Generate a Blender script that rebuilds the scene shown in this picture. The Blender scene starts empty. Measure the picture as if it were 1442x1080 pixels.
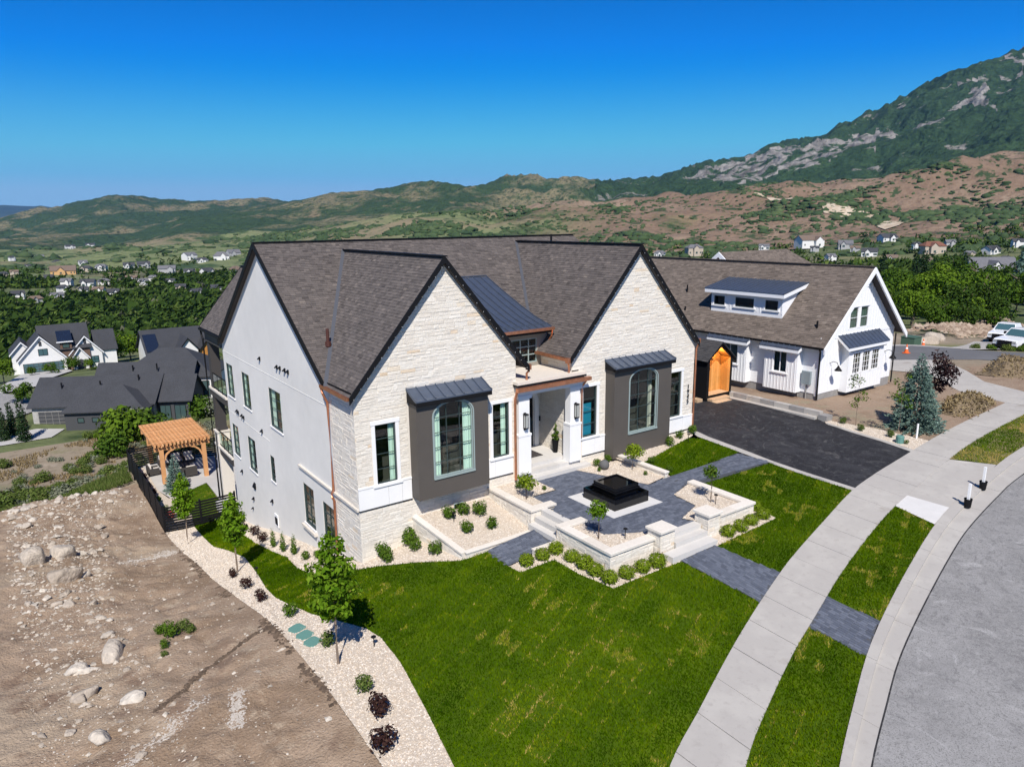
import bpy, math, random
import numpy as np
from mathutils import Vector, Matrix
from mathutils.geometry import delaunay_2d_cdt
SC=bpy.context.scene; COL=SC.collection
# ------------------------------------------------------------ camera, sky, sun, exposure
cam=bpy.data.cameras.new('camera'); cam.sensor_width=36; cam.lens=25.04; cam.clip_start=.5; cam.clip_end=40000
co=bpy.data.objects.new('camera',cam); COL.objects.link(co)
R3=Matrix(((0.81358532,0.13794641,-0.56484485),(-0.58134694,0.1750985,-0.79459188),(-0.01070762,0.97483912,0.22265229)))
co.matrix_world=Matrix.Translation((0,0,11))@R3.to_4x4(); SC.camera=co
SUN_AZ=math.radians(58); SUN_EL=math.radians(48)      # shadows fall towards SUN_AZ
ld=Vector((math.cos(SUN_EL)*math.cos(SUN_AZ),math.cos(SUN_EL)*math.sin(SUN_AZ),-math.sin(SUN_EL)))
w=bpy.data.worlds.new('World'); SC.world=w; w.use_nodes=True; nt=w.node_tree; nt.nodes.clear()
sky=nt.nodes.new('ShaderNodeTexSky'); sky.sky_type='NISHITA'; sky.sun_disc=False; sky.sun_elevation=SUN_EL
sky.sun_rotation=math.atan2(-ld.x,-ld.y); sky.altitude=2500; sky.air_density=1.0; sky.dust_density=.0; sky.ozone_density=6.0
hs=nt.nodes.new('ShaderNodeHueSaturation'); hs.inputs['Saturation'].default_value=1.5; hs.inputs['Value'].default_value=1.0
dk=nt.nodes.new('ShaderNodeMix'); dk.data_type='RGBA'; dk.blend_type='DARKEN'; dk.inputs[0].default_value=1; dk.inputs[7].default_value=(1.75,3.9,6.0,1)   # the pale even blue of the lower sky
bg=nt.nodes.new('ShaderNodeBackground'); bg.inputs[1].default_value=.105
ow=nt.nodes.new('ShaderNodeOutputWorld')
def _sc(k):
    n=nt.nodes.new('ShaderNodeVectorMath'); n.operation='SCALE'; n.inputs['Scale'].default_value=k; return n
s1=_sc(.2); s2=_sc(5.0); gm=nt.nodes.new('ShaderNodeGamma'); gm.inputs[1].default_value=1.42
nt.links.new(sky.outputs[0],s1.inputs[0]); nt.links.new(s1.outputs[0],gm.inputs[0]); nt.links.new(gm.outputs[0],s2.inputs[0]); nt.links.new(s2.outputs[0],hs.inputs['Color']); nt.links.new(hs.outputs[0],dk.inputs[6])
# pale band of air low in the sky, the same all the way round
tc=nt.nodes.new('ShaderNodeTexCoord'); sx=nt.nodes.new('ShaderNodeSeparateXYZ'); mr=nt.nodes.new('ShaderNodeMapRange'); mr.interpolation_type='SMOOTHSTEP'
mr.inputs[1].default_value=-.03; mr.inputs[2].default_value=.20; mr.inputs[3].default_value=1; mr.inputs[4].default_value=0
lo=nt.nodes.new('ShaderNodeMix'); lo.data_type='RGBA'; lo.inputs[7].default_value=(2.0,3.6,5.4,1)
nt.links.new(tc.outputs['Generated'],sx.inputs[0]); nt.links.new(sx.outputs['Z'],mr.inputs[0]); nt.links.new(mr.outputs[0],lo.inputs[0]); nt.links.new(dk.outputs[2],lo.inputs[6]); nt.links.new(lo.outputs[2],bg.inputs[0]); nt.links.new(bg.outputs[0],ow.inputs[0])
sl=bpy.data.lights.new('sun','SUN'); sl.energy=4.8; sl.angle=math.radians(.5); sl.color=(1,.945,.87)
so=bpy.data.objects.new('sun',sl); COL.objects.link(so); so.rotation_euler=ld.to_track_quat('-Z','Y').to_euler()
SC.view_settings.view_transform='Standard'; SC.view_settings.look='None'; SC.view_settings.exposure=0.40; SC.view_settings.gamma=1
SC.cycles.max_bounces=6; SC.cycles.volume_bounces=0; SC.cycles.transparent_max_bounces=12
# ------------------------------------------------------------ materials
def _n(nt,t,**k):
    n=nt.nodes.new(t)
    for a,b in k.items(): setattr(n,a,b)
    return n
MATS={}
def mat(name,cols,rough=.8,noise=(),bump=None,metal=0,spec=.3,coat=0,coord='pos'):
    """cols: one colour or a list of (position, colour) picked per piece by the 'rnd' attribute; noise: [(scale, amount)]"""
    m=bpy.data.materials.new(name); m.use_nodes=True; nt=m.node_tree; L=nt.links
    p=nt.nodes['Principled BSDF']; p.inputs['Roughness'].default_value=rough; p.inputs['Metallic'].default_value=metal
    p.inputs['Specular IOR Level'].default_value=spec; p.inputs['Coat Weight'].default_value=coat
    if coord=='pos':
        g=_n(nt,'ShaderNodeNewGeometry'); cs=g.outputs['Position']
    else:
        g=_n(nt,'ShaderNodeTexCoord'); cs=g.outputs['Object']
    if isinstance(cols,list):
        a=_n(nt,'ShaderNodeAttribute',attribute_name='rnd'); r=_n(nt,'ShaderNodeValToRGB'); L.new(a.outputs['Fac'],r.inputs[0])
        e=r.color_ramp.elements
        while len(e)<len(cols): e.new(.5)
        for el,(q,c) in zip(e,cols): el.position=q; el.color=(*c,1)
        c=r.outputs[0]
    else:
        r=_n(nt,'ShaderNodeRGB'); r.outputs[0].default_value=(*cols,1); c=r.outputs[0]
    for sc_,am in noise:
        t=_n(nt,'ShaderNodeTexNoise'); t.inputs['Scale'].default_value=sc_; t.inputs['Detail'].default_value=5; L.new(cs,t.inputs['Vector'])
        mr=_n(nt,'ShaderNodeMapRange'); mr.inputs[1].default_value=.25; mr.inputs[2].default_value=.75; mr.inputs[3].default_value=1-am; mr.inputs[4].default_value=1+am
        L.new(t.outputs['Fac'],mr.inputs[0])
        mx=_n(nt,'ShaderNodeMix',data_type='RGBA',blend_type='MULTIPLY'); mx.inputs[0].default_value=1
        L.new(c,mx.inputs[6]); L.new(mr.outputs[0],mx.inputs[7]); c=mx.outputs[2]
    L.new(c,p.inputs['Base Color'])
    if bump:
        t=_n(nt,'ShaderNodeTexNoise'); t.inputs['Scale'].default_value=bump[0]; t.inputs['Detail'].default_value=6; L.new(cs,t.inputs['Vector'])
        b=_n(nt,'ShaderNodeBump'); b.inputs['Strength'].default_value=bump[1]; b.inputs['Distance'].default_value=bump[2] if len(bump)>2 else .02
        L.new(t.outputs['Fac'],b.inputs['Height']); L.new(b.outputs[0],p.inputs['Normal'])
    MATS[name]=m; m['_c']=0; return m
def foliage(name,cols,trans=.25,rough=.55):
    m=mat(name,cols,rough=rough,spec=.0); nt=m.node_tree; L=nt.links; p=nt.nodes['Principled BSDF']; o=nt.nodes['Material Output']
    t=_n(nt,'ShaderNodeBsdfTranslucent'); L.new(p.inputs['Base Color'].links[0].from_socket,t.inputs['Color'])
    mx=_n(nt,'ShaderNodeMixShader'); mx.inputs[0].default_value=trans; L.new(p.outputs[0],mx.inputs[1]); L.new(t.outputs[0],mx.inputs[2]); L.new(mx.outputs[0],o.inputs['Surface'])
    return m
def ramp_mat(name,layers,rough=.9,bump=None,warm=None):
    """layers: base colour, then (noise scale, lo, hi, colour): colour laid over where the noise passes lo..hi"""
    m=mat(name,layers[0],rough=rough,bump=bump,spec=.15); nt=m.node_tree; L=nt.links; p=nt.nodes['Principled BSDF']
    c=p.inputs['Base Color'].links[0].from_socket; g=[n for n in nt.nodes if n.bl_idname=='ShaderNodeNewGeometry'][0]
    for k,(s,lo,hi,colr,*ds) in enumerate(layers[1:]):
        t=_n(nt,'ShaderNodeTexNoise'); t.inputs['Scale'].default_value=s; t.inputs['Detail'].default_value=8; t.inputs['Roughness'].default_value=.6; t.inputs['Distortion'].default_value=ds[0] if ds else 0
        mp=_n(nt,'ShaderNodeMapping'); mp.inputs['Location'].default_value=(k*17.3,k*5.1,k*3.3); L.new(g.outputs['Position'],mp.inputs[0]); L.new(mp.outputs[0],t.inputs['Vector'])
        mr=_n(nt,'ShaderNodeMapRange'); mr.inputs[1].default_value=lo; mr.inputs[2].default_value=hi; L.new(t.outputs['Fac'],mr.inputs[0])
        mx=_n(nt,'ShaderNodeMix',data_type='RGBA'); L.new(mr.outputs[0],mx.inputs[0]); L.new(c,mx.inputs[6]); mx.inputs[7].default_value=(*colr,1); c=mx.outputs[2]
    if warm:
        c0=c;rg=_n(nt,'ShaderNodeRGB');rg.outputs[0].default_value=(*warm[0],1);c=rg.outputs[0]
        for k,(s,lo,hi,colr,*ds) in enumerate(warm[1:]):
            t=_n(nt,'ShaderNodeTexNoise'); t.inputs['Scale'].default_value=s; t.inputs['Detail'].default_value=8; t.inputs['Roughness'].default_value=.6; L.new(g.outputs['Position'],t.inputs['Vector'])
            mr=_n(nt,'ShaderNodeMapRange'); mr.inputs[1].default_value=lo; mr.inputs[2].default_value=hi; L.new(t.outputs['Fac'],mr.inputs[0])
            mx=_n(nt,'ShaderNodeMix',data_type='RGBA'); L.new(mr.outputs[0],mx.inputs[0]); L.new(c,mx.inputs[6]); mx.inputs[7].default_value=(*colr,1); c=mx.outputs[2]
        at=_n(nt,'ShaderNodeAttribute',attribute_name='warm');mx=_n(nt,'ShaderNodeMix',data_type='RGBA');L.new(at.outputs['Fac'],mx.inputs[0]);L.new(c0,mx.inputs[6]);L.new(c,mx.inputs[7]);c=mx.outputs[2]
    L.new(c,p.inputs['Base Color']); return m
# ------------------------------------------------------------ objects
FR={}
def tag(o,label=None,cat=None,group=None,kind=None):
    if label: o['label']=label
    if cat: o['category']=cat
    if group: o['group']=group
    if kind: o['kind']=kind
    return o
def thing(name,label,cat,loc=(0,0,0),yaw=0,group=None):
    o=bpy.data.objects.new(name,None); o.empty_display_size=.3; COL.objects.link(o); o.location=loc; o.rotation_euler=(0,0,yaw)
    FR[o.name]=Matrix.Translation(loc)@Matrix.Rotation(yaw,4,'Z'); return tag(o,label,cat,group)
def link(name,me,m,parent=None,kind=None,label=None,smooth=False):
    o=bpy.data.objects.new(name,me); COL.objects.link(o)
    if not me.materials: me.materials.append(m)
    elif me.materials[0]!=m: o.material_slots[0].link='OBJECT';o.material_slots[0].material=m
    if smooth: me.polygons.foreach_set('use_smooth',[True]*len(me.polygons))
    if parent is not None:
        o.parent=parent
        if parent.name in FR: FR[o.name]=FR[parent.name]
    if kind: o['kind']=kind
    if label: o['label']=label
    return o
def npmesh(name,V,F,rnd=None):
    V=np.asarray(V,np.float32);F=np.asarray(F,np.int32);me=bpy.data.meshes.new(name);n,k=F.shape
    me.vertices.add(len(V));me.vertices.foreach_set('co',V.ravel());me.loops.add(n*k);me.loops.foreach_set('vertex_index',F.ravel())
    me.polygons.add(n);me.polygons.foreach_set('loop_start',np.arange(n,dtype=np.int32)*k);me.polygons.foreach_set('loop_total',np.full(n,k,np.int32))
    me.update(calc_edges=True)
    if rnd is not None:
        a=me.attributes.new('rnd','FLOAT','FACE');a.data.foreach_set('value',np.asarray(rnd,np.float32))
    return me
def dup(o,loc=None,yaw=None,label=None,scale=None,parent=None):
    c=o.copy(); COL.objects.link(c)
    if parent is not None: c.parent=parent
    if loc is not None: c.location=loc
    if yaw is not None: c.rotation_euler=(0,0,yaw)
    if scale is not None: c.scale=(scale,)*3 if np.isscalar(scale) else scale
    if label: c['label']=label
    for ch in list(o.children): dup(ch,parent=c)
    return c
V3=lambda *a: np.array(a,float)
def nrm(v): v=np.asarray(v,float); return v/np.linalg.norm(v)
class MB:
    def __init__(s,M=None): s.v=[];s.f=[];s.c=[];s.M=M
    def add(s,pts,faces,c=0.):
        b=len(s.v); s.v+= [tuple(map(float,p)) for p in pts]; s.f+=[tuple(b+i for i in f) for f in faces]; s.c+=[c]*len(faces); return s
    def poly(s,pts,c=0.): return s.add(pts,[tuple(range(len(pts)))],c)
    def box(s,x0,x1,y0,y1,z0,z1,c=0.):
        p=[(x,y,z) for z in (z0,z1) for x,y in ((x0,y0),(x1,y0),(x1,y1),(x0,y1))]
        return s.add(p,[(3,2,1,0),(4,5,6,7),(0,1,5,4),(1,2,6,5),(2,3,7,6),(3,0,4,7)],c)
    def bar(s,a,b,w,h,up=(0,0,1),c=0.):
        """box beam from a to b, w across, h along up (centred)"""
        a=np.array(a,float);b=np.array(b,float);d=nrm(b-a);u=np.array(up,float);x=np.cross(d,u)
        if np.linalg.norm(x)<1e-6: x=np.cross(d,(1,0,0))
        x=nrm(x);u=np.cross(x,d);p=[e+x*i*w/2+u*j*h/2 for e in (a,b) for i,j in ((-1,-1),(1,-1),(1,1),(-1,1))]
        return s.add(p,[(0,1,2,3),(7,6,5,4),(0,4,5,1),(1,5,6,2),(2,6,7,3),(3,7,4,0)],c)
    def prism(s,pts,n,c=0.,taper=None):
        """polygon pts extruded by vector n"""
        k=len(pts);p=[np.array(q,float) for q in pts];ct=sum(p)/k
        q=[a+np.array(n,float) for a in p]
        if taper: q=[(ct+n)+(a-(ct+n))*taper for a in q]
        f=[tuple(range(k-1,-1,-1)),tuple(range(k,2*k))]+[(i,(i+1)%k,k+(i+1)%k,k+i) for i in range(k)]
        return s.add(p+q,f,c)
    def tube(s,path,r,n=8,c=0.,caps=True):
        path=[np.array(p,float) for p in path];rs=r if isinstance(r,(list,tuple)) else [r]*len(path);P=[];m=len(path)
        for i,p in enumerate(path):
            d=nrm(path[min(i+1,m-1)]-path[max(i-1,0)]);x=np.cross(d,(0,0,1))
            if np.linalg.norm(x)<1e-3: x=np.cross(d,(0,1,0))
            x=nrm(x);y=np.cross(x,d)
            P+=[p+rs[i]*(x*math.cos(t)+y*math.sin(t)) for t in [2*math.pi*k/n for k in range(n)]]
        f=[(i*n+k,i*n+(k+1)%n,(i+1)*n+(k+1)%n,(i+1)*n+k) for i in range(m-1) for k in range(n)]
        if caps: f+=[tuple(range(n-1,-1,-1)),tuple((m-1)*n+k for k in range(n))]
        return s.add(P,f,c)
    def lathe(s,prof,cx=0,cy=0,n=12,c=0.):
        P=[(cx+r*math.cos(2*math.pi*k/n),cy+r*math.sin(2*math.pi*k/n),z) for r,z in prof for k in range(n)];m=len(prof)
        f=[(i*n+k,i*n+(k+1)%n,(i+1)*n+(k+1)%n,(i+1)*n+k) for i in range(m-1) for k in range(n)]+[tuple(range(n-1,-1,-1)),tuple((m-1)*n+k for k in range(n))]
        return s.add(P,f,c)
    def build(s,name,m,parent=None,kind=None,label=None,smooth=False,world=True):
        v=s.v
        if parent is not None and world:
            Mi=FR[parent.name].inverted() if parent.name in FR else Matrix()
            v=[tuple(Mi@Vector(p)) for p in v]
        me=bpy.data.meshes.new(name);me.from_pydata(v,[],s.f)
        if any(s.c): a=me.attributes.new('rnd','FLOAT','FACE');a.data.foreach_set('value',np.array(s.c,np.float32))
        return link(name,me,m,parent,kind,label,smooth)
# ------------------------------------------------------------ 2D helpers
def clip(poly,conv):
    """Sutherland-Hodgman: poly clipped by a convex counter-clockwise polygon"""
    out=[tuple(p) for p in poly]
    for i in range(len(conv)):
        a=conv[i];b=conv[(i+1)%len(conv)];ex=b[0]-a[0];ey=b[1]-a[1];inp=out;out=[]
        if not inp: break
        for j in range(len(inp)):
            p=inp[j];q=inp[(j+1)%len(inp)];sp=ex*(p[1]-a[1])-ey*(p[0]-a[0]);sq=ex*(q[1]-a[1])-ey*(q[0]-a[0])
            if sp>=0: out.append(p)
            if (sp>=0)!=(sq>=0):
                t=sp/(sp-sq);out.append((p[0]+(q[0]-p[0])*t,p[1]+(q[1]-p[1])*t))
    return out
def area(p): return .5*sum(p[i][0]*p[(i+1)%len(p)][1]-p[(i+1)%len(p)][0]*p[i][1] for i in range(len(p)))
def ccw(p): return list(p) if area(p)>0 else list(p)[::-1]
def rsub(rects,h):
    o=[]
    for (a,b,c,d) in rects:
        if h[0]>=b or h[1]<=a or h[2]>=d or h[3]<=c: o.append((a,b,c,d));continue
        if h[0]>a: o.append((a,h[0],c,d))
        if h[1]<b: o.append((h[1],b,c,d))
        m0=max(a,h[0]);m1=min(b,h[1])
        if h[2]>c: o.append((m0,m1,c,h[2]))
        if h[3]<d: o.append((m0,m1,h[3],d))
    return o
def inside(x,y,poly):
    r=False
    for i in range(len(poly)):
        x1,y1=poly[i];x2,y2=poly[i-1]
        if (y1>y)!=(y2>y) and x<(x2-x1)*(y-y1)/(y2-y1)+x1: r=not r
    return r
def tri2d(outer,holes=(),pts=()):
    vs=[];es=[]
    for lp in [outer]+list(holes):
        b=len(vs);vs+=[Vector(p) for p in lp];es+=[(b+i,b+(i+1)%len(lp)) for i in range(len(lp))]
    vs+=[Vector(p) for p in pts]
    v,e,f,*_=delaunay_2d_cdt(vs,es,[],0,1e-5)
    F=[]
    for t in f:
        cx=sum(v[i].x for i in t)/len(t);cy=sum(v[i].y for i in t)/len(t)
        if inside(cx,cy,outer) and not any(inside(cx,cy,h) for h in holes): F.append(tuple(t))
    return [(p.x,p.y) for p in v],F
ROCK=[[(41.4, 187), (40.23, 229), (38.98, 276), (37.48, 296), (35.8, 347), (34.13, 354), (32.69, 311), (31.56, 327), (29.99, 340), (28.03, 346), (27.45, 317), (28.86, 306), (29.69, 260), (30.58, 254), (31.45, 211), (32.84, 203), (34.48, 182), (35.68, 159), (37.9, 150)], [(24.53, 415), (24.06, 446), (23.29, 456), (22.95, 490), (22.2, 494), (21.96, 456), (22.68, 429), (23.37, 427), (24.02, 411)], [(21.81, 668), (20.69, 686), (20.63, 623), (21.25, 634)], [(28.59, 493), (27.46, 511), (26.62, 545), (26.9, 475), (27.74, 494)], [(30.96, 435), (29.44, 476), (29.53, 471), (30.52, 445)], [(22.22, 363), (21.41, 370), (21.43, 334), (21.99, 330)], [(25.14, 532), (23.6, 558), (22.12, 590), (22.45, 552), (24.34, 517)], [(29.23, 236), (28.15, 253), (28.33, 218)], [(27.38, 333), (25.73, 341), (24.53, 342), (24.69, 314), (26.92, 299)], [(22.11, 580), (21.05, 607), (20.58, 577), (21.15, 537)], [(36.51, 327), (35.08, 354), (33.68, 389), (34.14, 377), (35.56, 354)]]
AZ=[-3.74, 9.49, 18.14, 23.93, 28.47, 33.39, 38.66, 44.21, 49.97, 55.82, 61.64, 67.32, 72.75, 77.86, 82.61, 86.97, 90.94, 100.76, 109.96]
RG=[60, 102, 125, 150, 250, 400, 650, 1000, 1400, 1900, 2500, 3200, 4000, 5000, 7000, 10000, 14000, 17000]
ZT=[[-0.6, -3.5, -6.0, -8.5, -12.0, -18.0, -18.2, -7.9, 20.8, 24.3, 92.8, 262.2, 485.9, 428.8, 275.7, 81.1, -108.0, -133.5], [-0.6, -3.5, -6.0, -8.5, -12.0, -18.0, -15.9, 18.0, 91.9, 114.4, 247.3, 523.1, 907.1, 875.8, 718.9, 352.9, 12.6, 12.9], [-0.6, -3.5, -6.0, -8.5, -12.0, -18.0, -18.0, 16.4, 96.8, 117.3, 230.0, 448.0, 752.1, 756.1, 561.3, 188.6, 43.5, 50.5], [-0.6, -3.5, -6.0, -8.5, -12.0, -18.0, -22.3, 13.1, 97.2, 111.1, 206.9, 388.5, 641.7, 632.2, 492.4, 212.7, 63.6, 74.8], [-0.6, -3.5, -6.0, -8.5, -12.0, -18.0, -25.3, 7.3, 76.0, 86.4, 160.7, 306.2, 507.8, 455.8, 342.0, 145.0, 78.9, 93.4], [-0.6, -3.5, -6.0, -8.5, -12.0, -18.0, -27.2, -0.8, 65.0, 70.9, 135.7, 248.0, 403.1, 368.5, 237.9, 70.9, 32.8, 37.5], [-0.6, -3.5, -6.0, -8.5, -12.0, -18.0, -30.1, -2.0, 52.8, 57.4, 114.8, 189.6, 294.7, 272.3, 124.8, 37.0, 47.5, 55.3], [-1.9, -5.4, -7.8, -10.2, -14.0, -21.4, -34.0, -4.0, 52.5, 51.5, 101.1, 158.6, 202.8, 182.1, 69.3, 1.2, -2.7, -5.7], [-3.2, -7.3, -9.6, -11.9, -16.0, -24.8, -39.0, -7.9, 40.0, 36.1, 109.4, 182.8, 161.0, 105.3, 44.3, 11.5, 11.6, 11.8], [-4.4, -9.2, -11.4, -13.6, -18.0, -28.2, -39.7, -11.7, 24.4, 29.2, 107.6, 186.6, 128.2, 63.7, 18.6, 2.9, -0.3, -2.7], [-5.7, -11.1, -13.2, -15.3, -20.0, -31.6, -40.5, -10.5, 35.6, 32.8, 98.0, 166.6, 113.0, 68.5, 25.8, 13.3, 14.2, 14.9], [-7.0, -13.0, -15.0, -17.0, -22.0, -35.0, -39.7, -18.5, 7.6, 1.0, 76.3, 141.3, 60.3, 72.7, 32.7, 23.4, 28.4, 32.2], [-8.0, -16.2, -17.3, -17.0, -24.0, -37.5, -38.4, -35.2, -10.1, -5.5, 36.8, 75.7, 95.5, 163.6, 133.7, 33.1, 41.9, 48.6], [-9.0, -19.5, -19.6, -17.0, -26.0, -40.0, -37.9, -39.1, -15.5, -19.9, 27.5, 37.7, 72.4, 146.5, 124.5, 15.7, 54.5, 63.8], [-9.0, -19.5, -19.6, -17.0, -26.0, -40.0, -36.6, -41.5, -31.1, -38.1, -30.1, -11.7, 67.2, 181.8, 132.8, -0.5, 65.9, 77.7], [-9.0, -19.5, -19.6, -17.0, -26.0, -40.0, -35.7, -41.7, -46.6, -39.0, -34.4, -20.9, 16.6, 111.1, 66.3, 17.0, 325.0, 255.2], [-9.0, -19.5, -19.6, -17.0, -26.0, -40.0, -33.0, -36.9, -40.6, -38.2, -36.1, -29.3, -20.6, 20.1, -6.2, 25.3, 334.1, 259.1], [-9.0, -19.5, -19.6, -17.0, -26.0, -40.0, -25.6, -28.2, -31.5, -28.6, -27.6, -27.6, -31.8, -35.8, -26.1, 25.3, 219.1, 92.6], [-9.0, -19.5, -19.6, -17.0, -26.0, -40.0, -17.5, -18.9, -21.4, -19.2, -18.9, -21.9, -30.2, -40.5, -41.5, -36.2, 100.7, 25.4]]
NP=[(6,11,-1.95),(6,14,-2.0),(6,18,-2.0),(6,22,-2.3),(6,26.5,-3.4),(6,32,-4.75),(6,38.7,-6.1),(6,44.6,-7),(6,53,-7),(6,58.4,-7),
(10.2,24.7,-2.2),(10.2,29.2,-3.41),(10.2,32.6,-4.2),(10.2,38,-5.55),(10.2,43.7,-6.9),(10.2,50,-6.95),(10.2,58,-7),
(8.3,20.3,-2.05),(8,14,-1.9),(10,12,-1.8),(12,18,-1.6),(12,22,-1.75),(13,22,-1.5),(14,21,-1.3),(14,25,-1.5),(16.5,17.2,-1.15),(16.5,20.5,-1.15),
(14,14,-1.55),(17,13,-1.42),(19,16.2,-1.08),(21.5,16.2,-1.03),(19.5,13.1,-1.3),(21.7,13.9,-1.2),(25.2,17.5,-.95),(25.5,20,-.66),(29,20,-.5),(29,15,-.65),
(29.2,24.7,-.3),(24,23.5,-.4),(20,20,-.7),(17,24.5,-.7),(33,25,-.3),(37.5,28,-.32),(37.5,22,-.45),(33,18,-.55),(35.4,15.9,-.55),(33,32,-.3),(30,40,-.3),
(41,24.6,-.35),(41.2,30,-.5),(41,35,-.5),(50,24.5,-.55),(50,30,-.6),(44,20,-.35),(46,36,-.5),
(20,8,-1.45),(25,8,-1.25),(31,11.5,-.85),(40,14,-.4),(50,17,-.2),(60,20,-.1),(60,10,0),(45,8,-.3),(30,3,-1.1),(15,3,-1.8),(8,3,-2.1),(0,3,-2.3),
(0,12,-2.3),(0,17.8,-2.5),(3,20,-2.5),(0,27,-3.6),(3,27,-3.5),(0,38,-4.9),(3,37,-5.3),(0,52,-6.3),(3,53,-6.65),
(0,55.5,-7.3),(0,62,-9.4),(3,57,-7.6),(3,63,-9.3),(0,72,-12.4),(6,66,-9.5),(10,66,-9),(0,85,-16),(10,78,-13.5),(20,70,-9),(30,60,-7),(30,50,-6.9),(25,45,-6.9),
(-15,15,-2.6),(-15,50,-6.3),(-20,66,-11),(-20,80,-17),(40,60,-5),(45,50,-2.5),(60,35,-.9),(70,28,-.8),(70,20,-.3),(80,28,-1.9),(64,30,-.6),(70,33,-1.0),(75,25,-1.0),(75,31,-1.6),(60,45,-3),(75,45,-4),(90,30,-2.5),(90,10,0),(60,-10,0),(0,-20,-2.5),(30,-20,-1),(-30,0,-2.5)]

_P=np.array(NP,float)
def _tps(r): return np.where(r>1e-9,r*r*np.log(np.maximum(r,1e-9)),0.)
def _fit():
    n=len(_P);D=np.hypot(_P[:,None,0]-_P[None,:,0],_P[:,None,1]-_P[None,:,1])
    A=np.zeros((n+3,n+3));A[:n,:n]=_tps(D)+np.eye(n)*2.0;A[:n,n]=1;A[:n,n+1:]=_P[:,:2];A[n,:n]=1;A[n+1:,:n]=_P[:,:2].T
    return np.linalg.solve(A,np.r_[_P[:,2],0,0,0])
_W=_fit()
def h_near(x,y):
    x=np.asarray(x,float);y=np.asarray(y,float);o=np.zeros(x.shape)+_W[-3]+_W[-2]*x+_W[-1]*y
    for i in range(len(_P)):
        o=o+_W[i]*_tps(np.hypot(x-_P[i,0],y-_P[i,1]))
    return o
_A=np.array(AZ);_R=np.log(np.array(RG,float));_Z=np.array(ZT)
def _cub(xs,x):
    """indices and Catmull weights on non-uniform axis (monotone-ish)"""
    i=np.clip(np.searchsorted(xs,x)-1,0,len(xs)-2);t=np.clip((x-xs[i])/(xs[i+1]-xs[i]),0,1)
    return i,t
def h_far(x,y):
    x=np.asarray(x,float);y=np.asarray(y,float)
    r=np.log(np.maximum(np.hypot(x,y),1.));a=np.degrees(np.arctan2(y,x))
    a=np.clip(a,_A[0],_A[-1]);r=np.clip(r,_R[0],_R[-1])
    i,t=_cub(_A,a);j,s=_cub(_R,r)
    t=t*t*(3-2*t)*.5+t*.5
    n,m=_Z.shape
    def col(jj):
        jj=np.clip(jj,0,m-1);return _Z[i,jj]*(1-t)+_Z[i+1,jj]*t
    p0,p1,p2,p3=col(j-1),col(j),col(j+1),col(j+2)
    m1=(p2-p0)*.5;m2=(p3-p1)*.5
    # monotone limiter
    d=p2-p1
    m1=np.where(m1*d<=0,0,np.sign(d)*np.minimum(abs(m1),3*abs(d)));m2=np.where(m2*d<=0,0,np.sign(d)*np.minimum(abs(m2),3*abs(d)))
    s2=s*s;s3=s2*s
    return (2*s3-3*s2+1)*p1+(s3-2*s2+s)*m1+(-2*s3+3*s2)*p2+(s3-s2)*m2
def sstep(a,b,x):
    t=np.clip((x-a)/(b-a),0,1);return t*t*(3-2*t)
def H(x,y):
    x=np.asarray(x,float);y=np.asarray(y,float)
    r=np.hypot(x,y);w=sstep(72,102,r)
    return h_near(x,y)*(1-w)+h_far(x,y)*w
# ------------------------------------------------------------ noise
def _hash(i,j,s): 
    n=(i*374761393+j*668265263+s*69069)&0xffffffff; n=((n^(n>>13))*1274126177)&0xffffffff; return ((n^(n>>16))&0xffff)/65535.
def vnoise(x,y,s=0):
    xi=np.floor(x).astype(np.int64);yi=np.floor(y).astype(np.int64);u=x-xi;v=y-yi;u=u*u*(3-2*u);v=v*v*(3-2*v)
    return (_hash(xi,yi,s)*(1-u)+_hash(xi+1,yi,s)*u)*(1-v)+(_hash(xi,yi+1,s)*(1-u)+_hash(xi+1,yi+1,s)*u)*v
def fbm(x,y,o=5,s=0):
    x=np.asarray(x,float);y=np.asarray(y,float);r=0;a=.5
    for k in range(o): r=r+a*(vnoise(x,y,s+k)-.5);x=x*2.03+11.3;y=y*2.03+7.7;a*=.5
    return r*2
def HT(x,y):
    """terrain height with hill relief"""
    x=np.asarray(x,float);y=np.asarray(y,float);r=np.hypot(x,y)
    k=sstep(500,1500,r)*np.minimum(r,4200)
    rid=1-2*abs(fbm(x/420,y/420,5,3)); rid2=1-2*abs(fbm(x/150+9,y/150,4,13))
    lf=1-.55*sstep(56,68,np.degrees(np.arctan2(y,x)))
    return H(x,y)+k*lf*(.024*(rid-.8)+(.0085+.009*sstep(1900,1200,r))*(rid2-.7))+sstep(110,300,r)*.6*fbm(x/25,y/25,3,9)
def hz(x,y): return float(HT(x,y))
def hzn(x,y): return float(h_near(x,y))
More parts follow.
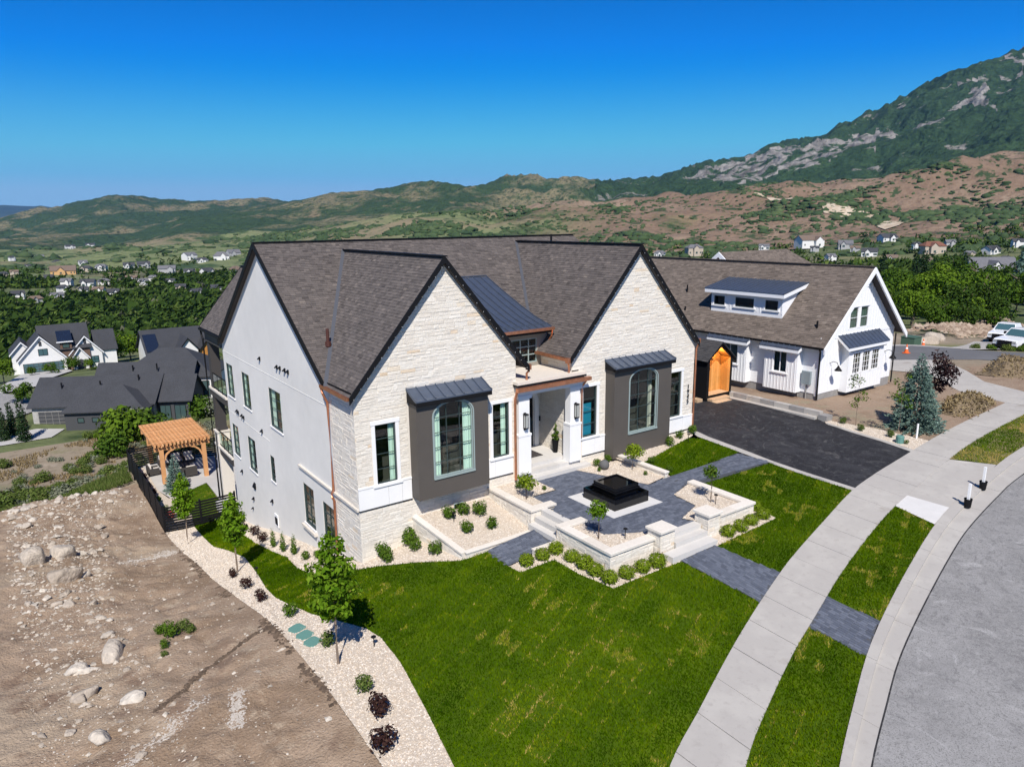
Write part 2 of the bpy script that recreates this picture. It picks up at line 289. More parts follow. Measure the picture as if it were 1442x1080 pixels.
def sheet(name,poly,m,off=0.,step=.6,amp=0.,parent=None,kind='structure',holes=(),fn=None):
    """a ground surface: the polygon draped over the terrain"""
    poly=ccw(poly);xs=[p[0] for p in poly];ys=[p[1] for p in poly]
    # densify outline
    def dens(pl):
        o=[]
        for i in range(len(pl)):
            a=pl[i];b=pl[(i+1)%len(pl)];n=max(1,int(math.hypot(b[0]-a[0],b[1]-a[1])/step))
            o+=[(a[0]+(b[0]-a[0])*t/n,a[1]+(b[1]-a[1])*t/n) for t in range(n)]
        return o
    pl=dens(poly);hl=[dens(h) for h in holes]
    gx=np.arange(min(xs)+step/2,max(xs),step);gy=np.arange(min(ys)+step/2,max(ys),step)
    pts=[(x,y) for x in gx for y in gy if inside(x,y,poly) and not any(inside(x,y,h) for h in holes)]
    v,f=tri2d(pl,hl,pts);a=np.array(v);z=(fn or h_near)(a[:,0],a[:,1])+off
    if amp: z=z+amp*fbm(a[:,0]*1.3,a[:,1]*1.3,4,5)
    me=bpy.data.meshes.new(name);me.from_pydata(np.c_[a,z].tolist(),[],f)
    # faces up
    if len(me.polygons) and sum(p.normal.z for p in me.polygons)<0: me.flip_normals()
    return link(name,me,m,parent,kind,smooth=True)
def smoothline(pts,n=8):
    o=[];P=[np.array(p,float) for p in pts]
    for i in range(len(P)-1):
        p0=P[max(i-1,0)];p1=P[i];p2=P[i+1];p3=P[min(i+2,len(P)-1)]
        for k in range(n):
            t=k/n;o.append(tuple(.5*((2*p1)+(p2-p0)*t+(2*p0-5*p1+4*p2-p3)*t*t+(3*p1-p0-3*p2+p3)*t**3)))
    return o+[tuple(P[-1])]
def pip(x,y,poly):
    r=np.zeros(len(x),bool)
    for i in range(len(poly)):
        x1,y1=poly[i];x2,y2=poly[i-1]
        if y1==y2: continue
        r^=((y1>y)!=(y2>y))&(x<(x2-x1)*(y-y1)/(y2-y1)+x1)
    return r
# ------------------------------------------------------------ terrain sheets
M_scrubground=ramp_mat('scrub_ground',[(.25,.205,.15),(.05,.50,.60,(.15,.155,.065)),(.3,.55,.65,(.30,.25,.19)),(1.2,.52,.66,(.19,.155,.11))],bump=(3,.6,.1))
M_valley=ramp_mat('valley_meadow',[(.105,.125,.055),(.004,.50,.62,(.17,.165,.085)),(.02,.52,.60,(.05,.075,.027)),(.0015,.60,.66,(.22,.165,.115)),(.09,.55,.68,(.035,.055,.02))],bump=(.2,.8,2))
M_foot=ramp_mat('foothill_ground',[(.15,.175,.08),(.003,.50,.60,(.205,.17,.105)),(.0055,.54,.6,(.040,.070,.028)),(.03,.57,.63,(.032,.058,.022)),(.11,.52,.70,(.105,.13,.055))],bump=(.07,1.,8),warm=[(.185,.128,.088),(.004,.48,.60,(.235,.172,.122)),(.0045,.60,.65,(.05,.075,.03)),(.022,.565,.61,(.035,.058,.024)),(.006,.66,.70,(.34,.28,.21)),(.12,.5,.68,(.15,.10,.07)),(.055,.60,.64,(.04,.062,.026)),(.0022,.60,.66,(.17,.15,.075))])
M_ridge=ramp_mat('wooded_ridge',[(.034,.062,.028),(.0028,.50,.575,(.175,.155,.09)),(.03,.5,.62,(.040,.068,.030)),(.0065,.62,.67,(.18,.145,.09)),(.09,.50,.66,(.018,.036,.015))],bump=(.035,1.,26))
M_mount=ramp_mat('forested_mountain',[(.024,.050,.022),(.02,.48,.62,(.038,.072,.030)),(.006,.63,.66,(.20,.19,.17)),(.03,.67,.71,(.21,.20,.18)),(.0011,.66,.72,(.08,.085,.045)),(.08,.48,.66,(.014,.030,.013))],bump=(.03,1.,34))
# bare rock faces on the mountain where the cliffs stand
nt=M_mount.node_tree;L=nt.links;p_=nt.nodes['Principled BSDF'];c_=p_.inputs['Base Color'].links[0].from_socket;at_=_n(nt,'ShaderNodeAttribute',attribute_name='rock')
g_=[n for n in nt.nodes if n.bl_idname=='ShaderNodeNewGeometry'][0];t1=_n(nt,'ShaderNodeTexNoise');t1.inputs['Scale'].default_value=.018;t1.inputs['Detail'].default_value=9;t1.inputs['Roughness'].default_value=.7;L.new(g_.outputs['Position'],t1.inputs['Vector'])
rk_=_n(nt,'ShaderNodeValToRGB');rk_.color_ramp.elements[0].position=.36;rk_.color_ramp.elements[0].color=(.085,.08,.075,1);rk_.color_ramp.elements[1].position=.6;rk_.color_ramp.elements[1].color=(.275,.26,.24,1);L.new(t1.outputs['Fac'],rk_.inputs[0])
t2=_n(nt,'ShaderNodeTexNoise');t2.inputs['Scale'].default_value=.017;t2.inputs['Detail'].default_value=9;L.new(g_.outputs['Position'],t2.inputs['Vector'])
m1_=_n(nt,'ShaderNodeMath',operation='ADD');L.new(at_.outputs['Fac'],m1_.inputs[0]);L.new(t2.outputs['Fac'],m1_.inputs[1]);m2_=_n(nt,'ShaderNodeMapRange');m2_.inputs[1].default_value=1.44;m2_.inputs[2].default_value=1.50;L.new(m1_.outputs[0],m2_.inputs[0])
x_=_n(nt,'ShaderNodeMix',data_type='RGBA');L.new(m2_.outputs[0],x_.inputs[0]);L.new(c_,x_.inputs[6]);L.new(rk_.outputs[0],x_.inputs[7]);L.new(x_.outputs[2],p_.inputs['Base Color'])
M_bluem=mat('far_mountain_rock',(.035,.06,.06),noise=[(.0015,.4)])
def polar(name,a0,a1,na,rs,m,off=0,rock=False,warm=False):
    A=np.radians(np.linspace(a0,a1,na));Rr=np.array(rs);X=np.outer(Rr,np.cos(A));Y=np.outer(Rr,np.sin(A));Z=HT(X,Y)+off*(1-sstep(48,62,np.hypot(X,Y)))
    V=np.stack([X,Y,Z],-1).reshape(-1,3);i=np.arange(len(Rr)-1)[:,None]*na+np.arange(na-1)[None,:]
    F=np.stack([i,i+na,i+na+1,i+1],-1).reshape(-1,4)
    me=npmesh(name,V,F)
    if warm:
        az=np.degrees(np.arctan2(V[:,1],V[:,0]));rr=np.hypot(V[:,0],V[:,1]);k=sstep(58,47,az+9*fbm(V[:,0]/260,V[:,1]/260,4,88))*1.;a=me.attributes.new('warm','FLOAT','POINT');a.data.foreach_set('value',k.astype(np.float32))
    if rock:
        az=np.degrees(np.arctan2(V[:,1],V[:,0]));ht=V[:,2];j=fbm(V[:,0]/190,V[:,1]/190,4,81);k=np.zeros(len(V));rr=np.hypot(V[:,0],V[:,1])
        for pl in ROCK:
            ca=sum(p[0] for p in pl)/len(pl);ch=sum(p[1] for p in pl)/len(pl);pl=[(ca+(p[0]-ca)*1.05,ch+(p[1]-ch)*1.3) for p in pl]
            k=np.maximum(k,pip(az+j*.7,ht+j*45,pl)&(rr<4300))
        a=me.attributes.new('rock','FLOAT','POINT');a.data.foreach_set('value',k.astype(np.float32))
    return link(name,me,m,None,'structure',smooth=True)
gs=lambda a,b,n: np.geomspace(a,b,n)
polar('ground',-180,180,330,[3,6,9,12,15,18,21,24,27,30]+list(gs(33,118,64)),M_scrubground,-.5)
polar('valley_floor',-30,130,320,gs(118,800,90),M_valley,0)
polar('foothills',-30,130,560,gs(800,1900,95),M_foot,warm=True)
polar('forested_mountain',-6,48,520,gs(1900,9000,230),M_mount,rock=True)
polar('wooded_ridges',48,130,460,gs(1900,9000,190),M_ridge)
polar('distant_mountains',-30,130,240,gs(9000,18000,40),M_bluem)
# ============================================================ materials for buildings
M_stone=mat('limestone_block',[(0,(.645,.59,.51)),(.5,(.68,.63,.55)),(.86,(.705,.66,.585)),(.93,(.67,.575,.45)),(1,(.63,.50,.36))],rough=.9,noise=[(9,.08),(45,.07)],bump=(28,.5,.03))
M_mortar=mat('limestone_mortar',(.66,.61,.54),rough=.95,noise=[(20,.1)])
M_stucco=mat('stucco',(.71,.69,.64),rough=.95,noise=[(.35,.055),(2,.03),(12,.02)],bump=(140,.15,.01))
M_panel=mat('white_panel',(.77,.765,.755),rough=.55,noise=[(2,.02)])
M_cap=mat('pale_capstone',[(0,(.60,.55,.48)),(1,(.67,.625,.56))],rough=.9,noise=[(12,.07)],bump=(60,.3,.01))
M_shingle=mat('asphalt_shingle',[(0,(.060,.052,.049)),(.45,(.098,.085,.079)),(.8,(.132,.113,.103)),(1,(.165,.14,.122))],rough=.95,noise=[(1.1,.10),(90,.22)])
M_deck=mat('roof_underlay',(.07,.062,.06),rough=.9)
M_black=mat('black_painted_metal',(.009,.009,.010),rough=.55,spec=.12)
M_valley_m=mat('valley_metal',(.10,.105,.12),rough=.5,metal=.3)
M_seam=mat('dark_standing_seam',(.105,.13,.18),rough=.34,metal=.55,noise=[(3,.1)])
M_taupe=mat('taupe_panel',(.085,.075,.066),rough=.55,noise=[(1.3,.05)])
M_taupe2=mat('taupe_stucco',(.26,.235,.20),rough=.9,noise=[(2,.05)])
M_copper=mat('copper',(.62,.27,.15),rough=.38,metal=.85,noise=[(4,.22),(25,.12)])
M_winframe=mat('dark_green_sash',(.035,.055,.055),rough=.4,spec=.5)
M_winlight=mat('pale_green_sash',(.26,.32,.31),rough=.5)
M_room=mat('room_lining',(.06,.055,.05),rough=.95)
M_curtain=mat('pale_green_curtain',[(0,(.56,.66,.585)),(1,(.70,.79,.71))],rough=.9)
M_conc=mat('concrete_step',[(0,(.47,.45,.42)),(1,(.55,.53,.50))],rough=.9,noise=[(1.5,.06),(30,.05)],bump=(80,.2,.01))
def glass_mat(name,tint,refl=1.0):
    m=bpy.data.materials.new(name);m.use_nodes=True;nt=m.node_tree;nt.nodes.clear()
    o=_n(nt,'ShaderNodeOutputMaterial');t=_n(nt,'ShaderNodeBsdfTransparent');t.inputs[0].default_value=(*tint,1)
    g=_n(nt,'ShaderNodeBsdfGlossy');g.inputs['Roughness'].default_value=.015;g.inputs[0].default_value=(refl,refl,refl,1)
    f=_n(nt,'ShaderNodeMath',operation='MULTIPLY_ADD');lw=_n(nt,'ShaderNodeLayerWeight');lw.inputs[0].default_value=.5;pw=_n(nt,'ShaderNodeMath',operation='POWER');pw.inputs[1].default_value=4;nt.links.new(lw.outputs['Facing'],pw.inputs[0]);nt.links.new(pw.outputs[0],f.inputs[0]);f.inputs[1].default_value=.8;f.inputs[2].default_value=.055;mx=_n(nt,'ShaderNodeMixShader')
    nt.links.new(f.outputs[0],mx.inputs[0]);nt.links.new(t.outputs[0],mx.inputs[1]);nt.links.new(g.outputs[0],mx.inputs[2]);nt.links.new(mx.outputs[0],o.inputs[0]);return m
M_glass=glass_mat('window_glass',(.82,.92,.88)); M_glassb=glass_mat('blue_window_glass',(.35,.62,.68))
RN=random.Random(7)
class Fr:
    """a wall frame: u along, v up, n outwards"""
    def __init__(s,O,U,N,V=(0,0,1)): s.O=V3(*O);s.U=nrm(U);s.V=nrm(V);s.N=nrm(N)
    def p(s,u,v,n=0): return s.O+s.U*u+s.V*v+s.N*n
    def box(s,mb,u0,u1,v0,v1,n0,n1,c=0.):
        P=[s.p(u,v,n) for n in (n0,n1) for u,v in ((u0,v0),(u1,v0),(u1,v1),(u0,v1))]
        return mb.add(P,[(3,2,1,0),(4,5,6,7),(0,1,5,4),(1,2,6,5),(2,3,7,6),(3,0,4,7)],c)
    def wall(s,mb,poly,holes=(),n=0,back=.22,c=0.):
        """sheet with real openings and their reveals"""
        hp=[h if not isinstance(h[0],(int,float)) else [(h[0],h[2]),(h[1],h[2]),(h[1],h[3]),(h[0],h[3])] for h in holes]
        v,f=tri2d(poly,hp);mb.add([s.p(a,b,n) for a,b in v],f,c)
        for h in hp:
            for i in range(len(h)):
                a=h[i];b=h[(i+1)%len(h)];mb.poly([s.p(*a,n),s.p(*b,n),s.p(*b,n-back),s.p(*a,n-back)],c)
def ashlar(fr,poly,holes,rows=(.10,.20),lens=(.22,.75),proud=(.006,.02),seed=1,joint=.004,v0=None,v1=None,tan=.03):
    """coursed limestone: returns [(area, MB)] one per block"""
    rn=random.Random(seed);poly=ccw(poly);us=[p[0] for p in poly];vs=[p[1] for p in poly];out=[]
    v=min(vs);top=max(vs)
    while v<top-.02:
        h=min(rn.uniform(*rows),top-v)
        if top-v-h<.08: h=top-v
        u=min(us)-rn.uniform(0,.4)
        while u<max(us):
            l=rn.uniform(*lens);rc=[(u,min(u+l,max(us)+.01),v,v+h)]
            for q in holes: rc=rsub(rc,q)
            for (a,b,c,d) in rc:
                if b-a<.03 or d-c<.03: continue
                pl=clip([(a+joint,c+joint),(b-joint,c+joint),(b-joint,d-joint),(a+joint,d-joint)],poly)
                if len(pl)<3 or area(pl)<.003: continue
                k=rn.uniform(*proud);r=rn.random();r=rn.uniform(.9,1) if r<tan else rn.uniform(0.02,.86)
                cu=sum(p[0] for p in pl)/len(pl);cv=sum(p[1] for p in pl)/len(pl);m=MB();n=len(pl)
                sx=1-min(.3,.014/max(.02,(max(p[0] for p in pl)-min(p[0] for p in pl))/2));sy=1-min(.4,.014/max(.02,(max(p[1] for p in pl)-min(p[1] for p in pl))/2))
                P=[fr.p(*p,0.002) for p in pl]+[fr.p(*p,k*.55) for p in pl]+[fr.p(cu+(p[0]-cu)*sx+rn.uniform(-.004,.004),cv+(p[1]-cv)*sy,k+rn.uniform(-.008,.008)) for p in pl]
                m.add(P,[tuple(range(2*n,3*n))]+[(j*n+i,j*n+(i+1)%n,(j+1)*n+(i+1)%n,(j+1)*n+i) for j in (0,1) for i in range(n)],r)
                out.append((area(pl),m))
            u+=l
        v+=h
    return out
def lay_blocks(blocks,m,parent,limit=300,name='stone_block'):
    blocks=sorted(blocks,key=lambda b:-b[0])
    for a,mb in blocks[:limit]: mb.build(name,m,parent)
    if len(blocks)>limit:
        o=MB()
        for a,mb in blocks[limit:]: o.add(mb.v,mb.f,mb.c[0])
        o.build('small_stone_blocks',m,parent,kind='stuff')
def roof(pts,eave,parent,mb_sh,mb_deck,thick=.14,tab=(.17,.30),rowh=.135,seed=3,clipto=None):
    """shingles over a roof plane given by 3D corners; eave: horizontal direction along the eave"""
    P=[V3(*p) for p in pts];N=nrm(np.cross(P[1]-P[0],P[2]-P[0]));
    if N[2]<0: N=-N
    U=nrm(eave);V=np.cross(N,U)
    if V[2]<0: V=-V;
    O=P[0];pl=ccw([(float((p-O)@U),float((p-O)@V)) for p in P]);rn=random.Random(seed)
    vs=[p[1] for p in pl];us=[p[0] for p in pl];f=lambda u,v,n:O+U*u+V*v+N*n
    mb_deck.prism([p-N*.012 for p in P],-N*thick)
    v=min(vs);k=0
    while v<max(vs):
        u=min(us)-rn.uniform(0,.3)
        while u<max(us):
            l=rn.uniform(*tab);q=clip([(u+.004,v-.01),(u+l-.004,v-.01),(u+l-.004,v+rowh),(u+.004,v+rowh)],pl)
            if len(q)>=3 and area(q)>.001:
                t=rn.choice((.014,.014,.024));n=len(q);hh=[t*(1-(p[1]-v)/rowh*.8) for p in q]
                lo=[f(p[0],p[1],-.012) for p in q];hi=[f(p[0],p[1],h) for p,h in zip(q,hh)]
                mb_sh.add(lo+hi,[tuple(range(n,2*n))]+[(i,(i+1)%n,n+(i+1)%n,n+i) for i in range(n)],min(1,max(.01,rn.gauss(.5,.17))))
            u+=l
        v+=rowh;k+=1
def window(fr,parent,u0,u1,v0,v1,cols=1,rows=4,trim=.16,trim_m=None,sash_m=None,glass=None,curtain=None,depth=.10,sill=True,room=1.2,arch=0,name='window',muntin=.025,bar_m=None,room_m=None,side_trim=True,head=True):
    """a window part with trim, sash, glass, glazing bars, room lining and curtains as sub-parts"""
    trim_m=trim_m or M_panel;sash_m=sash_m or M_winframe;glass=glass or M_glass
    def arc(g,n=14):
        if not arch: return [(u0+g,v0+g),(u1-g,v0+g),(u1-g,v1-g),(u0+g,v1-g)]
        c=(u0+u1)/2;rx=(u1-u0)/2-g;ry=arch-g;sv=v1-arch
        return [(u0+g,v0+g),(u1-g,v0+g)]+[(c+rx*math.cos(t),sv+ry*math.sin(t)) for t in np.linspace(0,math.pi,n)]
    o=MB();s=.05;A=arc(0);B=arc(s);n=len(A)
    for d0,d1 in ((-depth+.05,-depth-.03),):
        P=[fr.p(*q,d0) for q in A]+[fr.p(*q,d0) for q in B]+[fr.p(*q,d1) for q in A]+[fr.p(*q,d1) for q in B]
        o.add(P,[(i,(i+1)%n,n+(i+1)%n,n+i) for i in range(n)]+[(n+i,n+(i+1)%n,3*n+(i+1)%n,3*n+i) for i in range(n)])
    W=o.build(name,sash_m,parent)
    g=MB();g.poly([fr.p(*q,-depth-.005) for q in B]);g.build('pane',glass,W)
    mt=MB()
    for k in range(1,cols):
        u=u0+(u1-u0)*k/cols;top=v1-s if not arch else v1-arch+arch*math.sqrt(max(0,1-((u-(u0+u1)/2)/((u1-u0)/2))**2))-s*.8
        fr.box(mt,u-muntin/2,u+muntin/2,v0+s,top,-depth-.004,-depth+.025)
    for k in range(1,rows):
        v=v0+(v1-v0)*k/rows;a,b=u0+s,u1-s
        if arch and v>v1-arch:
            hw=(u1-u0)/2*math.sqrt(max(0,1-((v-(v1-arch))/arch)**2))-s*.7;a,b=(u0+u1)/2-hw,(u0+u1)/2+hw
        fr.box(mt,a,b,v-muntin/2,v+muntin/2,-depth-.002,-depth+.022)
    if mt.f: mt.build('glazing_bars',bar_m or sash_m,W)
    if trim and not arch:
        t=MB()
        if side_trim:
            fr.box(t,u0-trim,u0,v0-.0,v1,-.02,.035);fr.box(t,u1,u1+trim,v0,v1,-.02,.035)
        if head: fr.box(t,u0-trim-.03,u1+trim+.03,v1,v1+trim,-.02,.05)
        if t.f: t.build('window_trim',trim_m,W)
        if sill:
            t=MB();fr.box(t,u0-trim-.04,u1+trim+.04,v0-.09,v0,-.03,.09);t.build('sill',trim_m,W)
    elif arch:
        t=MB();A2=arc(-.06);A1=arc(0);n=len(A1);P=[fr.p(*q,.02) for q in A1]+[fr.p(*q,.02) for q in A2]+[fr.p(*q,-.0) for q in A2]
        t.add(P,[(i,(i+1)%n,n+(i+1)%n,n+i) for i in range(n)]+[(n+i,n+(i+1)%n,2*n+(i+1)%n,2*n+i) for i in range(n)]);t.build('window_trim',sash_m,W)
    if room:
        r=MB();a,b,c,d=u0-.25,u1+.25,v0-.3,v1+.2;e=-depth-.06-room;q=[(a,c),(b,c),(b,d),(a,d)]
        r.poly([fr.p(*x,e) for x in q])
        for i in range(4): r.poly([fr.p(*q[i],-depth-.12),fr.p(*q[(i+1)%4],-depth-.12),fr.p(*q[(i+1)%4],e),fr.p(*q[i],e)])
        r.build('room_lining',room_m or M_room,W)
    if curtain:
        for (a,b) in curtain:
            c=MB();m=10
            P=[]
            for i in range(m+1):
                u=u0+(u1-u0)*(a+(b-a)*i/m);nn=-depth-.09+.03*math.sin(i*2.2)
                P+=[fr.p(u,v0+.02,nn),fr.p(u,v1-.02,nn)]
            c.add(P,[(2*i,2*i+2,2*i+3,2*i+1) for i in range(m)],.01);c.c=[(i%2)*.8+.1 for i in range(m)];c.build('curtain',M_curtain,W)
    return W
# ============================================================ MAIN HOUSE
FY=24.7; WX=10.19
HS=thing('stone_house','large cream stone and white stucco house with two steep front gables and brown shingle roof','house',(WX,FY,0))
F=Fr((0,FY,0),(1,0,0),(0,-1,0)); S=Fr((WX,0,0),(0,1,0),(-1,0,0))      # front frame u=x ; side frame u=y
AL=(14.22,9.55); AR=(25.05,9.70); SL,SR=1.186,1.145
def lgz(x): return 9.65-SL*abs(x-14.22)
def rgz(x): return 9.82-SR*abs(x-25.05)
def mz(y): return 4.98+.664*(y-27.3) if y<35 else 10.09-.655*(y-35)
# ---- front walls of the two gables
hl=[(11.0,11.88,.90,3.35),(16.5,17.36,.86,3.3),(12.5,15.86,.04,4.2)]
polyL=[(WX,-2.7),(17.76,-2.7),(17.76,lgz(17.76)-.1),(14.22,9.50),(WX,lgz(WX)-.1)]
mb=MB();F.wall(mb,polyL,hl[:2]+[(13.1,15.3,.5,4.1)],back=.16);mb.build('wall',M_mortar,HS)
blk=[]
def gable_blocks(poly,holes,seed,**k):
    # split the concave-free gable into a body and a triangle so courses run through
    return ashlar(F,poly,holes,seed=seed,**k)
tr=.17
H1=[(11.0-tr,11.88+tr,.8,3.35+tr),(16.5-tr,17.36+tr,.76,3.3+tr),(12.42,15.94,-.05,4.62),(WX-1,12.5,-.02,.9),(15.86,18,-.02,.86),]
blk+=gable_blocks(polyL,H1,11)
hr=[(21.65,22.53,.84,3.3),(27.7,28.5,.8,3.22)]
polyR=[(21.38,-.6),(29.45,-.6),(29.45,rgz(29.45)-.1),(25.05,9.66),(20.95,rgz(20.95)-.1),(20.95,4.2),(21.38,4.2)]
mb=MB();F.wall(mb,polyR,hr+[(23.95,26.2,.5,4.0)],back=.16);mb.build('wall',M_mortar,HS)
H2=[(21.3,22.53+tr,.74,3.3+tr),(27.0,28.5+tr,.7,3.22+tr),(23.02,27.2,-1,4.55),(20,23.1,-.06,.74),(27.0,30,-.06,.7),(20,21.6,-1,4.2)]
polyRc=[(20.95,-.6),(29.45,-.6),(29.45,rgz(29.45)-.1),(25.05,9.66),(20.95,rgz(20.95)-.1)]
blk+=gable_blocks(polyRc,H2,12)
# stone return on the left side, the side wall of the right gable above the porch
polyS=[(FY,-2.7),(27.12,-2.9),(27.12,4.75),(FY,4.75)]
mb=MB();S.wall(mb,[(FY,-2.7),(27.12,-3.3),(27.12,4.75),(FY,4.75)]);mb.build('wall',M_mortar,HS)
blk+=ashlar(S,ccw(polyS),[],seed=13)
G=Fr((20.95,0,0),(0,1,0),(-1,0,0));mb=MB();G.wall(mb,[(FY,3.9),(27.2,3.9),(27.2,4.85),(FY,4.85)]);mb.build('wall',M_mortar,HS)
blk+=ashlar(G,[(FY,4.12),(27.0,4.12),(27.0,4.8),(FY,4.8)],[],seed=14,tan=.25)
# porch recess: back wall and right side wall in stone
PB=Fr((0,27.2,0),(1,0,0),(0,-1,0));mb=MB();PB.wall(mb,[(17.7,-.3),(21.4,-.3),(21.4,3.7),(17.7,3.7)],[(19.4,20.6,.01,2.6)]);mb.build('wall',M_mortar,HS)
blk+=ashlar(PB,[(17.7,0),(21.3,0),(21.3,3.65),(17.7,3.65)],[(19.18,20.92,0,3.1)],seed=15)
PR=Fr((21.02,0,0),(0,1,0),(-1,0,0));mb=MB();PR.wall(mb,[(24.6,-.5),(27.2,-.5),(27.2,3.7),(24.6,3.7)]);mb.build('wall',M_mortar,HS)
blk+=ashlar(PR,[(25.0,0),(27.17,0),(27.17,3.65),(25.0,3.65)],[],seed=16)
PL=Fr((17.76,0,0),(0,1,0),(1,0,0));mb=MB();PL.wall(mb,[(24.7,-.6),(27.2,-.6),(27.2,4.5),(24.7,4.5)]);mb.build('wall',M_mortar,HS)
lay_blocks(blk,M_stone,HS)
# porch ceiling, upper wall between the gables (dormer face)
mb=MB();mb.box(17.7,21.4,24.62,27.2,3.66,3.72);mb.build('porch_ceiling',M_panel,HS)
# ---- stucco left wall
wins=[('A',42.18,43.72,1.07,3.02),('B',38.85,40.3,1.07,3.02),('C',33.6,35.45,1.02,3.02),('D',42.28,43.68,-2.55,-.66),('E',38.82,40.27,-2.6,-.67),('F',35.49,36.2,-2.1,-.73),('G',29.9,31.25,-2.72,-.75),('H',27.45,28.8,-2.9,-.88)]
wins[0]=('A',42.18,43.55,1.07,3.02);wins[3]=('D',42.2,43.5,-2.55,-.66)
holes=[(a,b,c,d) for _,a,b,c,d in wins]
polyW=[(27.12,-3.6),(44.0,-7.3),(44.0,4.35),(35,mz(35)-.12),(27.12,4.78)]
mb=MB();S.wall(mb,polyW,holes,back=.12);mb.build('stucco_wall',M_stucco,HS)
for nm,a,b,c,d in wins:
    sb=MB();S.box(sb,a-.06,b+.06,c-.07,c,-.02,.06);sb.build('window_ledge',M_panel,HS)
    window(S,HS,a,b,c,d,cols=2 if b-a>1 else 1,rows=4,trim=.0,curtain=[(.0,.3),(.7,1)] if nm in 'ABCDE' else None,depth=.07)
mb=MB();S.box(mb,27.4,44,3.66,3.69,0,.012);S.box(mb,36,44,0.02,.05,0,.012);mb.build('stucco_joint',M_stucco,HS)
mb=MB();S.box(mb,24.72,31.5,-.04,.06,.0,.10);mb.build('string_course',M_cap,HS)
# deep surrounds of the two basement windows
for (a,b,c,d) in ((29.9,31.25,-2.72,-.75),(27.45,28.8,-2.9,-.88)):
    mb=MB();S.box(mb,a-.16,b+.16,c-.22,c-.09,0,.16);mb.build('window_ledge',M_cap,HS)
def vent(y,z,k=1.):
    mb=MB();S.box(mb,y-.07*k,y+.07*k,z-.09*k,z+.09*k,0,.05);mb.prism([S.p(y-.09*k,z+.11*k,0),S.p(y+.09*k,z+.11*k,0),S.p(y+.09*k,z-.02*k,.13),S.p(y-.09*k,z-.02*k,.13)],S.N*.012);mb.build('wall_vent',M_black,HS)
for y,z in ((36.4,4.3),(33.66,4.3),(33.2,4.32),(32.5,4.33),(32.05,4.33),(41.95,.36),(41.7,.33),(40.95,.3),(40.6,.27),(37.16,.29),(42.12,-3.37),(40.11,-4.46),(36.39,-3.4)): vent(y,z)
vent(39.62,-3.55,1.9); vent(40.45,-5.16,.7)
mb=MB();mb.prism([S.p(35.55,-4.62,.02),S.p(36.1,-4.62,.02),S.p(36.1,-3.95,.02),S.p(35.55,-3.95,.02)],S.N*.05);mb.build('meter_cover',M_panel,HS)
mb=MB();S.box(mb,35.62,36.0,-4.5,-4.1,.07,.09);mb.build('meter_glass',M_black,HS)
# other outside walls (right side and rear) in stucco
mb=MB()
E=Fr((29.5,0,0),(0,1,0),(1,0,0));E.wall(mb,[(FY+.02,-.8),(43.4,-.8),(43.4,4.5),(35,9.9),(27.3,4.8),(FY+.02,4.75)])
B=Fr((0,43.98,0),(1,0,0),(0,1,0));B.wall(mb,[(WX+.02,-7.3),(29.4,-7.3),(29.4,4.3),(WX+.02,4.3)])
mb.build('stucco_wall',M_stucco,HS)
# ---- roofs
sh=MB();dk=MB()
def rp(pts,eave,seed): roof(pts,eave,HS,sh,dk,seed=seed)
yv=lambda z:27.3+(z-4.98)/.664
rp([(9.98,26.95,mz(26.95)),(9.98,35,mz(35)),(14.22,35,mz(35)),(14.22,yv(9.65),9.65),(10.05,yv(lgz(10.05)),lgz(10.05))],(1,0,0),21)
rp([(14.22,yv(9.65),9.65),(18.3,yv(lgz(18.3)),lgz(18.3)),(20.75,yv(rgz(20.75)),rgz(20.75)),(25.05,yv(9.82),9.82),(25.05,35,mz(35)),(14.22,35,mz(35))],(1,0,0),22)
rp([(25.05,yv(9.82),9.82),(29.45,yv(rgz(29.45)),rgz(29.45)),(29.7,26.9,mz(26.9)),(29.7,35,mz(35)),(25.05,35,mz(35))],(1,0,0),23)
YF=24.5
rp([(9.98,YF,lgz(9.98)),(14.22,YF,9.65),(14.22,yv(9.65),9.65),(9.98,yv(lgz(9.98)),lgz(9.98))],(0,1,0),24)
rp([(18.3,YF,lgz(18.3)),(14.22,YF,9.65),(14.22,yv(9.65),9.65),(18.3,yv(lgz(18.3)),lgz(18.3))],(0,1,0),25)
rp([(20.7,YF,rgz(20.7)),(25.05,YF,9.82),(25.05,yv(9.82),9.82),(20.7,yv(rgz(20.7)),rgz(20.7))],(0,1,0),26)
rp([(29.5,YF,rgz(29.5)),(25.05,YF,9.82),(25.05,yv(9.82),9.82),(29.5,yv(rgz(29.5)),rgz(29.5))],(0,1,0),27)
# rear slope and the rear cross gable over the balconies
rp([(9.98,35,mz(35)),(29.7,35,mz(35)),(29.7,43.9,mz(43.9)),(9.98,43.9,mz(43.9))],(1,0,0),28)
bz=lambda x:4.62+1.24*(x-9.98)
rp([(9.98,43.2,4.62),(9.98,48.45,4.62),(12.95,48.45,bz(12.95)),(12.95,39.3,bz(12.95))],(0,1,0),29)
rp([(15.92,43.2,4.62),(15.92,48.45,4.62),(12.95,48.45,bz(12.95)),(12.95,39.3,bz(12.95))],(0,1,0),30)
sh.build('shingles',M_shingle,HS,kind='stuff');dk.build('roof_deck',M_deck,HS)
def strip(a,b,w,h,m,name,up=(0,0,1),lift=0):
    mb=MB();a=V3(*a)+V3(0,0,lift);b=V3(*b)+V3(0,0,lift);mb.bar(a,b,w,h,up);return mb.build(name,m,HS)
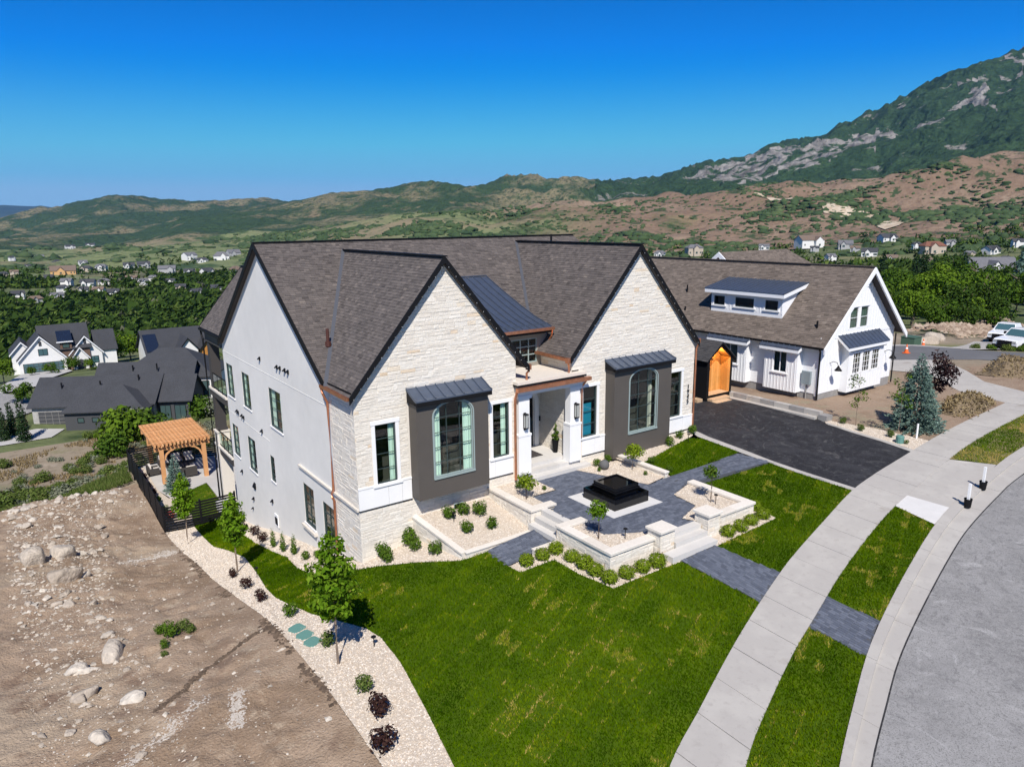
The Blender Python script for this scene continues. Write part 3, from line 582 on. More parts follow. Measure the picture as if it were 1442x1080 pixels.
# ridge caps
for a,b in (((9.95,35,mz(35)),(29.75,35,mz(35))),((14.22,YF-.05,9.65),(14.22,yv(9.6),9.65)),((25.05,YF-.05,9.82),(25.05,yv(9.8),9.82)),((12.95,39.5,bz(12.95)),(12.95,48.5,bz(12.95)))): strip(a,b,.28,.05,M_black,'ridge_cap',lift=.035)
for x0,f,x1,zt in ((9.98,lgz,14.22,9.65),(18.3,lgz,14.22,9.65),(20.75,rgz,25.05,9.82),(29.5,rgz,25.05,9.82)):
    strip((x0,yv(f(x0)),f(x0)),(x1,yv(zt),zt),.26,.03,M_valley_m,'valley_flashing',up=(0,-.3,1),lift=.035)
# rake boards along every gable edge
def rake(a,b,out,name='rake_board'):
    mb=MB();a=V3(*a);b=V3(*b);o=V3(*out)
    P=[a+V3(0,0,.045),b+V3(0,0,.045),b-V3(0,0,.24),a-V3(0,0,.24)];mb.prism([p+o*.02 for p in P],o*.06)
    return mb.build(name,M_black,HS)
for x0,f,x1,zt in ((9.95,lgz,14.22,9.65),(18.33,lgz,14.22,9.65),(20.7,rgz,25.05,9.82),(29.53,rgz,25.05,9.82)):
    rake((x0,YF,f(x0)),(x1,YF,zt),(0,-1,0))
    mb=MB();n=int(abs(x1-x0)/.3)
    for i in range(n):
        x=x0+(x1-x0)*(i+.5)/n;z=f(x)-.21;mb.box(x-.009,x+.009,YF-.095,YF-.082,z-.009,z+.009)
    mb.build('eave_lights',M_panel,HS,kind='stuff')
rake((9.98,26.95,mz(26.95)),(9.98,35,mz(35)),(-1,0,0));rake((9.98,35,mz(35)),(9.98,43.9,mz(43.9)),(-1,0,0));rake((9.96,48.45,4.62),(12.95,48.45,bz(12.95)),(0,1,0))
# eave gutters in copper, fascia
def gutter(a,b,r=.075,name='copper_gutter',m=None):
    mb=MB();mb.bar(a,b,r*1.9,r*1.7);return mb.build(name,m or M_copper,HS)
gutter((9.93,YF+.02,4.56),(9.93,27.3,4.60));gutter((20.62,YF+.02,4.76),(20.62,27.0,4.78));gutter((18.36,YF+.02,4.74),(18.36,27.0,4.76));gutter((29.56,YF+.02,4.66),(29.56,27.1,4.68))
gutter((9.93,43.3,4.50),(9.93,48.45,4.50),m=M_black)
for x,y0,y1,z in ((10.08,YF,27.1,4.68),(20.76,YF,26.9,4.8)): strip((x,y0+.05,z),(x,y1,z),.06,.2,M_black,'fascia')
def spout(path,r=.05,m=None):
    mb=MB();mb.tube(path,r,8);return mb.build('downspout',m or M_copper,HS)
spout([(9.93,27.28,4.55),(9.95,27.2,4.3),(10.10,27.14,3.9),(10.10,27.14,.15),(10.02,27.14,.02),(10.02,27.14,-.15),(10.10,27.14,-.3),(10.10,27.14,-3.1)],.055)
spout([(18.36,24.5,4.75),(18.36,24.56,4.55),(18.3,24.62,4.45),(18.3,24.62,4.16)])
spout([(20.62,24.5,4.75),(20.64,24.56,4.55),(20.72,24.62,4.45),(20.72,24.62,4.16)])
spout([(29.56,24.5,4.62),(29.5,24.6,4.3),(29.5,24.62,.0)],.045)
for x in (18.36,20.62,29.56): 
    mb=MB();mb.box(x-.1,x+.1,YF-.03,YF+.15,4.62,4.86);mb.build('gutter_hopper',M_copper,HS)
# ---- shed dormer between the gables: flared standing seam roof
D=Fr((0,27.0,0),(1,0,0),(0,-1,0));mb=MB();D.wall(mb,[(17.6,3.9),(21.3,3.9),(21.3,6.1),(17.6,6.1)],[(18.75,20.7,4.32,5.5)],back=.1);mb.build('dormer_wall',M_taupe2,HS)
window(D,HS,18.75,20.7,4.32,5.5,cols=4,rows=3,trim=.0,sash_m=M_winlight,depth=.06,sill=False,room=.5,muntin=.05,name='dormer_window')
prof=[(26.42,6.06),(27.0,6.2),(27.8,6.42),(29,6.86),(30.4,7.42),(32.05,8.14)]
mb=MB()
for (y0,z0),(y1,z1) in zip(prof,prof[1:]): mb.prism([(17.2,y0,z0),(21.15,y0,z0),(21.15,y1,z1),(17.2,y1,z1)],(0,0,-.07))
MR=mb.build('dormer_roof',M_seam,HS)
for x in np.arange(17.35,21.2,.42):
    mb=MB()
    for (y0,z0),(y1,z1) in zip(prof,prof[1:]): mb.bar((x,y0,z0+.025),(x,y1,z1+.025),.03,.05)
    mb.build('roof_seam',M_seam,MR)
mb=MB();mb.bar((17.2,32.07,8.17),(21.17,32.07,8.17),.16,.05);mb.bar((17.2,26.75,6.17),(21.15,26.75,6.17),.035,.07);mb.build('ridge_flashing',M_seam,MR)
mb=MB();mb.box(17.3,21.15,26.45,26.53,5.78,6.0);mb.box(17.3,21.15,26.53,27.0,5.86,5.9);mb.build('dormer_fascia',M_black,HS)
gutter((17.3,26.38,5.97),(21.25,26.38,5.97));spout([(21.18,26.4,5.95),(21.2,26.5,5.6),(21.2,26.75,5.3),(21.2,26.7,5.05)])
# plumbing vents on the roof
mb=MB();mb.lathe([(.05,6.9),(.05,7.75)],10.95,27.6+2.9*.0+0,8)
mb=MB();mb.tube([(10.9,28.7,mz(28.7)-.1),(10.9,28.7,mz(28.7)+.75)],.07,8);mb.tube([(10.9,28.7,mz(28.7)),(10.9,28.7,mz(28.7)+.2)],.13,8);mb.build('roof_flue',mat('rust_red_metal',(.07,.026,.02),rough=.7),HS)
mb=MB();mb.tube([(27.0,33.8,mz(33.8)-.1),(27.0,33.8,mz(33.8)+.9)],.06,8);mb.build('vent_pipe',M_black,HS)
# ---- bays
def bay(x0,x1,p,z0,z1,zr,wa,wb,wz0,wz1,arch,curt,cols):
    y=FY-p;B=Fr((0,y,0),(1,0,0),(0,-1,0));bo=thing_part=MB()
    n=14;c=(wa+wb)/2;rx=(wb-wa)/2;hole=[(wa,wz0),(wb,wz0)]+[(c+rx*math.cos(t),wz1-arch+arch*math.sin(t)) for t in np.linspace(0,math.pi,n)]
    B.wall(bo,[(x0,z0),(x1,z0),(x1,z1),(x0,z1)],[hole],back=.12)
    bo.poly([(x0,y,z0),(x0,FY,z0),(x0,FY,z1+.2),(x0,y,z1)]);bo.poly([(x1,y,z0),(x1,FY,z0),(x1,FY,z1+.2),(x1,y,z1)]);bo.poly([(x0,y,z0),(x1,y,z0),(x1,FY,z0),(x0,FY,z0)]);bo.poly([(x0,y,z1),(x1,y,z1),(x1,FY,z1+.2),(x0,FY,z1+.2)])
    o=bo.build('bay_box',M_taupe,HS)
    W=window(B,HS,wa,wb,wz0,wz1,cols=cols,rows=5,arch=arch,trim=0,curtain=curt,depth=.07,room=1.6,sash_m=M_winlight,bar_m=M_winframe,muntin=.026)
    t=MB();B.box(t,wa-.05,wb+.05,wz0-.07,wz0,-.02,.06);t.build('sill',M_winlight,W)
    r=MB();ov=.2;P=[(FY+.0,zr+.03),(FY-.2,zr-.06),(y-.05,z1+.20),(y-ov,z1+.17)]
    for (a,za),(b,zb_) in zip(P,P[1:]): r.prism([(x0-.1,a,za),(x1+.1,a,za),(x1+.1,b,zb_),(x0-.1,b,zb_)],(0,0,-.06))
    R=r.build('bay_roof',M_seam,HS)
    k=max(2,int((x1-x0+.2)/.42))
    for i in range(k+1):
        x=x0-.08+(x1-x0+.16)*i/k;sm=MB()
        for (a,za),(b,zb_) in zip(P,P[1:]): sm.bar((x,a,za+.02),(x,b,zb_+.02),.03,.045)
        sm.build('roof_seam',M_seam,R)
    f=MB();f.box(x0-.09,x1+.09,y-ov+.01,y-ov+.06,z1-.06,z1+.11);f.box(x0-.09,x1+.09,y-ov+.06,y-.002,z1-.02,z1+.04)
    for xx in (x0-.09,x1+.04): f.prism([(xx,y-ov+.07,z1-.0),(xx,FY-.05,z1-.0),(xx,FY-.05,zr-.05),(xx,y-ov+.07,z1+.1)],(.05,0,0))
    f.build('bay_fascia',M_black,HS)
bay(12.5,15.86,.65,.05,4.05,4.56,13.24,15.09,.88,3.98,.56,[(.0,.2),(.78,1)],3)
bay(23.1,27.05,.62,-.4,4.0,4.45,24.13,26.04,.75,3.87,.52,None,3)
for (a,b,c,d,cu,gl) in ((11.0,11.88,.9,3.35,[(.72,1)],None),(16.5,17.36,.86,3.3,[(.62,.92)],None),(21.65,22.53,.84,3.3,None,M_glassb),(27.7,28.5,.8,3.22,None,None)):
    W=window(F,HS,a,b,c,d,cols=1,rows=4,trim=.15,curtain=cu,glass=gl,depth=.08,room_m=None)
    if gl:
        bl=MB();F.box(bl,a+.06,b-.22,c+.05,d-.85,-.16,-.14);bl.build('blue_blind',mat('blue_blind',(.10,.42,.50),rough=.7),W)
# white panel wainscot with joints between panels
def panels(us,z0,z1):
    for a,b in zip(us,us[1:]):
        mb=MB();F.box(mb,a+.006,b-.006,z0,z1,-.01,.035);mb.build('wainscot_panel',M_panel,HS)
panels((WX-.02,11.45,12.05,12.49),0,.86);panels((15.87,16.6,17.55),0,.80);panels((21.62,22.4,23.09),-.06,.70);panels((27.06,27.9,28.7,29.5),-.06,.66)
for a,b,z in ((WX-.03,12.49,.88),(15.87,17.55,.82),(21.62,23.09,.72),(27.06,29.5,.68)):
    mb=MB();F.box(mb,a,b,z-.02,z+.05,0,.055);mb.build('wainscot_cap',M_panel,HS)
for a,b,z in ((WX-.03,12.49,0),(15.87,17.55,0),(21.62,23.09,-.06),(27.06,29.5,-.06)):
    mb=MB();F.box(mb,a,b,z-.04,z-.005,-.01,.05);mb.build('drip_edge',M_black,HS)
# house number
for k,ch in enumerate('1945'):
    cu=bpy.data.curves.new('house_number','FONT');cu.body=ch;cu.size=.33;cu.extrude=.012;cu.align_x='CENTER';o=bpy.data.objects.new('house_number',cu);COL.objects.link(o)
    dg=bpy.context.evaluated_depsgraph_get();me=bpy.data.meshes.new_from_object(o.evaluated_get(dg));bpy.data.objects.remove(o)
    me.transform(Matrix.Translation((29.02-WX,-.075,2.2-.265*k))@Matrix.Rotation(math.pi/2,4,'X'));link('house_number',me,M_black,HS)
# ---- porch: columns, beam, slab roof with copper gutter
PY=24.5
for x0,x1 in ((17.76,18.44),(20.72,21.4)):
    c=MB();c.box(x0,x1,PY,24.95 if x0<19 else 25.0,-.17,1.62);cc=c.build('porch_column',M_panel,HS)
    c=MB();c.box(x0+.05,x1-.05,PY+.05,24.93,1.72,3.45);c.build('column_shaft',M_panel,cc)
    c=MB();c.box(x0-.02,x1+.02,PY-.02,24.97,1.62,1.72);c.build('column_belt',M_panel,cc)
    c=MB();c.box(x0-.03,x1+.03,PY-.03,24.98,3.34,3.498);c.build('column_capital',M_panel,cc)
c=MB();c.box(17.72,21.45,PY,24.8,3.50,3.72);c.build('porch_beam',M_panel,HS)
c=MB();c.box(17.66,21.5,PY-.08,24.69,3.722,3.95);c.build('porch_fascia',mat('grey_fascia',(.22,.22,.22),rough=.6),HS)
c=MB();c.box(17.6,21.55,PY-.16,24.69,4.03,4.15);c.box(17.77,20.94,24.69,26.99,4.03,4.15);c.build('porch_slab',M_cap,HS)
c=MB();c.box(17.6,21.55,PY-.17,24.69,3.95,4.03);c.build('slab_edge',M_black,HS)
gutter((17.5,PY-.25,3.835),(21.72,PY-.25,3.835),.10)
spout([(17.56,PY-.22,3.9),(17.56,PY-.1,3.6),(17.62,PY+.06,3.4),(17.62,PY+.06,-.35)],.06);spout([(21.66,PY-.22,3.9),(21.62,PY-.0,3.6),(21.5,PY+.08,3.4),(21.5,PY+.08,.9)],.04)
# arched black front door
n=12;dz=[(19.42,0.01),(20.66,0.01)]+[(20.04+.62*math.cos(t),2.25+.55*math.sin(t)) for t in np.linspace(0,math.pi,n)]
c=MB();c.prism([PB.p(*q,-.12) for q in dz],PB.N*.06);DR=c.build('front_door',M_black,HS)
c=MB();c.tube([PB.p(20.45,.6,-.02),PB.p(20.45,1.5,-.02)],.025,6);c.build('handle',M_winlight,DR)
c=MB();ou=[(19.2,0.005),(20.9,0.005)]+[(20.05+.85*math.cos(t),2.25+.8*math.sin(t)) for t in np.linspace(0,math.pi,n)]
v,f=tri2d(ou,[dz]);c.add([PB.p(a,b,.06) for a,b in v],f)
m=len(ou)
for L_ in (ou,dz):
    for i in range(len(L_)): a=L_[i];b=L_[(i+1)%len(L_)];c.poly([PB.p(*a,.06),PB.p(*b,.06),PB.p(*b,-.12),PB.p(*a,-.12)])
c.build('door_surround',M_panel,HS)
c=MB();PB.box(c,20.93,20.99,1.25,1.5,.05,.09);c.build('doorbell',M_black,HS)
# lanterns on the columns
M_lamp=mat('lantern_glass',(.35,.36,.34),rough=.15,spec=.8)
for x in (18.12,21.08):
    c=MB();y=PY+.05;c.box(x-.1,x+.1,y-.2,y-.0,2.62,2.66);c.box(x-.09,x+.09,y-.19,y-.01,1.98,2.02);c.box(x-.06,x+.06,y-.02,y+.0,1.9,2.7)
    for a,b in ((-.09,-.19),(.075,-.19),(-.09,-.025),(.075,-.025)): c.box(x+a,x+a+.015,y+b,y+b+.015,2.02,2.62)
    LN=c.build('wall_lantern',M_black,HS);c=MB();c.box(x-.07,x+.07,y-.17,y-.03,2.03,2.61);c.build('lantern_glass',M_lamp,LN)
# ---- rear balconies on the left back corner
M_dtrim=mat('dark_brown_trim',(.055,.05,.048),rough=.55)
c=MB();c.box(10.16,10.32,44,48.2,3.85,4.45);c.box(10.1,10.16,44,48.3,3.78,3.86);c.build('balcony_beam',M_dtrim,HS)
c=MB();c.box(10.18,10.75,47.3,47.9,.75,3.85);c.build('balcony_post',M_dtrim,HS)
c=MB();c.box(10.18,10.75,47.3,47.9,-2.2,.2);c.build('balcony_post',M_dtrim,HS)
for z in (.75,-3.05):
    c=MB();c.box(10.14,16,44.0,48.3,z-.55,z-.12);c.build('balcony_floor',M_dtrim,HS)
    c=MB();c.box(10.08,16,44.0,48.36,z-.12,z);c.build('balcony_edge',M_cap,HS)
    c=MB()
    for a,b in (((10.2,44.1),(10.2,47.25)),):
        c.bar((*a,z+1.02),(*b,z+1.02),.05,.05);c.bar((*a,z+.1),(*b,z+.1),.04,.04)
        for t in (0,.33,.66,1): y=a[1]+(b[1]-a[1])*t;c.bar((10.2,y,z),(10.2,y,z+1.02),.04,.04)
    RL=c.build('balcony_railing',M_black,HS);c=MB();c.box(10.19,10.205,44.15,47.2,z+.15,z+.97);c.build('railing_glass',M_glass,RL)
c=MB();c.box(10.1,10.85,47.2,48.0,-7.2,-2.2);pc=c.build('balcony_pillar',M_mortar,HS)
c=MB();c.box(10.05,10.9,47.15,48.05,-2.2,-2.1);c.build('pillar_cap',M_cap,pc)
c=MB();c.tube([(9.98,48.38,4.5),(10.0,48.3,4.1),(10.02,48.15,3.9),(10.02,48.15,-6.9)],.06,8);c.build('downspout',M_black,HS)
c=MB();c.tube([(10.05,47.45,-2.2),(10.05,47.45,-6.9)],.035,6);c.build('downspout',M_black,HS)
# ============================================================ GROUND AND PAVING
M_dirt=ramp_mat('bare_dirt',[(.318,.235,.166),(.35,.46,.60,(.232,.164,.11)),(1.6,.55,.68,(.37,.292,.212)),(7,.56,.70,(.20,.145,.10)),(.12,.55,.62,(.345,.268,.192)),(22,.6,.7,(.43,.36,.285)),(.8,.57,.66,(.215,.15,.105))],bump=(14,1.,.07))
M_soil=ramp_mat('yard_soil',[(.27,.20,.145),(.5,.48,.6,(.22,.155,.11)),(3,.58,.7,(.33,.26,.19)),(.25,.58,.66,(.24,.22,.15))],bump=(9,.8,.08))
M_turf=ramp_mat('turf',[(.048,.088,.0015),(.7,.5,.62,(.07,.115,.002)),(5,.55,.7,(.036,.068,.001))],bump=(60,.5,.02))
M_gravel=ramp_mat('white_gravel',[(.50,.425,.34),(14,.45,.6,(.58,.51,.43)),(30,.55,.65,(.42,.34,.26))],bump=(45,.9,.03))
M_walk=ramp_mat('sidewalk_concrete',[(.375,.355,.33),(.8,.45,.6,(.41,.39,.36)),(4,.55,.7,(.345,.325,.30)),(.5,.62,.68,(.31,.285,.255)),(18,.64,.72,(.27,.255,.235))],bump=(120,.25,.005))
M_newconc=mat('new_concrete',(.55,.54,.525),rough=.85,noise=[(2,.05),(20,.04)],bump=(90,.2,.005))
M_road=ramp_mat('grey_asphalt',[(.205,.202,.20),(.3,.44,.58,(.28,.275,.272),2.5),(1.1,.52,.62,(.15,.148,.148),4.),(.12,.56,.66,(.31,.305,.30)),(4,.52,.62,(.27,.265,.26),2.),(2.2,.54,.64,(.165,.162,.16),5.),(11,.5,.62,(.25,.246,.242),1.),(.5,.60,.70,(.36,.355,.35),3.),(30,.54,.62,(.14,.138,.136)),(60,.56,.62,(.32,.315,.31))],bump=(150,.7,.01))
M_asph=ramp_mat('black_asphalt',[(.019,.019,.022),(.3,.48,.60,(.034,.034,.038),3.),(1.1,.54,.66,(.056,.056,.06),5.),(.55,.58,.68,(.085,.083,.082),4.),(20,.55,.65,(.045,.045,.048)),(50,.58,.66,(.065,.064,.064))],rough=.75,bump=(200,.5,.006))
M_paver=mat('blue_grey_paver',[(0,(.070,.080,.105)),(.5,(.095,.108,.140)),(1,(.128,.143,.18))],rough=.8,noise=[(25,.12)])
M_pvbase=mat('paver_joint_sand',(.075,.08,.092),rough=.95)
M_xroad=ramp_mat('cross_street',[(.13,.13,.135),(.4,.5,.65,(.15,.15,.155))],bump=(100,.3,.01))
def sf(p): return [tuple(q) for q in p]
S_IN=smoothline([(5,6.0),(8.5,8.1),(11.43,9.74),(13.49,10.58),(16.2,11.66),(19.42,12.79),(23.4,14.0),(29.55,15.34),(35.82,16.13),(41.13,16.55),(49.76,16.9),(57,17.2)],6)
S_OUT=smoothline([(5,4.35),(9,6.6),(12.86,8.65),(14.59,9.4),(17.31,10.39),(19.79,11.15),(23.13,12.14),(27.33,13.1),(31.4,13.75),(36.29,14.5),(40.57,14.9),(49,15.2),(57,15.4)],6)
K_IN=smoothline([(5,2.3),(9,4.5),(12,6.1),(14.61,7.32),(16.62,8.15),(19.17,9.14),(21.93,9.99),(25.42,10.91),(28.56,11.63),(31.47,12.12),(37.26,12.76),(40.74,12.95),(50,13.2),(60,13.4)],6)
K_OUT=smoothline([(5,1.75),(9,3.95),(12.3,5.6),(15.13,6.86),(17.45,7.72),(19.75,8.52),(22.84,9.35),(26.44,10.2),(29.57,10.83),(33.72,11.38),(37.21,11.66),(50,12.1),(60,12.3)],6)
def at_y(line,x):
    for (a,b),(c,d) in zip(line,line[1:]):
        if (a-x)*(c-x)<=0 and a!=c: return b+(d-b)*(x-a)/(c-a)
    return line[-1][1]
def rsp(line,step):
    L=[0]
    for a,b in zip(line,line[1:]): L.append(L[-1]+math.hypot(b[0]-a[0],b[1]-a[1]))
    n=int(round(L[-1]/step));s=np.linspace(0,L[-1],n+1);return [(float(np.interp(t,L,[p[0] for p in line])),float(np.interp(t,L,[p[1] for p in line]))) for t in s]
def slabs(name,inner,outer,n,m,parent,off,gap=.012,sub=3,th=.12,rj=0.):
    """concrete slabs laid between two edge lines, one object each"""
    I=rsp(inner,.01);O=rsp(outer,.01);
    def P(l,t): return l[min(len(l)-1,int(t*(len(l)-1)))]
    for k in range(n):
        L_=math.hypot(I[-1][0]-I[0][0],I[-1][1]-I[0][1]);g=gap/max(L_,1);a=k/n+g;b=(k+1)/n-g;mb=MB();T=[];z0=RN.uniform(-rj,rj)
        for i in range(sub+1):
            t=a+(b-a)*i/sub;p=P(I,t);q=P(O,t)
            for s in (0.,.5,1.): x=p[0]+(q[0]-p[0])*s;y=p[1]+(q[1]-p[1])*s;T.append((x,y,hzn(x,y)+off+z0))
        B=[(x,y,z-th) for x,y,z in T];N=len(T);f=[]
        for i in range(sub):
            for j in (0,1): c=i*3+j;f.append((c,c+1,c+4,c+3))
        ring=[0,1,2]+[3*i+2 for i in range(1,sub+1)]+[3*sub+1,3*sub]+[3*i for i in range(sub-1,0,-1)]
        for i in range(len(ring)): u=ring[i];v=ring[(i+1)%len(ring)];f.append((u,N+u,N+v,v))
        mb.add(T+B,f,RN.uniform(.1,.9));me=mb.build(name,m,parent)
        if sum(p.normal.z for p in me.data.polygons[:2*sub])<0: me.data.flip_normals()
# dirt lot
DL=[(-14,5),(5.99,5),(5.98,14),(6.02,18.1),(6.0,22.6),(6.02,26.5),(6.0,32.2),(5.97,38.6),(5.95,44.3),(5.95,54.6),(4.6,53.9),(3,53.3),(1,52.3),(-1.5,51.6),(-5,51),(-14,50)]
def dirt_h(x,y):
    z=h_near(x,y); k=sstep(6.05,4.2,x)
    ber=np.exp(-((y-(51.4+.4*np.maximum(x,0))))**2/3)*.25
    d=np.abs(np.abs(x-(4.4-.085*(y-14)+.5*np.sin(y*.16)))-.85);rut=-.075*np.exp(-(d/.17)**2)+.035*np.exp(-((d-.33)/.12)**2)
    d2=np.abs(np.abs(y-(33+.35*x+.6*np.sin(x*.7)))-.85);rut=rut-.06*np.exp(-(d2/.17)**2)*(fbm(x*.4,y*.4,2,6)>-.1)
    return z+k*(rut*(.6+fbm(x*.5,y*.5,3,7))+.26*fbm(x*.3,y*.3,5,21)+.15*fbm(x*1.3,y*1.3,5,22)+.09*np.maximum(fbm(x*5,y*5,4,23),-.1)+ber)
sheet('dirt_lot',DL,M_dirt,0,.17,fn=dirt_h)
LAWN=[(6.2,6.7),(7.0,11),(7.35,12.93),(7.79,15.14),(8.2,17.5),(8.33,19.14),(8.21,20.0),(7.77,21.04),(7.24,22.31),(6.98,23.85),(6.92,25.5),(7.1,27.5),(7.4,29.5),(7.64,31.37),(7.86,33.71),(7.65,36.39),(7.4,38.35),(7.56,42.4),(7.6,44.35),(9.66,44.35),(9.6,43.16),(9.33,41.02),(9.04,38.26),(8.9,35.62),(8.91,33.13),(9.01,30.67),(8.68,28.32),(8.69,26.38),(9.22,25.0),(9.74,24.43),(10.6,23.66),(11.64,22.7),(12.75,21.4),(13.75,21.1),(13.75,19.7),(13.83,19.06),(15.25,18.88),(15.3,17.5),(15.62,16.1),(18.7,15.82),(18.9,12.75)]+[p for p in S_IN[::-1] if p[0]<18.97]
LAWN_E=[(20.65,15.8),(21.0,13.4)]+[p for p in S_IN if 21.03<p[0]<29.0]+[(29.0,15.25),(28.95,19.4),(24.05,19.85),(24.05,18.4),(24.75,18.3),(24.8,17.1),(24.55,15.95)]
LAWN_N=[(24.0,21.05),(28.95,21.15),(29.0,23.5),(28.4,24.0),(24.0,22.9)]
PK1=[p for p in S_OUT if p[0]<18.9]+[(18.98,10.9),(18.98,9.1)]+[p for p in K_IN[::-1] if p[0]<18.9]
PK2=[(20.95,11.5)]+[p for p in S_OUT if 21<p[0]<29]+[(29.05,13.4),(28.7,11.7)]+[p for p in K_IN[::-1] if 21.<p[0]<28.6]+[(20.95,9.72)]
PK3=[(36.4,14.5)]+[p for p in S_OUT if 36.5<p[0]]+[p for p in K_IN[::-1] if p[0]>37.3 and p[0]<57]+[(37.26,12.8)]
for nm,pl in (('lawn',LAWN),('lawn',LAWN_E),('lawn',LAWN_N),('lawn',PK1),('lawn',PK2)): sheet(nm,pl,M_turf,.02,.5)
M_dryturf=ramp_mat('dry_turf',[(.16,.15,.055),(.6,.45,.58,(.075,.10,.025)),(2,.5,.65,(.24,.19,.10))],bump=(50,.5,.02))
sheet('verge',PK3,M_dryturf,.02,.5)
# gravel beds
GL=[(6.0,6.5),(5.99,14),(6.02,18.1),(6.0,22.6),(6.02,26.5),(6.0,32.2),(5.97,38.6),(5.95,44.3),(7.6,44.35),(7.56,42.4),(7.4,38.35),(7.65,36.39),(7.86,33.71),(7.64,31.37),(7.4,29.5),(7.1,27.5),(6.92,25.5),(6.98,23.85),(7.24,22.31),(7.77,21.04),(8.21,20.0),(8.33,19.14),(8.2,17.5),(7.79,15.14),(7.35,12.93),(7.0,11),(6.2,6.7)]
GH=[(9.66,44.35),(10.19,44.35),(10.19,24.7),(12.5,24.7),(12.85,21.45),(12.75,21.4),(11.64,22.7),(10.6,23.66),(9.74,24.43),(9.22,25.0),(8.69,26.38),(8.68,28.32),(9.01,30.67),(8.91,33.13),(8.9,35.62),(9.04,38.26),(9.33,41.02),(9.6,43.16)]
GB=[(13.83,19.06),(15.25,18.88),(15.3,17.5),(15.62,16.1),(18.7,15.82),(18.7,16.45),(16.2,16.85),(16.2,19.68),(13.75,19.68)]
GR=[(20.65,15.8),(24.55,15.95),(24.8,17.1),(24.75,18.3),(23.9,18.4),(23.9,16.75),(20.9,16.5)]
GN=[(23.9,21.05),(24.0,22.9),(28.4,24.0),(29.05,24.2),(29.45,24.7),(23.2,24.7),(23.6,21.2)]
GNB=[(36.95,21.3),(37.75,21.9),(38.35,19.4),(38.4,16.4),(36.3,16.22),(36.6,18),(36.85,19.6)]
for pl in (GL,GH,GB,GR,GN,GNB): sheet('gravel_bed',pl,M_gravel,.012,.4)
def flat(name,poly,z,m,parent=None,kind='structure',th=None):
    v,f=tri2d(ccw(poly));mb=MB();mb.add([(a,b,z) for a,b in v],f)
    if th:
        pl=ccw(poly)
        for i in range(len(pl)): a=pl[i];b=pl[(i+1)%len(pl)];mb.poly([(*a,z-th),(*b,z-th),(*b,z),(*a,z)])
    return mb.build(name,m,parent,kind)
PBED=[(12.9,21.5),(16.2,21.3),(16.2,24.69),(12.6,24.69)];pbz=lambda x,y:-.84-.135*(24.7-np.asarray(y))
sheet('gravel_bed',PBED,M_gravel,0,.5,fn=lambda x,y:pbz(x,y))
BEDA=[(16.45,21.85),(17.2,21.85),(17.2,22.85),(18.5,22.85),(18.5,24.2),(17.75,24.2),(17.75,24.69),(16.45,24.69)]
BEDB=[(20.88,24.2),(22.2,20.86),(23.55,21.1),(23.6,24.02),(23.05,24.1),(23.05,24.69),(21.45,24.69),(21.45,24.2)]
BEDC=[(22.2,19.35),(22.0,18.0),(20.57,17.46),(20.8,16.95),(23.7,16.9),(23.7,19.85)]
BEDE=[(16.35,17.0),(18.9,17.0),(18.85,17.3),(18.53,17.41),(17.08,18.2),(17.1,19.45),(16.35,19.45)]
for pl in (BEDA,BEDB,BEDC,BEDE): flat('gravel_bed',pl,-.485,M_gravel)
# paved surfaces of separate pavers
def paved(name,poly,zf,ang=0,lx=.24,ly=.12,seed=5,herr=False):
    rn=random.Random(seed);ca,sa=math.cos(ang),math.sin(ang);R_=lambda x,y:(x*ca-y*sa,x*sa+y*ca);Ri=lambda x,y:(x*ca+y*sa,-x*sa+y*ca)
    pl=[Ri(*p) for p in ccw(poly)];xs=[p[0] for p in pl];ys=[p[1] for p in pl];mb=MB();g=.006
    y=min(ys);r=0
    while y<max(ys):
        x=min(xs)-lx*((r%3)/3.+rn.random()*.15)
        while x<max(xs):
            l=lx*rn.choice((.7,1,1,1.3));cx,cy=x+l/2,y+ly/2;c4=[(x+g,y+g),(x+l-g,y+g),(x+l-g,y+ly-g),(x+g,y+ly-g)]
            if all(inside(*p,pl) for p in c4) or inside(cx,cy,pl):
                q=[R_(*p) for p in c4];h=rn.uniform(-.003,.004)
                if callable(zf): zz=[zf(*p)+h for p in q]
                else: zz=[zf+h]*4
                ctr=(sum(p[0] for p in q)/4,sum(p[1] for p in q)/4)
                T=[(ctr[0]+(p[0]-ctr[0])*.96,ctr[1]+(p[1]-ctr[1])*.93,k) for p,k in zip(q,zz)];Bq=[(*p,k-.02) for p,k in zip(q,zz)]
                mb.add(T+Bq,[(0,1,2,3)]+[(4+i,4+(i+1)%4,(i+1)%4,i) for i in range(4)],rn.uniform(.02,1))
            x+=l
        y+=ly;r+=1
    return mb
PLAZA=[(17.3,19.75),(16.98,19.95),(16.98,21.1),(17.4,21.5),(17.45,21.84),(17.2,21.9),(17.2,22.85),(18.5,22.85),(18.5,24.2),(20.88,24.2),(22.2,20.86),(23.55,21.0),(23.6,19.9),(22.2,19.35),(22.0,18.0),(20.57,17.46),(20.75,17.03),(19.02,17.03),(18.85,17.3),(18.53,17.41),(17.08,18.2),(17.1,19.45),(17.3,19.5)]
pz=flat('plaza',PLAZA,-.512,M_pvbase);paved('paver',PLAZA,-.498,math.radians(0)).build('pavers',M_paver,pz,kind='stuff')
PATH_E=[(23.62,19.87),(23.57,21.0),(28.95,21.1),(28.92,19.45)]
zE=lambda x,y:-.498+(h_near(29.,20.)+.05+.498)*max(0,(x-23.6)/5.4)
o=MB();o.prism([(*p,zE(*p)-.014) for p in PATH_E],(0,0,-.4));pe=o.build('garden_path',M_pvbase,None,'structure');paved('paver',PATH_E,zE,0,seed=6).build('pavers',M_paver,pe,kind='stuff')
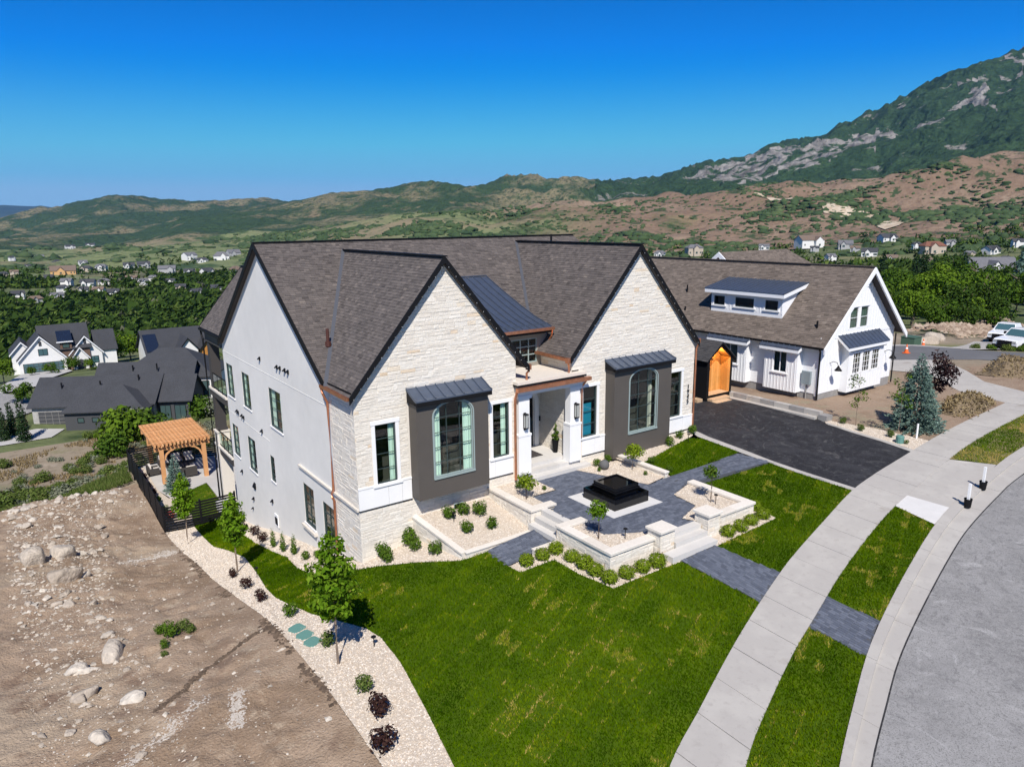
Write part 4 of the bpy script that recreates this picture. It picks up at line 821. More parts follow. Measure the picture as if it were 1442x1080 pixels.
PATH_W=[(13.75,19.7),(16.03,19.9),(16.03,21.1),(13.75,21.12)]
zW=lambda x,y:float(h_near(x,y))+.05
pw=sheet('garden_path',PATH_W,M_pvbase,.034,.4);paved('paver',PATH_W,zW,0,seed=7).build('pavers',M_paver,pw,kind='stuff')
yA=at_y(S_IN,18.92);yB=at_y(S_IN,21.0)
PATH_S=[(18.72,15.9),(18.92,yA),(21.0,yB),(20.63,15.9)]
zS=lambda x,y:float(h_near(x,y))+.045
ps=sheet('front_path',PATH_S,M_pvbase,.03,.4);paved('paver',PATH_S,zS,math.radians(86),seed=8,lx=.24,ly=.11).build('pavers',M_paver,ps,kind='stuff')
PATH_K=[(18.98,10.9),(20.95,11.5),(20.95,9.75),(18.98,9.1)]
pk=sheet('kerb_path',PATH_K,M_pvbase,.03,.4);paved('paver',PATH_K,zS,math.radians(86),seed=9,lx=.24,ly=.11).build('pavers',M_paver,pk,kind='stuff')
# sidewalk, kerb, road, driveways
sw=sheet('sidewalk',S_IN+S_OUT[::-1],mat('sidewalk_bed',(.12,.11,.10),rough=1),.005,.8);slabs('sidewalk_slab',S_IN,S_OUT,34,M_walk,sw,.055,rj=.006)
kb=sheet('kerb',K_IN+K_OUT[::-1],M_walk,-.03,.8)
mid=[((a[0]*.62+b[0]*.38),(a[1]*.62+b[1]*.38)) for a,b in zip(rsp(K_IN,.8),rsp(K_OUT,.8)[:len(rsp(K_IN,.8))])]
slabs('kerb_stone',K_IN,mid,22,M_walk,kb,.06,gap=.01,rj=.004);slabs('gutter_pan',mid,K_OUT,22,M_walk,kb,-.015,gap=.01,rj=.003)
RD=K_OUT+[(62,-14),(40,-22),(2,-22),(2,.5)]
sheet('road',RD,M_road,-.055,1.2)
SM=[(x+.03,y-.035) for x,y in K_OUT];sheet('road_seam',[(x,y+.02) for x,y in K_OUT]+[(x+.02,y-.04) for x,y in K_OUT[::-1]],M_asph,-.048,1.)
DRV=[(29.35,15.3),(29.3,19.5),(29.4,21.1),(29.5,23.5),(29.8,25.5),(29.8,34),(37.6,34),(37.6,28.5),(37.55,24.8),(37.55,22.2),(37.0,21.2),(36.64,19.59),(36.41,17.91),(36.0,16.15),(35.4,16.08),(32.5,15.74)]
sheet('driveway',DRV,M_asph,.03,.8)
sheet('driveway_edging',[(29.0,15.27),(28.95,21.1),(29.05,23.9),(29.45,24.65),(29.75,24.65),(29.5,23.5),(29.39,21.1),(29.29,19.5),(29.34,15.3)],M_walk,.036,.5)
sheet('driveway_edging',[(37.0,21.22),(37.3,21.5),(36.95,19.55),(36.72,17.9),(36.35,16.2),(36.0,16.17),(36.42,17.91),(36.65,19.59)],M_walk,.036,.5)
AP=[(29.05,13.42)]+[p for p in S_OUT if 29.1<p[0]<36.2]+[(36.3,14.48),(37.2,12.8)]+[p for p in K_IN[::-1] if 28.8<p[0]<37.1]+[(28.75,11.7)]
sheet('driveway_apron',AP,M_walk,.03,.6)
sheet('concrete_patch',[(29.05,13.42),(30.45,13.62),(30.75,12.02),(28.75,11.7)],M_newconc,.036,.6)
# front lawns beyond, neighbour's soil, second drive and the cross street
NBS=[(37.55,22.0),(37.95,22.1),(37.95,34),(41.2,34),(41.2,24.6),(50.1,24.6),(50.1,31),(54,30),(55,24),(52.5,21.9),(50.06,19.6),(49.05,16.6),(41.13,16.4),(38.4,16.45),(38.35,19.4),(37.75,21.9)]
sheet('yard_soil',NBS,M_soil,.012,.5,amp=.05)
sheet('side_drive',[(50.06,19.6),(52.5,21.9),(55,24),(54.3,27),(57,30),(60.5,26.5),(59.0,24.0),(57.5,22.6),(54.5,20.2),(52.7,16.8),(49,16.6)],M_walk,.03,.8)
sheet('yard_soil',[(54.5,20.2),(57.5,22.6),(59,24),(62,22.5),(64,19),(62,16),(57,16.8),(52.6,16.8)],M_soil,.012,.6,amp=.05)
sheet('cross_street',[(57,30),(60.5,36),(66,36),(69,32),(70.5,26),(71,20),(66,12),(61,14),(64,20),(63,24),(60.5,26.5)],M_xroad,.02,1.)
sheet('far_driveway',[(66.5,36),(70.5,27.5),(76,27),(90,33),(92,37),(80,37),(72,38)],M_walk,.03,1.5)
# weathered mulch line along the gravel edge
M_mulch=mat('dark_damp_soil',[(0,(.07,.05,.035)),(1,(.14,.10,.07))],rough=1,noise=[(6,.3)])
def scatter_tris(pts,size,rn,flat_=.5,tri=True):
    """small angular stones as squashed octahedra: arrays of vertices and triangles"""
    n=len(pts);P=np.asarray(pts,float);s=np.asarray(size,float)[:,None]*np.ones((n,3));s=s*rn.uniform(.6,1.3,(n,3));s[:,2]*=flat_
    base=np.array([(1,0,0),(0,1,0),(-1,0,0),(0,-1,0),(0,0,1),(0,0,-1)],float);a=rn.uniform(0,6.28,n);c=np.cos(a);d=np.sin(a)
    V=base[None]*s[:,None,:];V=V+rn.normal(0,.15,V.shape)*s[:,None,:]
    X=V[...,0]*c[:,None]-V[...,1]*d[:,None];Y=V[...,0]*d[:,None]+V[...,1]*c[:,None];V=np.stack([X,Y,V[...,2]],-1)+P[:,None,:]
    F=np.array([(0,1,4),(1,2,4),(2,3,4),(3,0,4),(1,0,5),(2,1,5),(3,2,5),(0,3,5)]);F=F[:4];F=(F[None]+6*np.arange(n)[:,None,None]).reshape(-1,3)
    return V.reshape(-1,3),F,np.repeat(rn.uniform(.02,1,n),4)
def pip(x,y,poly):
    r=np.zeros(len(x),bool)
    for i in range(len(poly)):
        x1,y1=poly[i];x2,y2=poly[i-1]
        if y1==y2: continue
        r^=((y1>y)!=(y2>y))&(x<(x2-x1)*(y-y1)/(y2-y1)+x1)
    return r
def rand_in(poly,dens,rn):
    xs=[p[0] for p in poly];ys=[p[1] for p in poly];A=(max(xs)-min(xs))*(max(ys)-min(ys));n=int(A*dens)
    x=rn.uniform(min(xs),max(xs),n);y=rn.uniform(min(ys),max(ys),n);k=pip(x,y,poly);return x[k],y[k]
M_pebble=mat('gravel_pebble',[(0,(.38,.29,.21)),(.25,(.57,.475,.37)),(.7,(.65,.575,.485)),(1,(.71,.66,.585))],rough=.85)
nr=np.random.default_rng(4)
PV=[];PF=[];PR_=[];b=0
for pl,z in [(GL,None),(GH,None),(GB,None),(GR,None),(GN,None),(GNB,None),(PBED,pbz),(BEDA,-.485),(BEDB,-.485),(BEDC,-.485),(BEDE,-.485)]:
    x,y=rand_in(pl,330,nr);zz=(h_near(x,y)+.012 if z is None else z(x,y) if callable(z) else np.full(len(x),z))+.004
    v,f,r=scatter_tris(np.c_[x,y,zz],nr.uniform(.016,.034,len(x)),nr,.6);PV.append(v);PF.append(f+b);PR_.append(r);b+=len(v)
link('gravel',npmesh('gravel',np.concatenate(PV),np.concatenate(PF),np.concatenate(PR_)),M_pebble,None,'stuff')
# grass blades
M_blade=foliage('grass_blade',[(0,(.026,.064,.001)),(.4,(.058,.116,.001)),(.74,(.115,.180,.002)),(.92,(.20,.225,.010)),(1,(.40,.31,.09))],trans=.25,rough=.9)
def grass(polys,dens,rn,name,h=(.05,.10),dry=0.):
    X=[];Y=[]
    for pl in polys: x,y=rand_in(pl,dens,rn);X.append(x);Y.append(y)
    x=np.concatenate(X);y=np.concatenate(Y);n=len(x);z=h_near(x,y)+.015;a=rn.uniform(0,6.28,n);w=rn.uniform(.012,.022,n);hh=rn.uniform(*h,n);la=rn.uniform(0,6.28,n);lk=rn.uniform(.2,.9,n)*hh
    V=np.stack([np.c_[x-w*np.cos(a),y-w*np.sin(a),z],np.c_[x+w*np.cos(a),y+w*np.sin(a),z],np.c_[x+lk*np.cos(la),y+lk*np.sin(la),z+hh]],1).reshape(-1,3)
    pat=.42+.45*fbm(x*.45,y*.45,3,31)+.3*fbm(x*2.2,y*2.2,2,32)+rn.normal(0,.10,n)
    # seams between turf rolls: slightly paler lines
    u=x*.93+y*.37;v=-x*.37+y*.93;row=np.floor(v/.62);du=np.minimum((u+row*.83)%1.9,1.9-(u+row*.83)%1.9);dv=np.minimum(v%.62,.62-v%.62)
    brk=fbm(x*.35,y*.35,3,41)
    pat=pat+np.where((dv<.04)&(brk>-.14),.24,0)+np.where((du<.04)&(brk>-.10),.26,0)+((row*7.13+np.floor((u+row*.83)/1.9)*3.7)%1-.5)*.34
    spot=fbm(x*.9,y*.9,4,35);pat=np.where(spot+.25*(np.minimum(du,dv)<.12)>.56,.93+rn.normal(0,.04,n),pat);pat=pat+dry*(.5+.8*fbm(x*.6,y*.6,3,37))
    return link(name,npmesh(name,V,np.arange(3*n).reshape(-1,3),np.clip(pat,.01,1)),M_blade,None,'stuff')
grass([LAWN,LAWN_E,LAWN_N,PK1,PK2],720,np.random.default_rng(8),'lawn_grass')
grass([[(7.62,44.5),(9.92,44.5),(9.92,51.6),(7.92,50.2),(7.25,48.6),(7.92,46.6)]],300,np.random.default_rng(18),'lawn_grass')
grass([PK3],420,np.random.default_rng(9),'verge_grass',dry=.5)
# ============================================================ GARDEN WALLS, STEPS, FOUNTAIN
def garden_wall(label,x0,x1,y0,y1,z0,z1,faces,cap=True,seed=1,caph=.10,ov=.04,loc=None,capsplit=1.1,name='garden_wall',rows=(.11,.2)):
    T=thing(name,label,'wall' if name=='garden_wall' else 'pillar',((x0+x1)/2,(y0+y1)/2,z0),0,'pale stone garden walls')
    c=MB();c.box(x0+.03,x1-.03,y0+.03,y1-.03,z0-.4,z1-.02 if cap else z1);c.build('wall_core',M_mortar,T)
    bl=[]
    zb=z0-.35
    if 's' in faces: bl+=ashlar(Fr((0,y0+.028,0),(1,0,0),(0,-1,0)),[(x0,zb),(x1,zb),(x1,z1),(x0,z1)],[],rows=rows,lens=(.2,.5),seed=seed,joint=.005,tan=.04)
    if 'n' in faces: bl+=ashlar(Fr((0,y1-.028,0),(1,0,0),(0,1,0)),[(x0,zb),(x1,zb),(x1,z1),(x0,z1)],[],rows=rows,lens=(.2,.5),seed=seed+1,joint=.005,tan=.04)
    if 'w' in faces: bl+=ashlar(Fr((x0+.028,0,0),(0,1,0),(-1,0,0)),[(y0,zb),(y1,zb),(y1,z1),(y0,z1)],[],rows=rows,lens=(.2,.5),seed=seed+2,joint=.005,tan=.04)
    if 'e' in faces: bl+=ashlar(Fr((x1-.028,0,0),(0,1,0),(1,0,0)),[(y0,zb),(y1,zb),(y1,z1),(y0,z1)],[],rows=rows,lens=(.2,.5),seed=seed+3,joint=.005,tan=.04)
    lay_blocks(bl,M_stone,T)
    if cap:
        lx=x1-x0;ly=y1-y0;n=max(1,int(max(lx,ly)/capsplit));g=.004
        for k in range(n):
            c=MB();a,b=k/n,(k+1)/n
            if lx>=ly: q=(x0-ov+(lx+2*ov)*a+g,x0-ov+(lx+2*ov)*b-g,y0-ov,y1+ov)
            else: q=(x0-ov,x1+ov,y0-ov+(ly+2*ov)*a+g,y0-ov+(ly+2*ov)*b-g)
            h=.012;zt=z1+caph+RN.uniform(-.004,.004)
            P=[(q[0],q[2]),(q[1],q[2]),(q[1],q[3]),(q[0],q[3])];Q=[(q[0]+h,q[2]+h),(q[1]-h,q[2]+h),(q[1]-h,q[3]-h),(q[0]+h,q[3]-h)]
            c.add([(*p,z1) for p in P]+[(*p,zt-h) for p in P]+[(*p,zt) for p in Q],[(3,2,1,0)]+[(j*4+i,j*4+(i+1)%4,j*4+4+(i+1)%4,j*4+4+i) for j in (0,1) for i in range(4)]+[(8,9,10,11)],RN.uniform(.05,.95));c.build('capstone',M_cap,T)
    return T
garden_wall('pale stone wall holding the front left corner bed of the paved court, facing the left path',16.04,16.36,17.06,19.42,-1.15,-.46,'w',seed=50)
garden_wall('pale stone wall along the front of the court, left of the front steps',16.04,18.2,16.72,17.05,-1.15,-.46,'sw',seed=54)
garden_wall('short return of pale stone wall on the near side of the left steps',16.04,17.28,19.43,19.74,-1.15,-.46,'nw',seed=52)
garden_wall('square stone pillar left of the front steps',18.22,18.98,16.42,17.08,-1.1,-.13,'swe',seed=58,name='stone_pillar',capsplit=3,ov=.06)
garden_wall('square stone pillar right of the front steps',20.8,21.5,16.36,17.06,-1.05,-.13,'swe',seed=62,name='stone_pillar',capsplit=3,ov=.06)
garden_wall('pale stone wall along the front of the court, right of the front steps',21.52,23.98,16.62,16.94,-1.02,-.46,'s',seed=66)
garden_wall('pale stone wall on the right side of the court beside the lawn',23.66,23.98,16.95,19.83,-.9,-.46,'we',seed=70)
garden_wall('tall pale stone wall of the raised bed below the dark bay window',16.18,16.48,21.86,24.68,-1.25,-.5,'w',seed=74)
garden_wall('short return of pale stone wall beyond the left steps',16.18,17.43,21.52,21.84,-1.2,-.5,'sw',seed=78)
garden_wall('long low pale stone edging along the front of the lower gravel bed',12.95,16.15,21.3,21.5,-1.42,-1.28,'s',seed=86,caph=.06,ov=.02)
garden_wall('low stone edging wall between gravel bed and upper lawn',23.42,23.66,21.0,24.05,-.6,-.30,'we',seed=90,caph=.08,ov=.02)
garden_wall('low pale stone kerb on the near side of the left path',14.9,16.02,19.6,19.8,-1.2,-1.08,'sw',seed=94,caph=.06,ov=.01)
T=thing('garden_wall','sloping low stone edging on the left side of the lower gravel bed','wall',(12.8,21.46,-1.5),0,'pale stone garden walls')
W_=Fr((12.82,21.42,0),(-.37,3.26,0),(-3.26,-.37,0));c=MB();Q=[(0,-2.2),(3.28,-2.2),(3.28,-.86),(0,-1.34)];c.prism([W_.p(*q,-.02) for q in Q],-W_.N*.18);c.build('wall_core',M_mortar,T)
lay_blocks(ashlar(Fr(W_.O-W_.N*.02,W_.U,W_.N),Q,[],rows=(.11,.2),lens=(.2,.5),seed=82),M_stone,T)
for k in range(3):
    a=3.28*k/3+.004;b=3.28*(k+1)/3-.004;z=lambda u:-1.34+.48*u/3.28
    c=MB();c.prism([W_.p(a,z(a),.03),W_.p(b,z(b),.03),W_.p(b,z(b),-.24),W_.p(a,z(a),-.24)],(0,0,.08),RN.uniform(.1,.9));c.build('capstone',M_cap,T)
def steps(label,treads,grp='stone steps'):
    T=thing('stone_steps',label,'steps',(treads[0][0],treads[0][2],treads[0][4]),0)
    for (a,b,c,d,z0,z1) in treads:
        n=max(1,int(max(b-a,d-c)/1.15))
        for k in range(n):
            m=MB()
            if b-a>=d-c: q=(a+(b-a)*k/n+.003,a+(b-a)*(k+1)/n-.003,c,d)
            else: q=(a,b,c+(d-c)*k/n+.003,c+(d-c)*(k+1)/n-.003)
            m.box(*q,z0,z1,RN.uniform(.05,.95));m.build('step',M_conc,T)
    return T
steps('broad pale stone steps rising between the two square pillars',[(18.3,20.78,15.88,16.36,-1.25,-.87),(19.0,20.78,16.36,16.7,-1.0,-.68),(19.0,20.78,16.7,17.03,-1.0,-.498)])
steps('three pale stone steps from the left path up to the court',[(16.02,16.34,19.76,21.5,-1.35,-.94),(16.34,16.67,19.76,21.5,-1.1,-.72),(16.67,16.98,19.76,21.5,-1.0,-.498)])
steps('wide pale stone steps and landing at the front door',[(17.8,21.8,24.2,24.62,-.8,-.335),(17.77,21.39,24.62,25.05,-.6,-.17),(17.77,21.29,25.05,25.5,-.5,-.005),(17.77,21.29,25.5,27.17,-.4,.0)])
# door mat
c=MB();c.box(18.75,20.1,25.75,26.7,.003,.02);tag(c.build('door_mat',ramp_mat('dark_mat',[(.04,.035,.035),(30,.5,.6,(.10,.09,.09))]),None),'dark patterned door mat on the landing','door mat')
# fountain
FT=thing('fountain','black square two tier water fountain on a white pad in the court','fountain',(19.87,20.5,-.5))
M_fnt=mat('black_granite',(.004,.004,.0045),rough=.08,spec=.45,noise=[(8,.3)])
def tub(mb,cx,cy,r,z0,z1,w,fl):
    o=[(cx-r,cy-r),(cx+r,cy-r),(cx+r,cy+r),(cx-r,cy+r)];i=[(cx-r+w,cy-r+w),(cx+r-w,cy-r+w),(cx+r-w,cy+r-w),(cx-r+w,cy+r-w)]
    P=[(*p,z0) for p in o]+[(*p,z1) for p in o]+[(*p,z1) for p in i]+[(*p,fl) for p in i]
    mb.add(P,[(j*4+k,j*4+(k+1)%4,j*4+4+(k+1)%4,j*4+4+k) for j in (0,1,2) for k in range(4)]+[(12,13,14,15)])
c=MB();tub(c,19.87,20.5,.96,-.49,-.04,.09,-.16);c.build('lower_basin',M_fnt,FT)
c=MB();tub(c,19.87,20.5,.66,-.159,.30,.10,.20);c.box(19.87-.70,19.87+.70,20.5-.70,20.5+.70,.06,.15);c.build('upper_basin',M_fnt,FT)
M_water=glass_mat('still_water',(.12,.17,.19),1.0)
c=MB();r=.9;c.poly([(19.87-r,20.5-r,-.10),(19.87+r,20.5-r,-.10),(19.87+r,20.5+r,-.10),(19.87-r,20.5+r,-.10)]);c.build('water',M_water,FT)
c=MB();r=.56;c.poly([(19.87-r,20.5-r,.265),(19.87+r,20.5-r,.265),(19.87+r,20.5+r,.265),(19.87-r,20.5+r,.265)]);c.build('water',M_water,FT)
c=MB();c.box(18.42,21.2,19.08,21.9,-.52,-.486);c.build('white_pad',M_newconc,FT)
# ground lights, ball and small fixtures in the beds
def pathlight(x,y,z,label):
    T=thing('path_light',label,'light',(x,y,z),0,'small black path lights')
    c=MB();c.tube([(x,y,z-.05),(x,y,z+.42)],.014,6);c.lathe([(.015,z+.40),(.085,z+.405),(.08,z+.43),(.02,z+.455)],x,y,10);c.build('stem',M_black,T)
pathlight(17.45,17.45,-.49,'black path light behind the front wall left of the steps');pathlight(22.75,17.6,-.49,'black path light by the small tree right of the steps')
pathlight(28.0,23.6,-.33,'tiny black path light beside the gravel right of the dark bay');pathlight(13.75,23.55,-1.0,'small black path light in the lower gravel bed')
pathlight(7.94,18.77,-2.0,'small black path light in the gravel near the lawn edge');pathlight(7.29,29.47,-3.9,'small black path light by the curved lawn edge')
c=MB();c.lathe([(.02,-.5),(.17,-.45),(.24,-.31),(.22,-.16),(.12,-.05),(.02,-.02)],22.0,23.5,14);tag(c.build('garden_ball',mat('grey_stone_ball',(.10,.10,.10),rough=.8,noise=[(40,.2)]),None,smooth=True),'dark grey stone ball on the gravel near the fountain','ball')
mh=thing('garden_pipe_frame','small pale metal pipe frame in gravel under the bay','pipe',(14.45,24.3,-.9))
c=MB();c.tube([(14.25,24.35,-.95),(14.25,24.35,-.6),(14.7,24.35,-.6),(14.7,24.35,-.85)],.025,6);c.build('pipe',M_winlight,mh)
c=MB();c.box(14.35,14.66,24.4,24.5,-.92,-.66);c.build('backing',M_black,mh)
for x,y,d in ((6.49,21.7,'farthest from the road'),(6.54,21.06,'in the middle of three'),(6.58,20.46,'nearest the young tree')):
    z=hzn(x,y)+.02;a=.35;ca,sa=math.cos(a),math.sin(a)
    c=MB();P=[(.25,.17),(.17,.25),(-.17,.25),(-.25,.17),(-.25,-.17),(-.17,-.25),(.17,-.25),(.25,-.17)];c.prism([(x+p*ca-q*sa,y+p*sa+q*ca,z-.03) for p,q in P],(0,0,.06),taper=.95)
    T=thing('valve_box_lid',f'green oblong valve box lid in white gravel, {d}','lid',(x,y,z),0,'green valve box lids');c.build('lid',MATS.get('lid_green') or mat('lid_green',(.10,.22,.19),rough=.7,noise=[(30,.1)]),T)
# buckets with sign posts on the drive
def bucket(x,y,label):
    z=hzn(x,y)+.03;T=thing('bucket',label,'bucket',(x,y,z),0,'black buckets with white posts');c=MB()
    c.lathe([(.125,z),(.15,z+.34),(.16,z+.345),(.16,z+.37),(.14,z+.372),(.13,z+.30)],x,y,16);c.build('tub',M_black,T);pass
    c=MB();c.box(x-.045,x+.045,y-.045,y+.045,z+.1,z+1.02);c.build('post',M_panel,T)
bucket(31.4,11.62,'black bucket holding a white post, nearer one beside the kerb');bucket(33.75,12.0,'black bucket holding a white post, farther one beside the dry verge')
# ============================================================ NEIGHBOURING FARMHOUSE
M_sid=mat('white_siding',(.76,.765,.77),rough=.6,noise=[(1.5,.02)])
M_shn=mat('brown_shingle',[(0,(.085,.070,.058)),(.5,(.135,.110,.092)),(.8,(.175,.142,.118)),(1,(.20,.168,.14))],rough=.95,noise=[(1.1,.12),(70,.2)])
M_found=mat('grey_foundation',(.26,.25,.24),rough=.95,noise=[(3,.15)])
M_blue=glass_mat('teal_window_glass',(.22,.45,.46)); M_dkglass=glass_mat('dark_window_glass',(.3,.36,.34))
NH=thing('farmhouse','white board and batten farmhouse with brown shingle roof and long shed dormer','house',(41.18,24.61,-.3))
NX,NY=41.18,24.61; NS=.935; nz=lambda x:7.85-NS*abs(x-45.75)
NF=Fr((0,NY,0),(1,0,0),(0,-1,0)); NL=Fr((NX,0,0),(0,1,0),(-1,0,0))
mb=MB();NF.wall(mb,[(NX,.02),(50.2,.02),(50.2,nz(50.2)-.1),(45.75,7.7),(NX,nz(NX)-.1)],[(44.35,45.35,3.9,5.3),(45.6,46.6,3.9,5.3)],back=.1);mb.build('wall',M_sid,NH)
mb=MB();NL.wall(mb,[(NY,.02),(45,.02),(45,3.55),(NY,3.55)]);mb.build('wall',M_sid,NH)
mb=MB();NF2=Fr((50.2,0,0),(0,1,0),(1,0,0));NF2.wall(mb,[(NY,.02),(45,.02),(45,3.55),(NY,3.55)]);mb.build('wall',M_sid,NH)
mb=MB();mb.box(NX+.03,50.17,NY+.03,45,-1.3,.02);mb.build('foundation',M_found,NH)
bt=MB()
for x in np.arange(NX+.15,50.2,.32):
    top=nz(x)-.12
    if 44.2<x<46.75: NF.box(bt,x-.02,x+.02,5.45,top,-.01,.022);NF.box(bt,x-.02,x+.02,.05,3.75,-.01,.022)
    else: NF.box(bt,x-.02,x+.02,.05,top,-.01,.022)
bt.build('battens',M_sid,NH,kind='stuff')
lp=MB()
for z in np.arange(.05,3.3,.2): NL.box(lp,NY+.12,45,z,z+.19,-.01,.014);
lp.build('lap_siding',M_sid,NH,kind='stuff')
for z in (3.45,):
    mb=MB();NF.box(mb,NX-.02,50.2,z,z+.2,0,.03);mb.build('trim_band',M_sid,NH)
mb=MB();NF.box(mb,44.9,46.6,6.55,6.63,0,.05);mb.build('trim_band',M_sid,NH)
mb=MB();mb.box(NX-.04,NX+.12,NY-.04,NY+.12,-.1,3.5);mb.build('corner_board',M_sid,NH)
for a in (44.35,45.6): window(NF,NH,a,a+1.0,3.9,5.3,cols=1,rows=2,trim=.07,glass=M_dkglass,sash_m=M_sid,depth=.05,room=.5,sill=False,curtain=[(0,1)])
sh2=MB();dk2=MB()
def rp2(pts,e,seed): roof(pts,e,NH,sh2,dk2,seed=seed,tab=(.22,.4),rowh=.15)
rp2([(40.7,24.05,nz(40.7)),(45.75,24.05,7.85),(45.75,28.5,7.85),(40.7,28.5,nz(40.7))],(0,1,0),41)
rp2([(40.7,28.5,nz(40.7)),(45.6,28.5,nz(45.6)),(45.6,46,nz(45.6)),(40.7,46,nz(40.7))],(0,1,0),42)
rp2([(50.7,24.05,nz(50.7)),(45.75,24.05,7.85),(45.75,46,7.85),(50.7,46,nz(50.7))],(0,1,0),43)
# rear cross wing with a small gable end
wz=lambda y:8.35-.8*abs(y-37.5)
rp2([(47.2,37.5,8.35),(47.2,32.5,wz(32.5)),(61,32.5,wz(32.5)),(56.2,37.5,8.35)],(1,0,0),44);rp2([(47.2,42.5,wz(42.5)),(47.2,37.5,8.35),(56.2,37.5,8.35),(61,42.5,wz(42.5))],(1,0,0),45)
sh2.build('shingles',M_shn,NH,kind='stuff');dk2.build('roof_deck',M_deck,NH)
mb=MB();mb.poly([(47.5,37.5,8.25),(47.5,33,wz(33)),(47.5,42,wz(42))]);mb.build('gable_wall',mat('grey_blue_siding',(.16,.18,.20),rough=.7),NH)
def trimb(a,b,h,t,out,m,name):
    mb=MB();a=V3(*a);b=V3(*b);mb.prism([a,b,b-V3(0,0,h),a-V3(0,0,h)],V3(*out)*t);return mb.build(name,m,NH)
trimb((47.15,32.6,wz(32.6)+.02),(47.15,37.5,8.37),.4,.1,(-1,0,0),M_sid,'rake_board');trimb((47.15,42.4,wz(42.4)+.02),(47.15,37.5,8.37),.4,.1,(-1,0,0),M_sid,'rake_board')
trimb((40.66,24.04,nz(40.66)-.02),(45.75,24.04,7.83),.36,.1,(0,-1,0),M_sid,'rake_board');trimb((50.75,24.04,nz(50.75)-.02),(45.75,24.04,7.83),.36,.1,(0,-1,0),M_sid,'rake_board')
mb=MB();mb.bar((45.75,24.0,7.88),(45.75,46,7.88),.28,.05);mb.build('ridge_cap',M_shn,NH)
mb=MB();mb.bar((40.64,24.1,nz(40.7)-.06),(40.64,46,nz(40.7)-.06),.13,.13);mb.build('gutter',M_black,NH)
mb=MB();mb.tube([(40.66,24.3,3.0),(41.0,24.45,2.8),(41.08,24.5,2.6),(41.08,24.5,-.3)],.06,6);mb.build('downspout',M_black,NH)
mb=MB();mb.tube([(50.3,24.5,3.1),(50.28,24.5,-.4)],.05,6);mb.build('downspout',M_black,NH)
# front bay under a metal roof
P_=.55;BF=Fr((0,NY-P_,0),(1,0,0),(0,-1,0));mb=MB();BF.wall(mb,[(43.7,-.12),(47.95,-.12),(47.95,2.95),(43.7,2.95)],[(a,a+.95,1.03,2.42) for a in (44.2,45.35,46.5)],back=.1)
for x in (43.7,47.95): mb.poly([(x,NY-P_,-.12),(x,NY,-.12),(x,NY,3.5),(x,NY-P_,2.95)])
mb.poly([(43.7,NY-P_,-.12),(47.95,NY-P_,-.12),(47.95,NY,-.12),(43.7,NY,-.12)]);mb.build('bay_box',M_sid,NH)
bt=MB()
for x in np.arange(43.85,47.9,.32): BF.box(bt,x-.02,x+.02,-.1,.85,-.01,.02)
bt.build('battens',M_sid,NH,kind='stuff')
for a in (44.2,45.35,46.5):
    W=window(BF,NH,a,a+.95,1.03,2.42,cols=3,rows=4,trim=.08,glass=M_dkglass,sash_m=M_sid,depth=.05,room=.6,sill=False,muntin=.02)
    bl=MB();BF.box(bl,a+.06,a+.89,1.75,2.36,-.12,-.10);bl.build('blind',mat('olive_blind',(.20,.22,.07),rough=.8) if 'olive_blind' not in MATS else MATS['olive_blind'],W)
def shedroof(x0,x1,y0,z0,y1,z1,axis,name,n,th=.16,fas=.2):
    """metal shed roof from the wall line (y0,z0) to the front edge (y1,z1); axis 'y': falls along -y, 'x': along -x"""
    f=(lambda u,d,z:(u,d,z)) if axis=='y' else (lambda u,d,z:(d,u,z))
    mb=MB();mb.prism([f(x0,y0,z0),f(x1,y0,z0),f(x1,y1,z1),f(x0,y1,z1)],(0,0,-.04));R=mb.build(name,M_seam,NH)
    for k in range(n+1):
        u=x0+.03+(x1-x0-.06)*k/n;s=MB();s.bar(f(u,y0,z0+.02),f(u,y1,z1+.02),.035,.05);s.build('roof_seam',M_seam,R)
    s=MB();s.prism([f(x0+.01,y1+.02,z1-.045),f(x1-.01,y1+.02,z1-.045),f(x1-.01,y0,z0-.045),f(x0+.01,y0,z0-.045)],(0,0,-fas));s.build('roof_fascia',M_sid,NH);return R
shedroof(43.1,47.95+.15,NY-.01,3.62,NY-.85,2.92,'y','bay_roof',11)
mb=MB();NF.box(mb,43.9,48.2,2.55,2.72,.56,.62);mb.build('bay_header',M_found,NH)
# two side bump-outs with metal roofs
for (ya,yb,wa,wb) in ((25.75,28.15,26.5,27.5),(29.6,32.5,30.3,31.6)):
    LB=Fr((NX-.55,0,0),(0,1,0),(-1,0,0));mb=MB();LB.wall(mb,[(ya,.0),(yb,.0),(yb,2.9),(ya,2.9)],[(wa,wb,1.19,2.56)],back=.08)
    for y in (ya,yb): mb.poly([(NX-.55,y,0),(NX,y,0),(NX,y,3.3),(NX-.55,y,2.9)])
    mb.poly([(NX-.55,ya,0),(NX,ya,0),(NX,yb,0),(NX-.55,yb,0)]);mb.build('bump_out',M_sid,NH)
    bt=MB()
    for y in np.arange(ya+.12,yb,.24):
        if wa-.1<y<wb+.1: LB.box(bt,y-.02,y+.02,.02,1.05,-.01,.022)
        else: LB.box(bt,y-.02,y+.02,.02,2.85,-.01,.022)
    bt.build('battens',M_sid,NH,kind='stuff')
    window(LB,NH,wa,wb,1.19,2.56,cols=2,rows=1,trim=.08,glass=M_dkglass,sash_m=M_sid,depth=.05,room=.6,sill=True,muntin=.05)
    shedroof(ya-.25,yb+.25,NX-.01,3.32,NX-.9,2.88,'x','bump_roof',7,fas=.22)
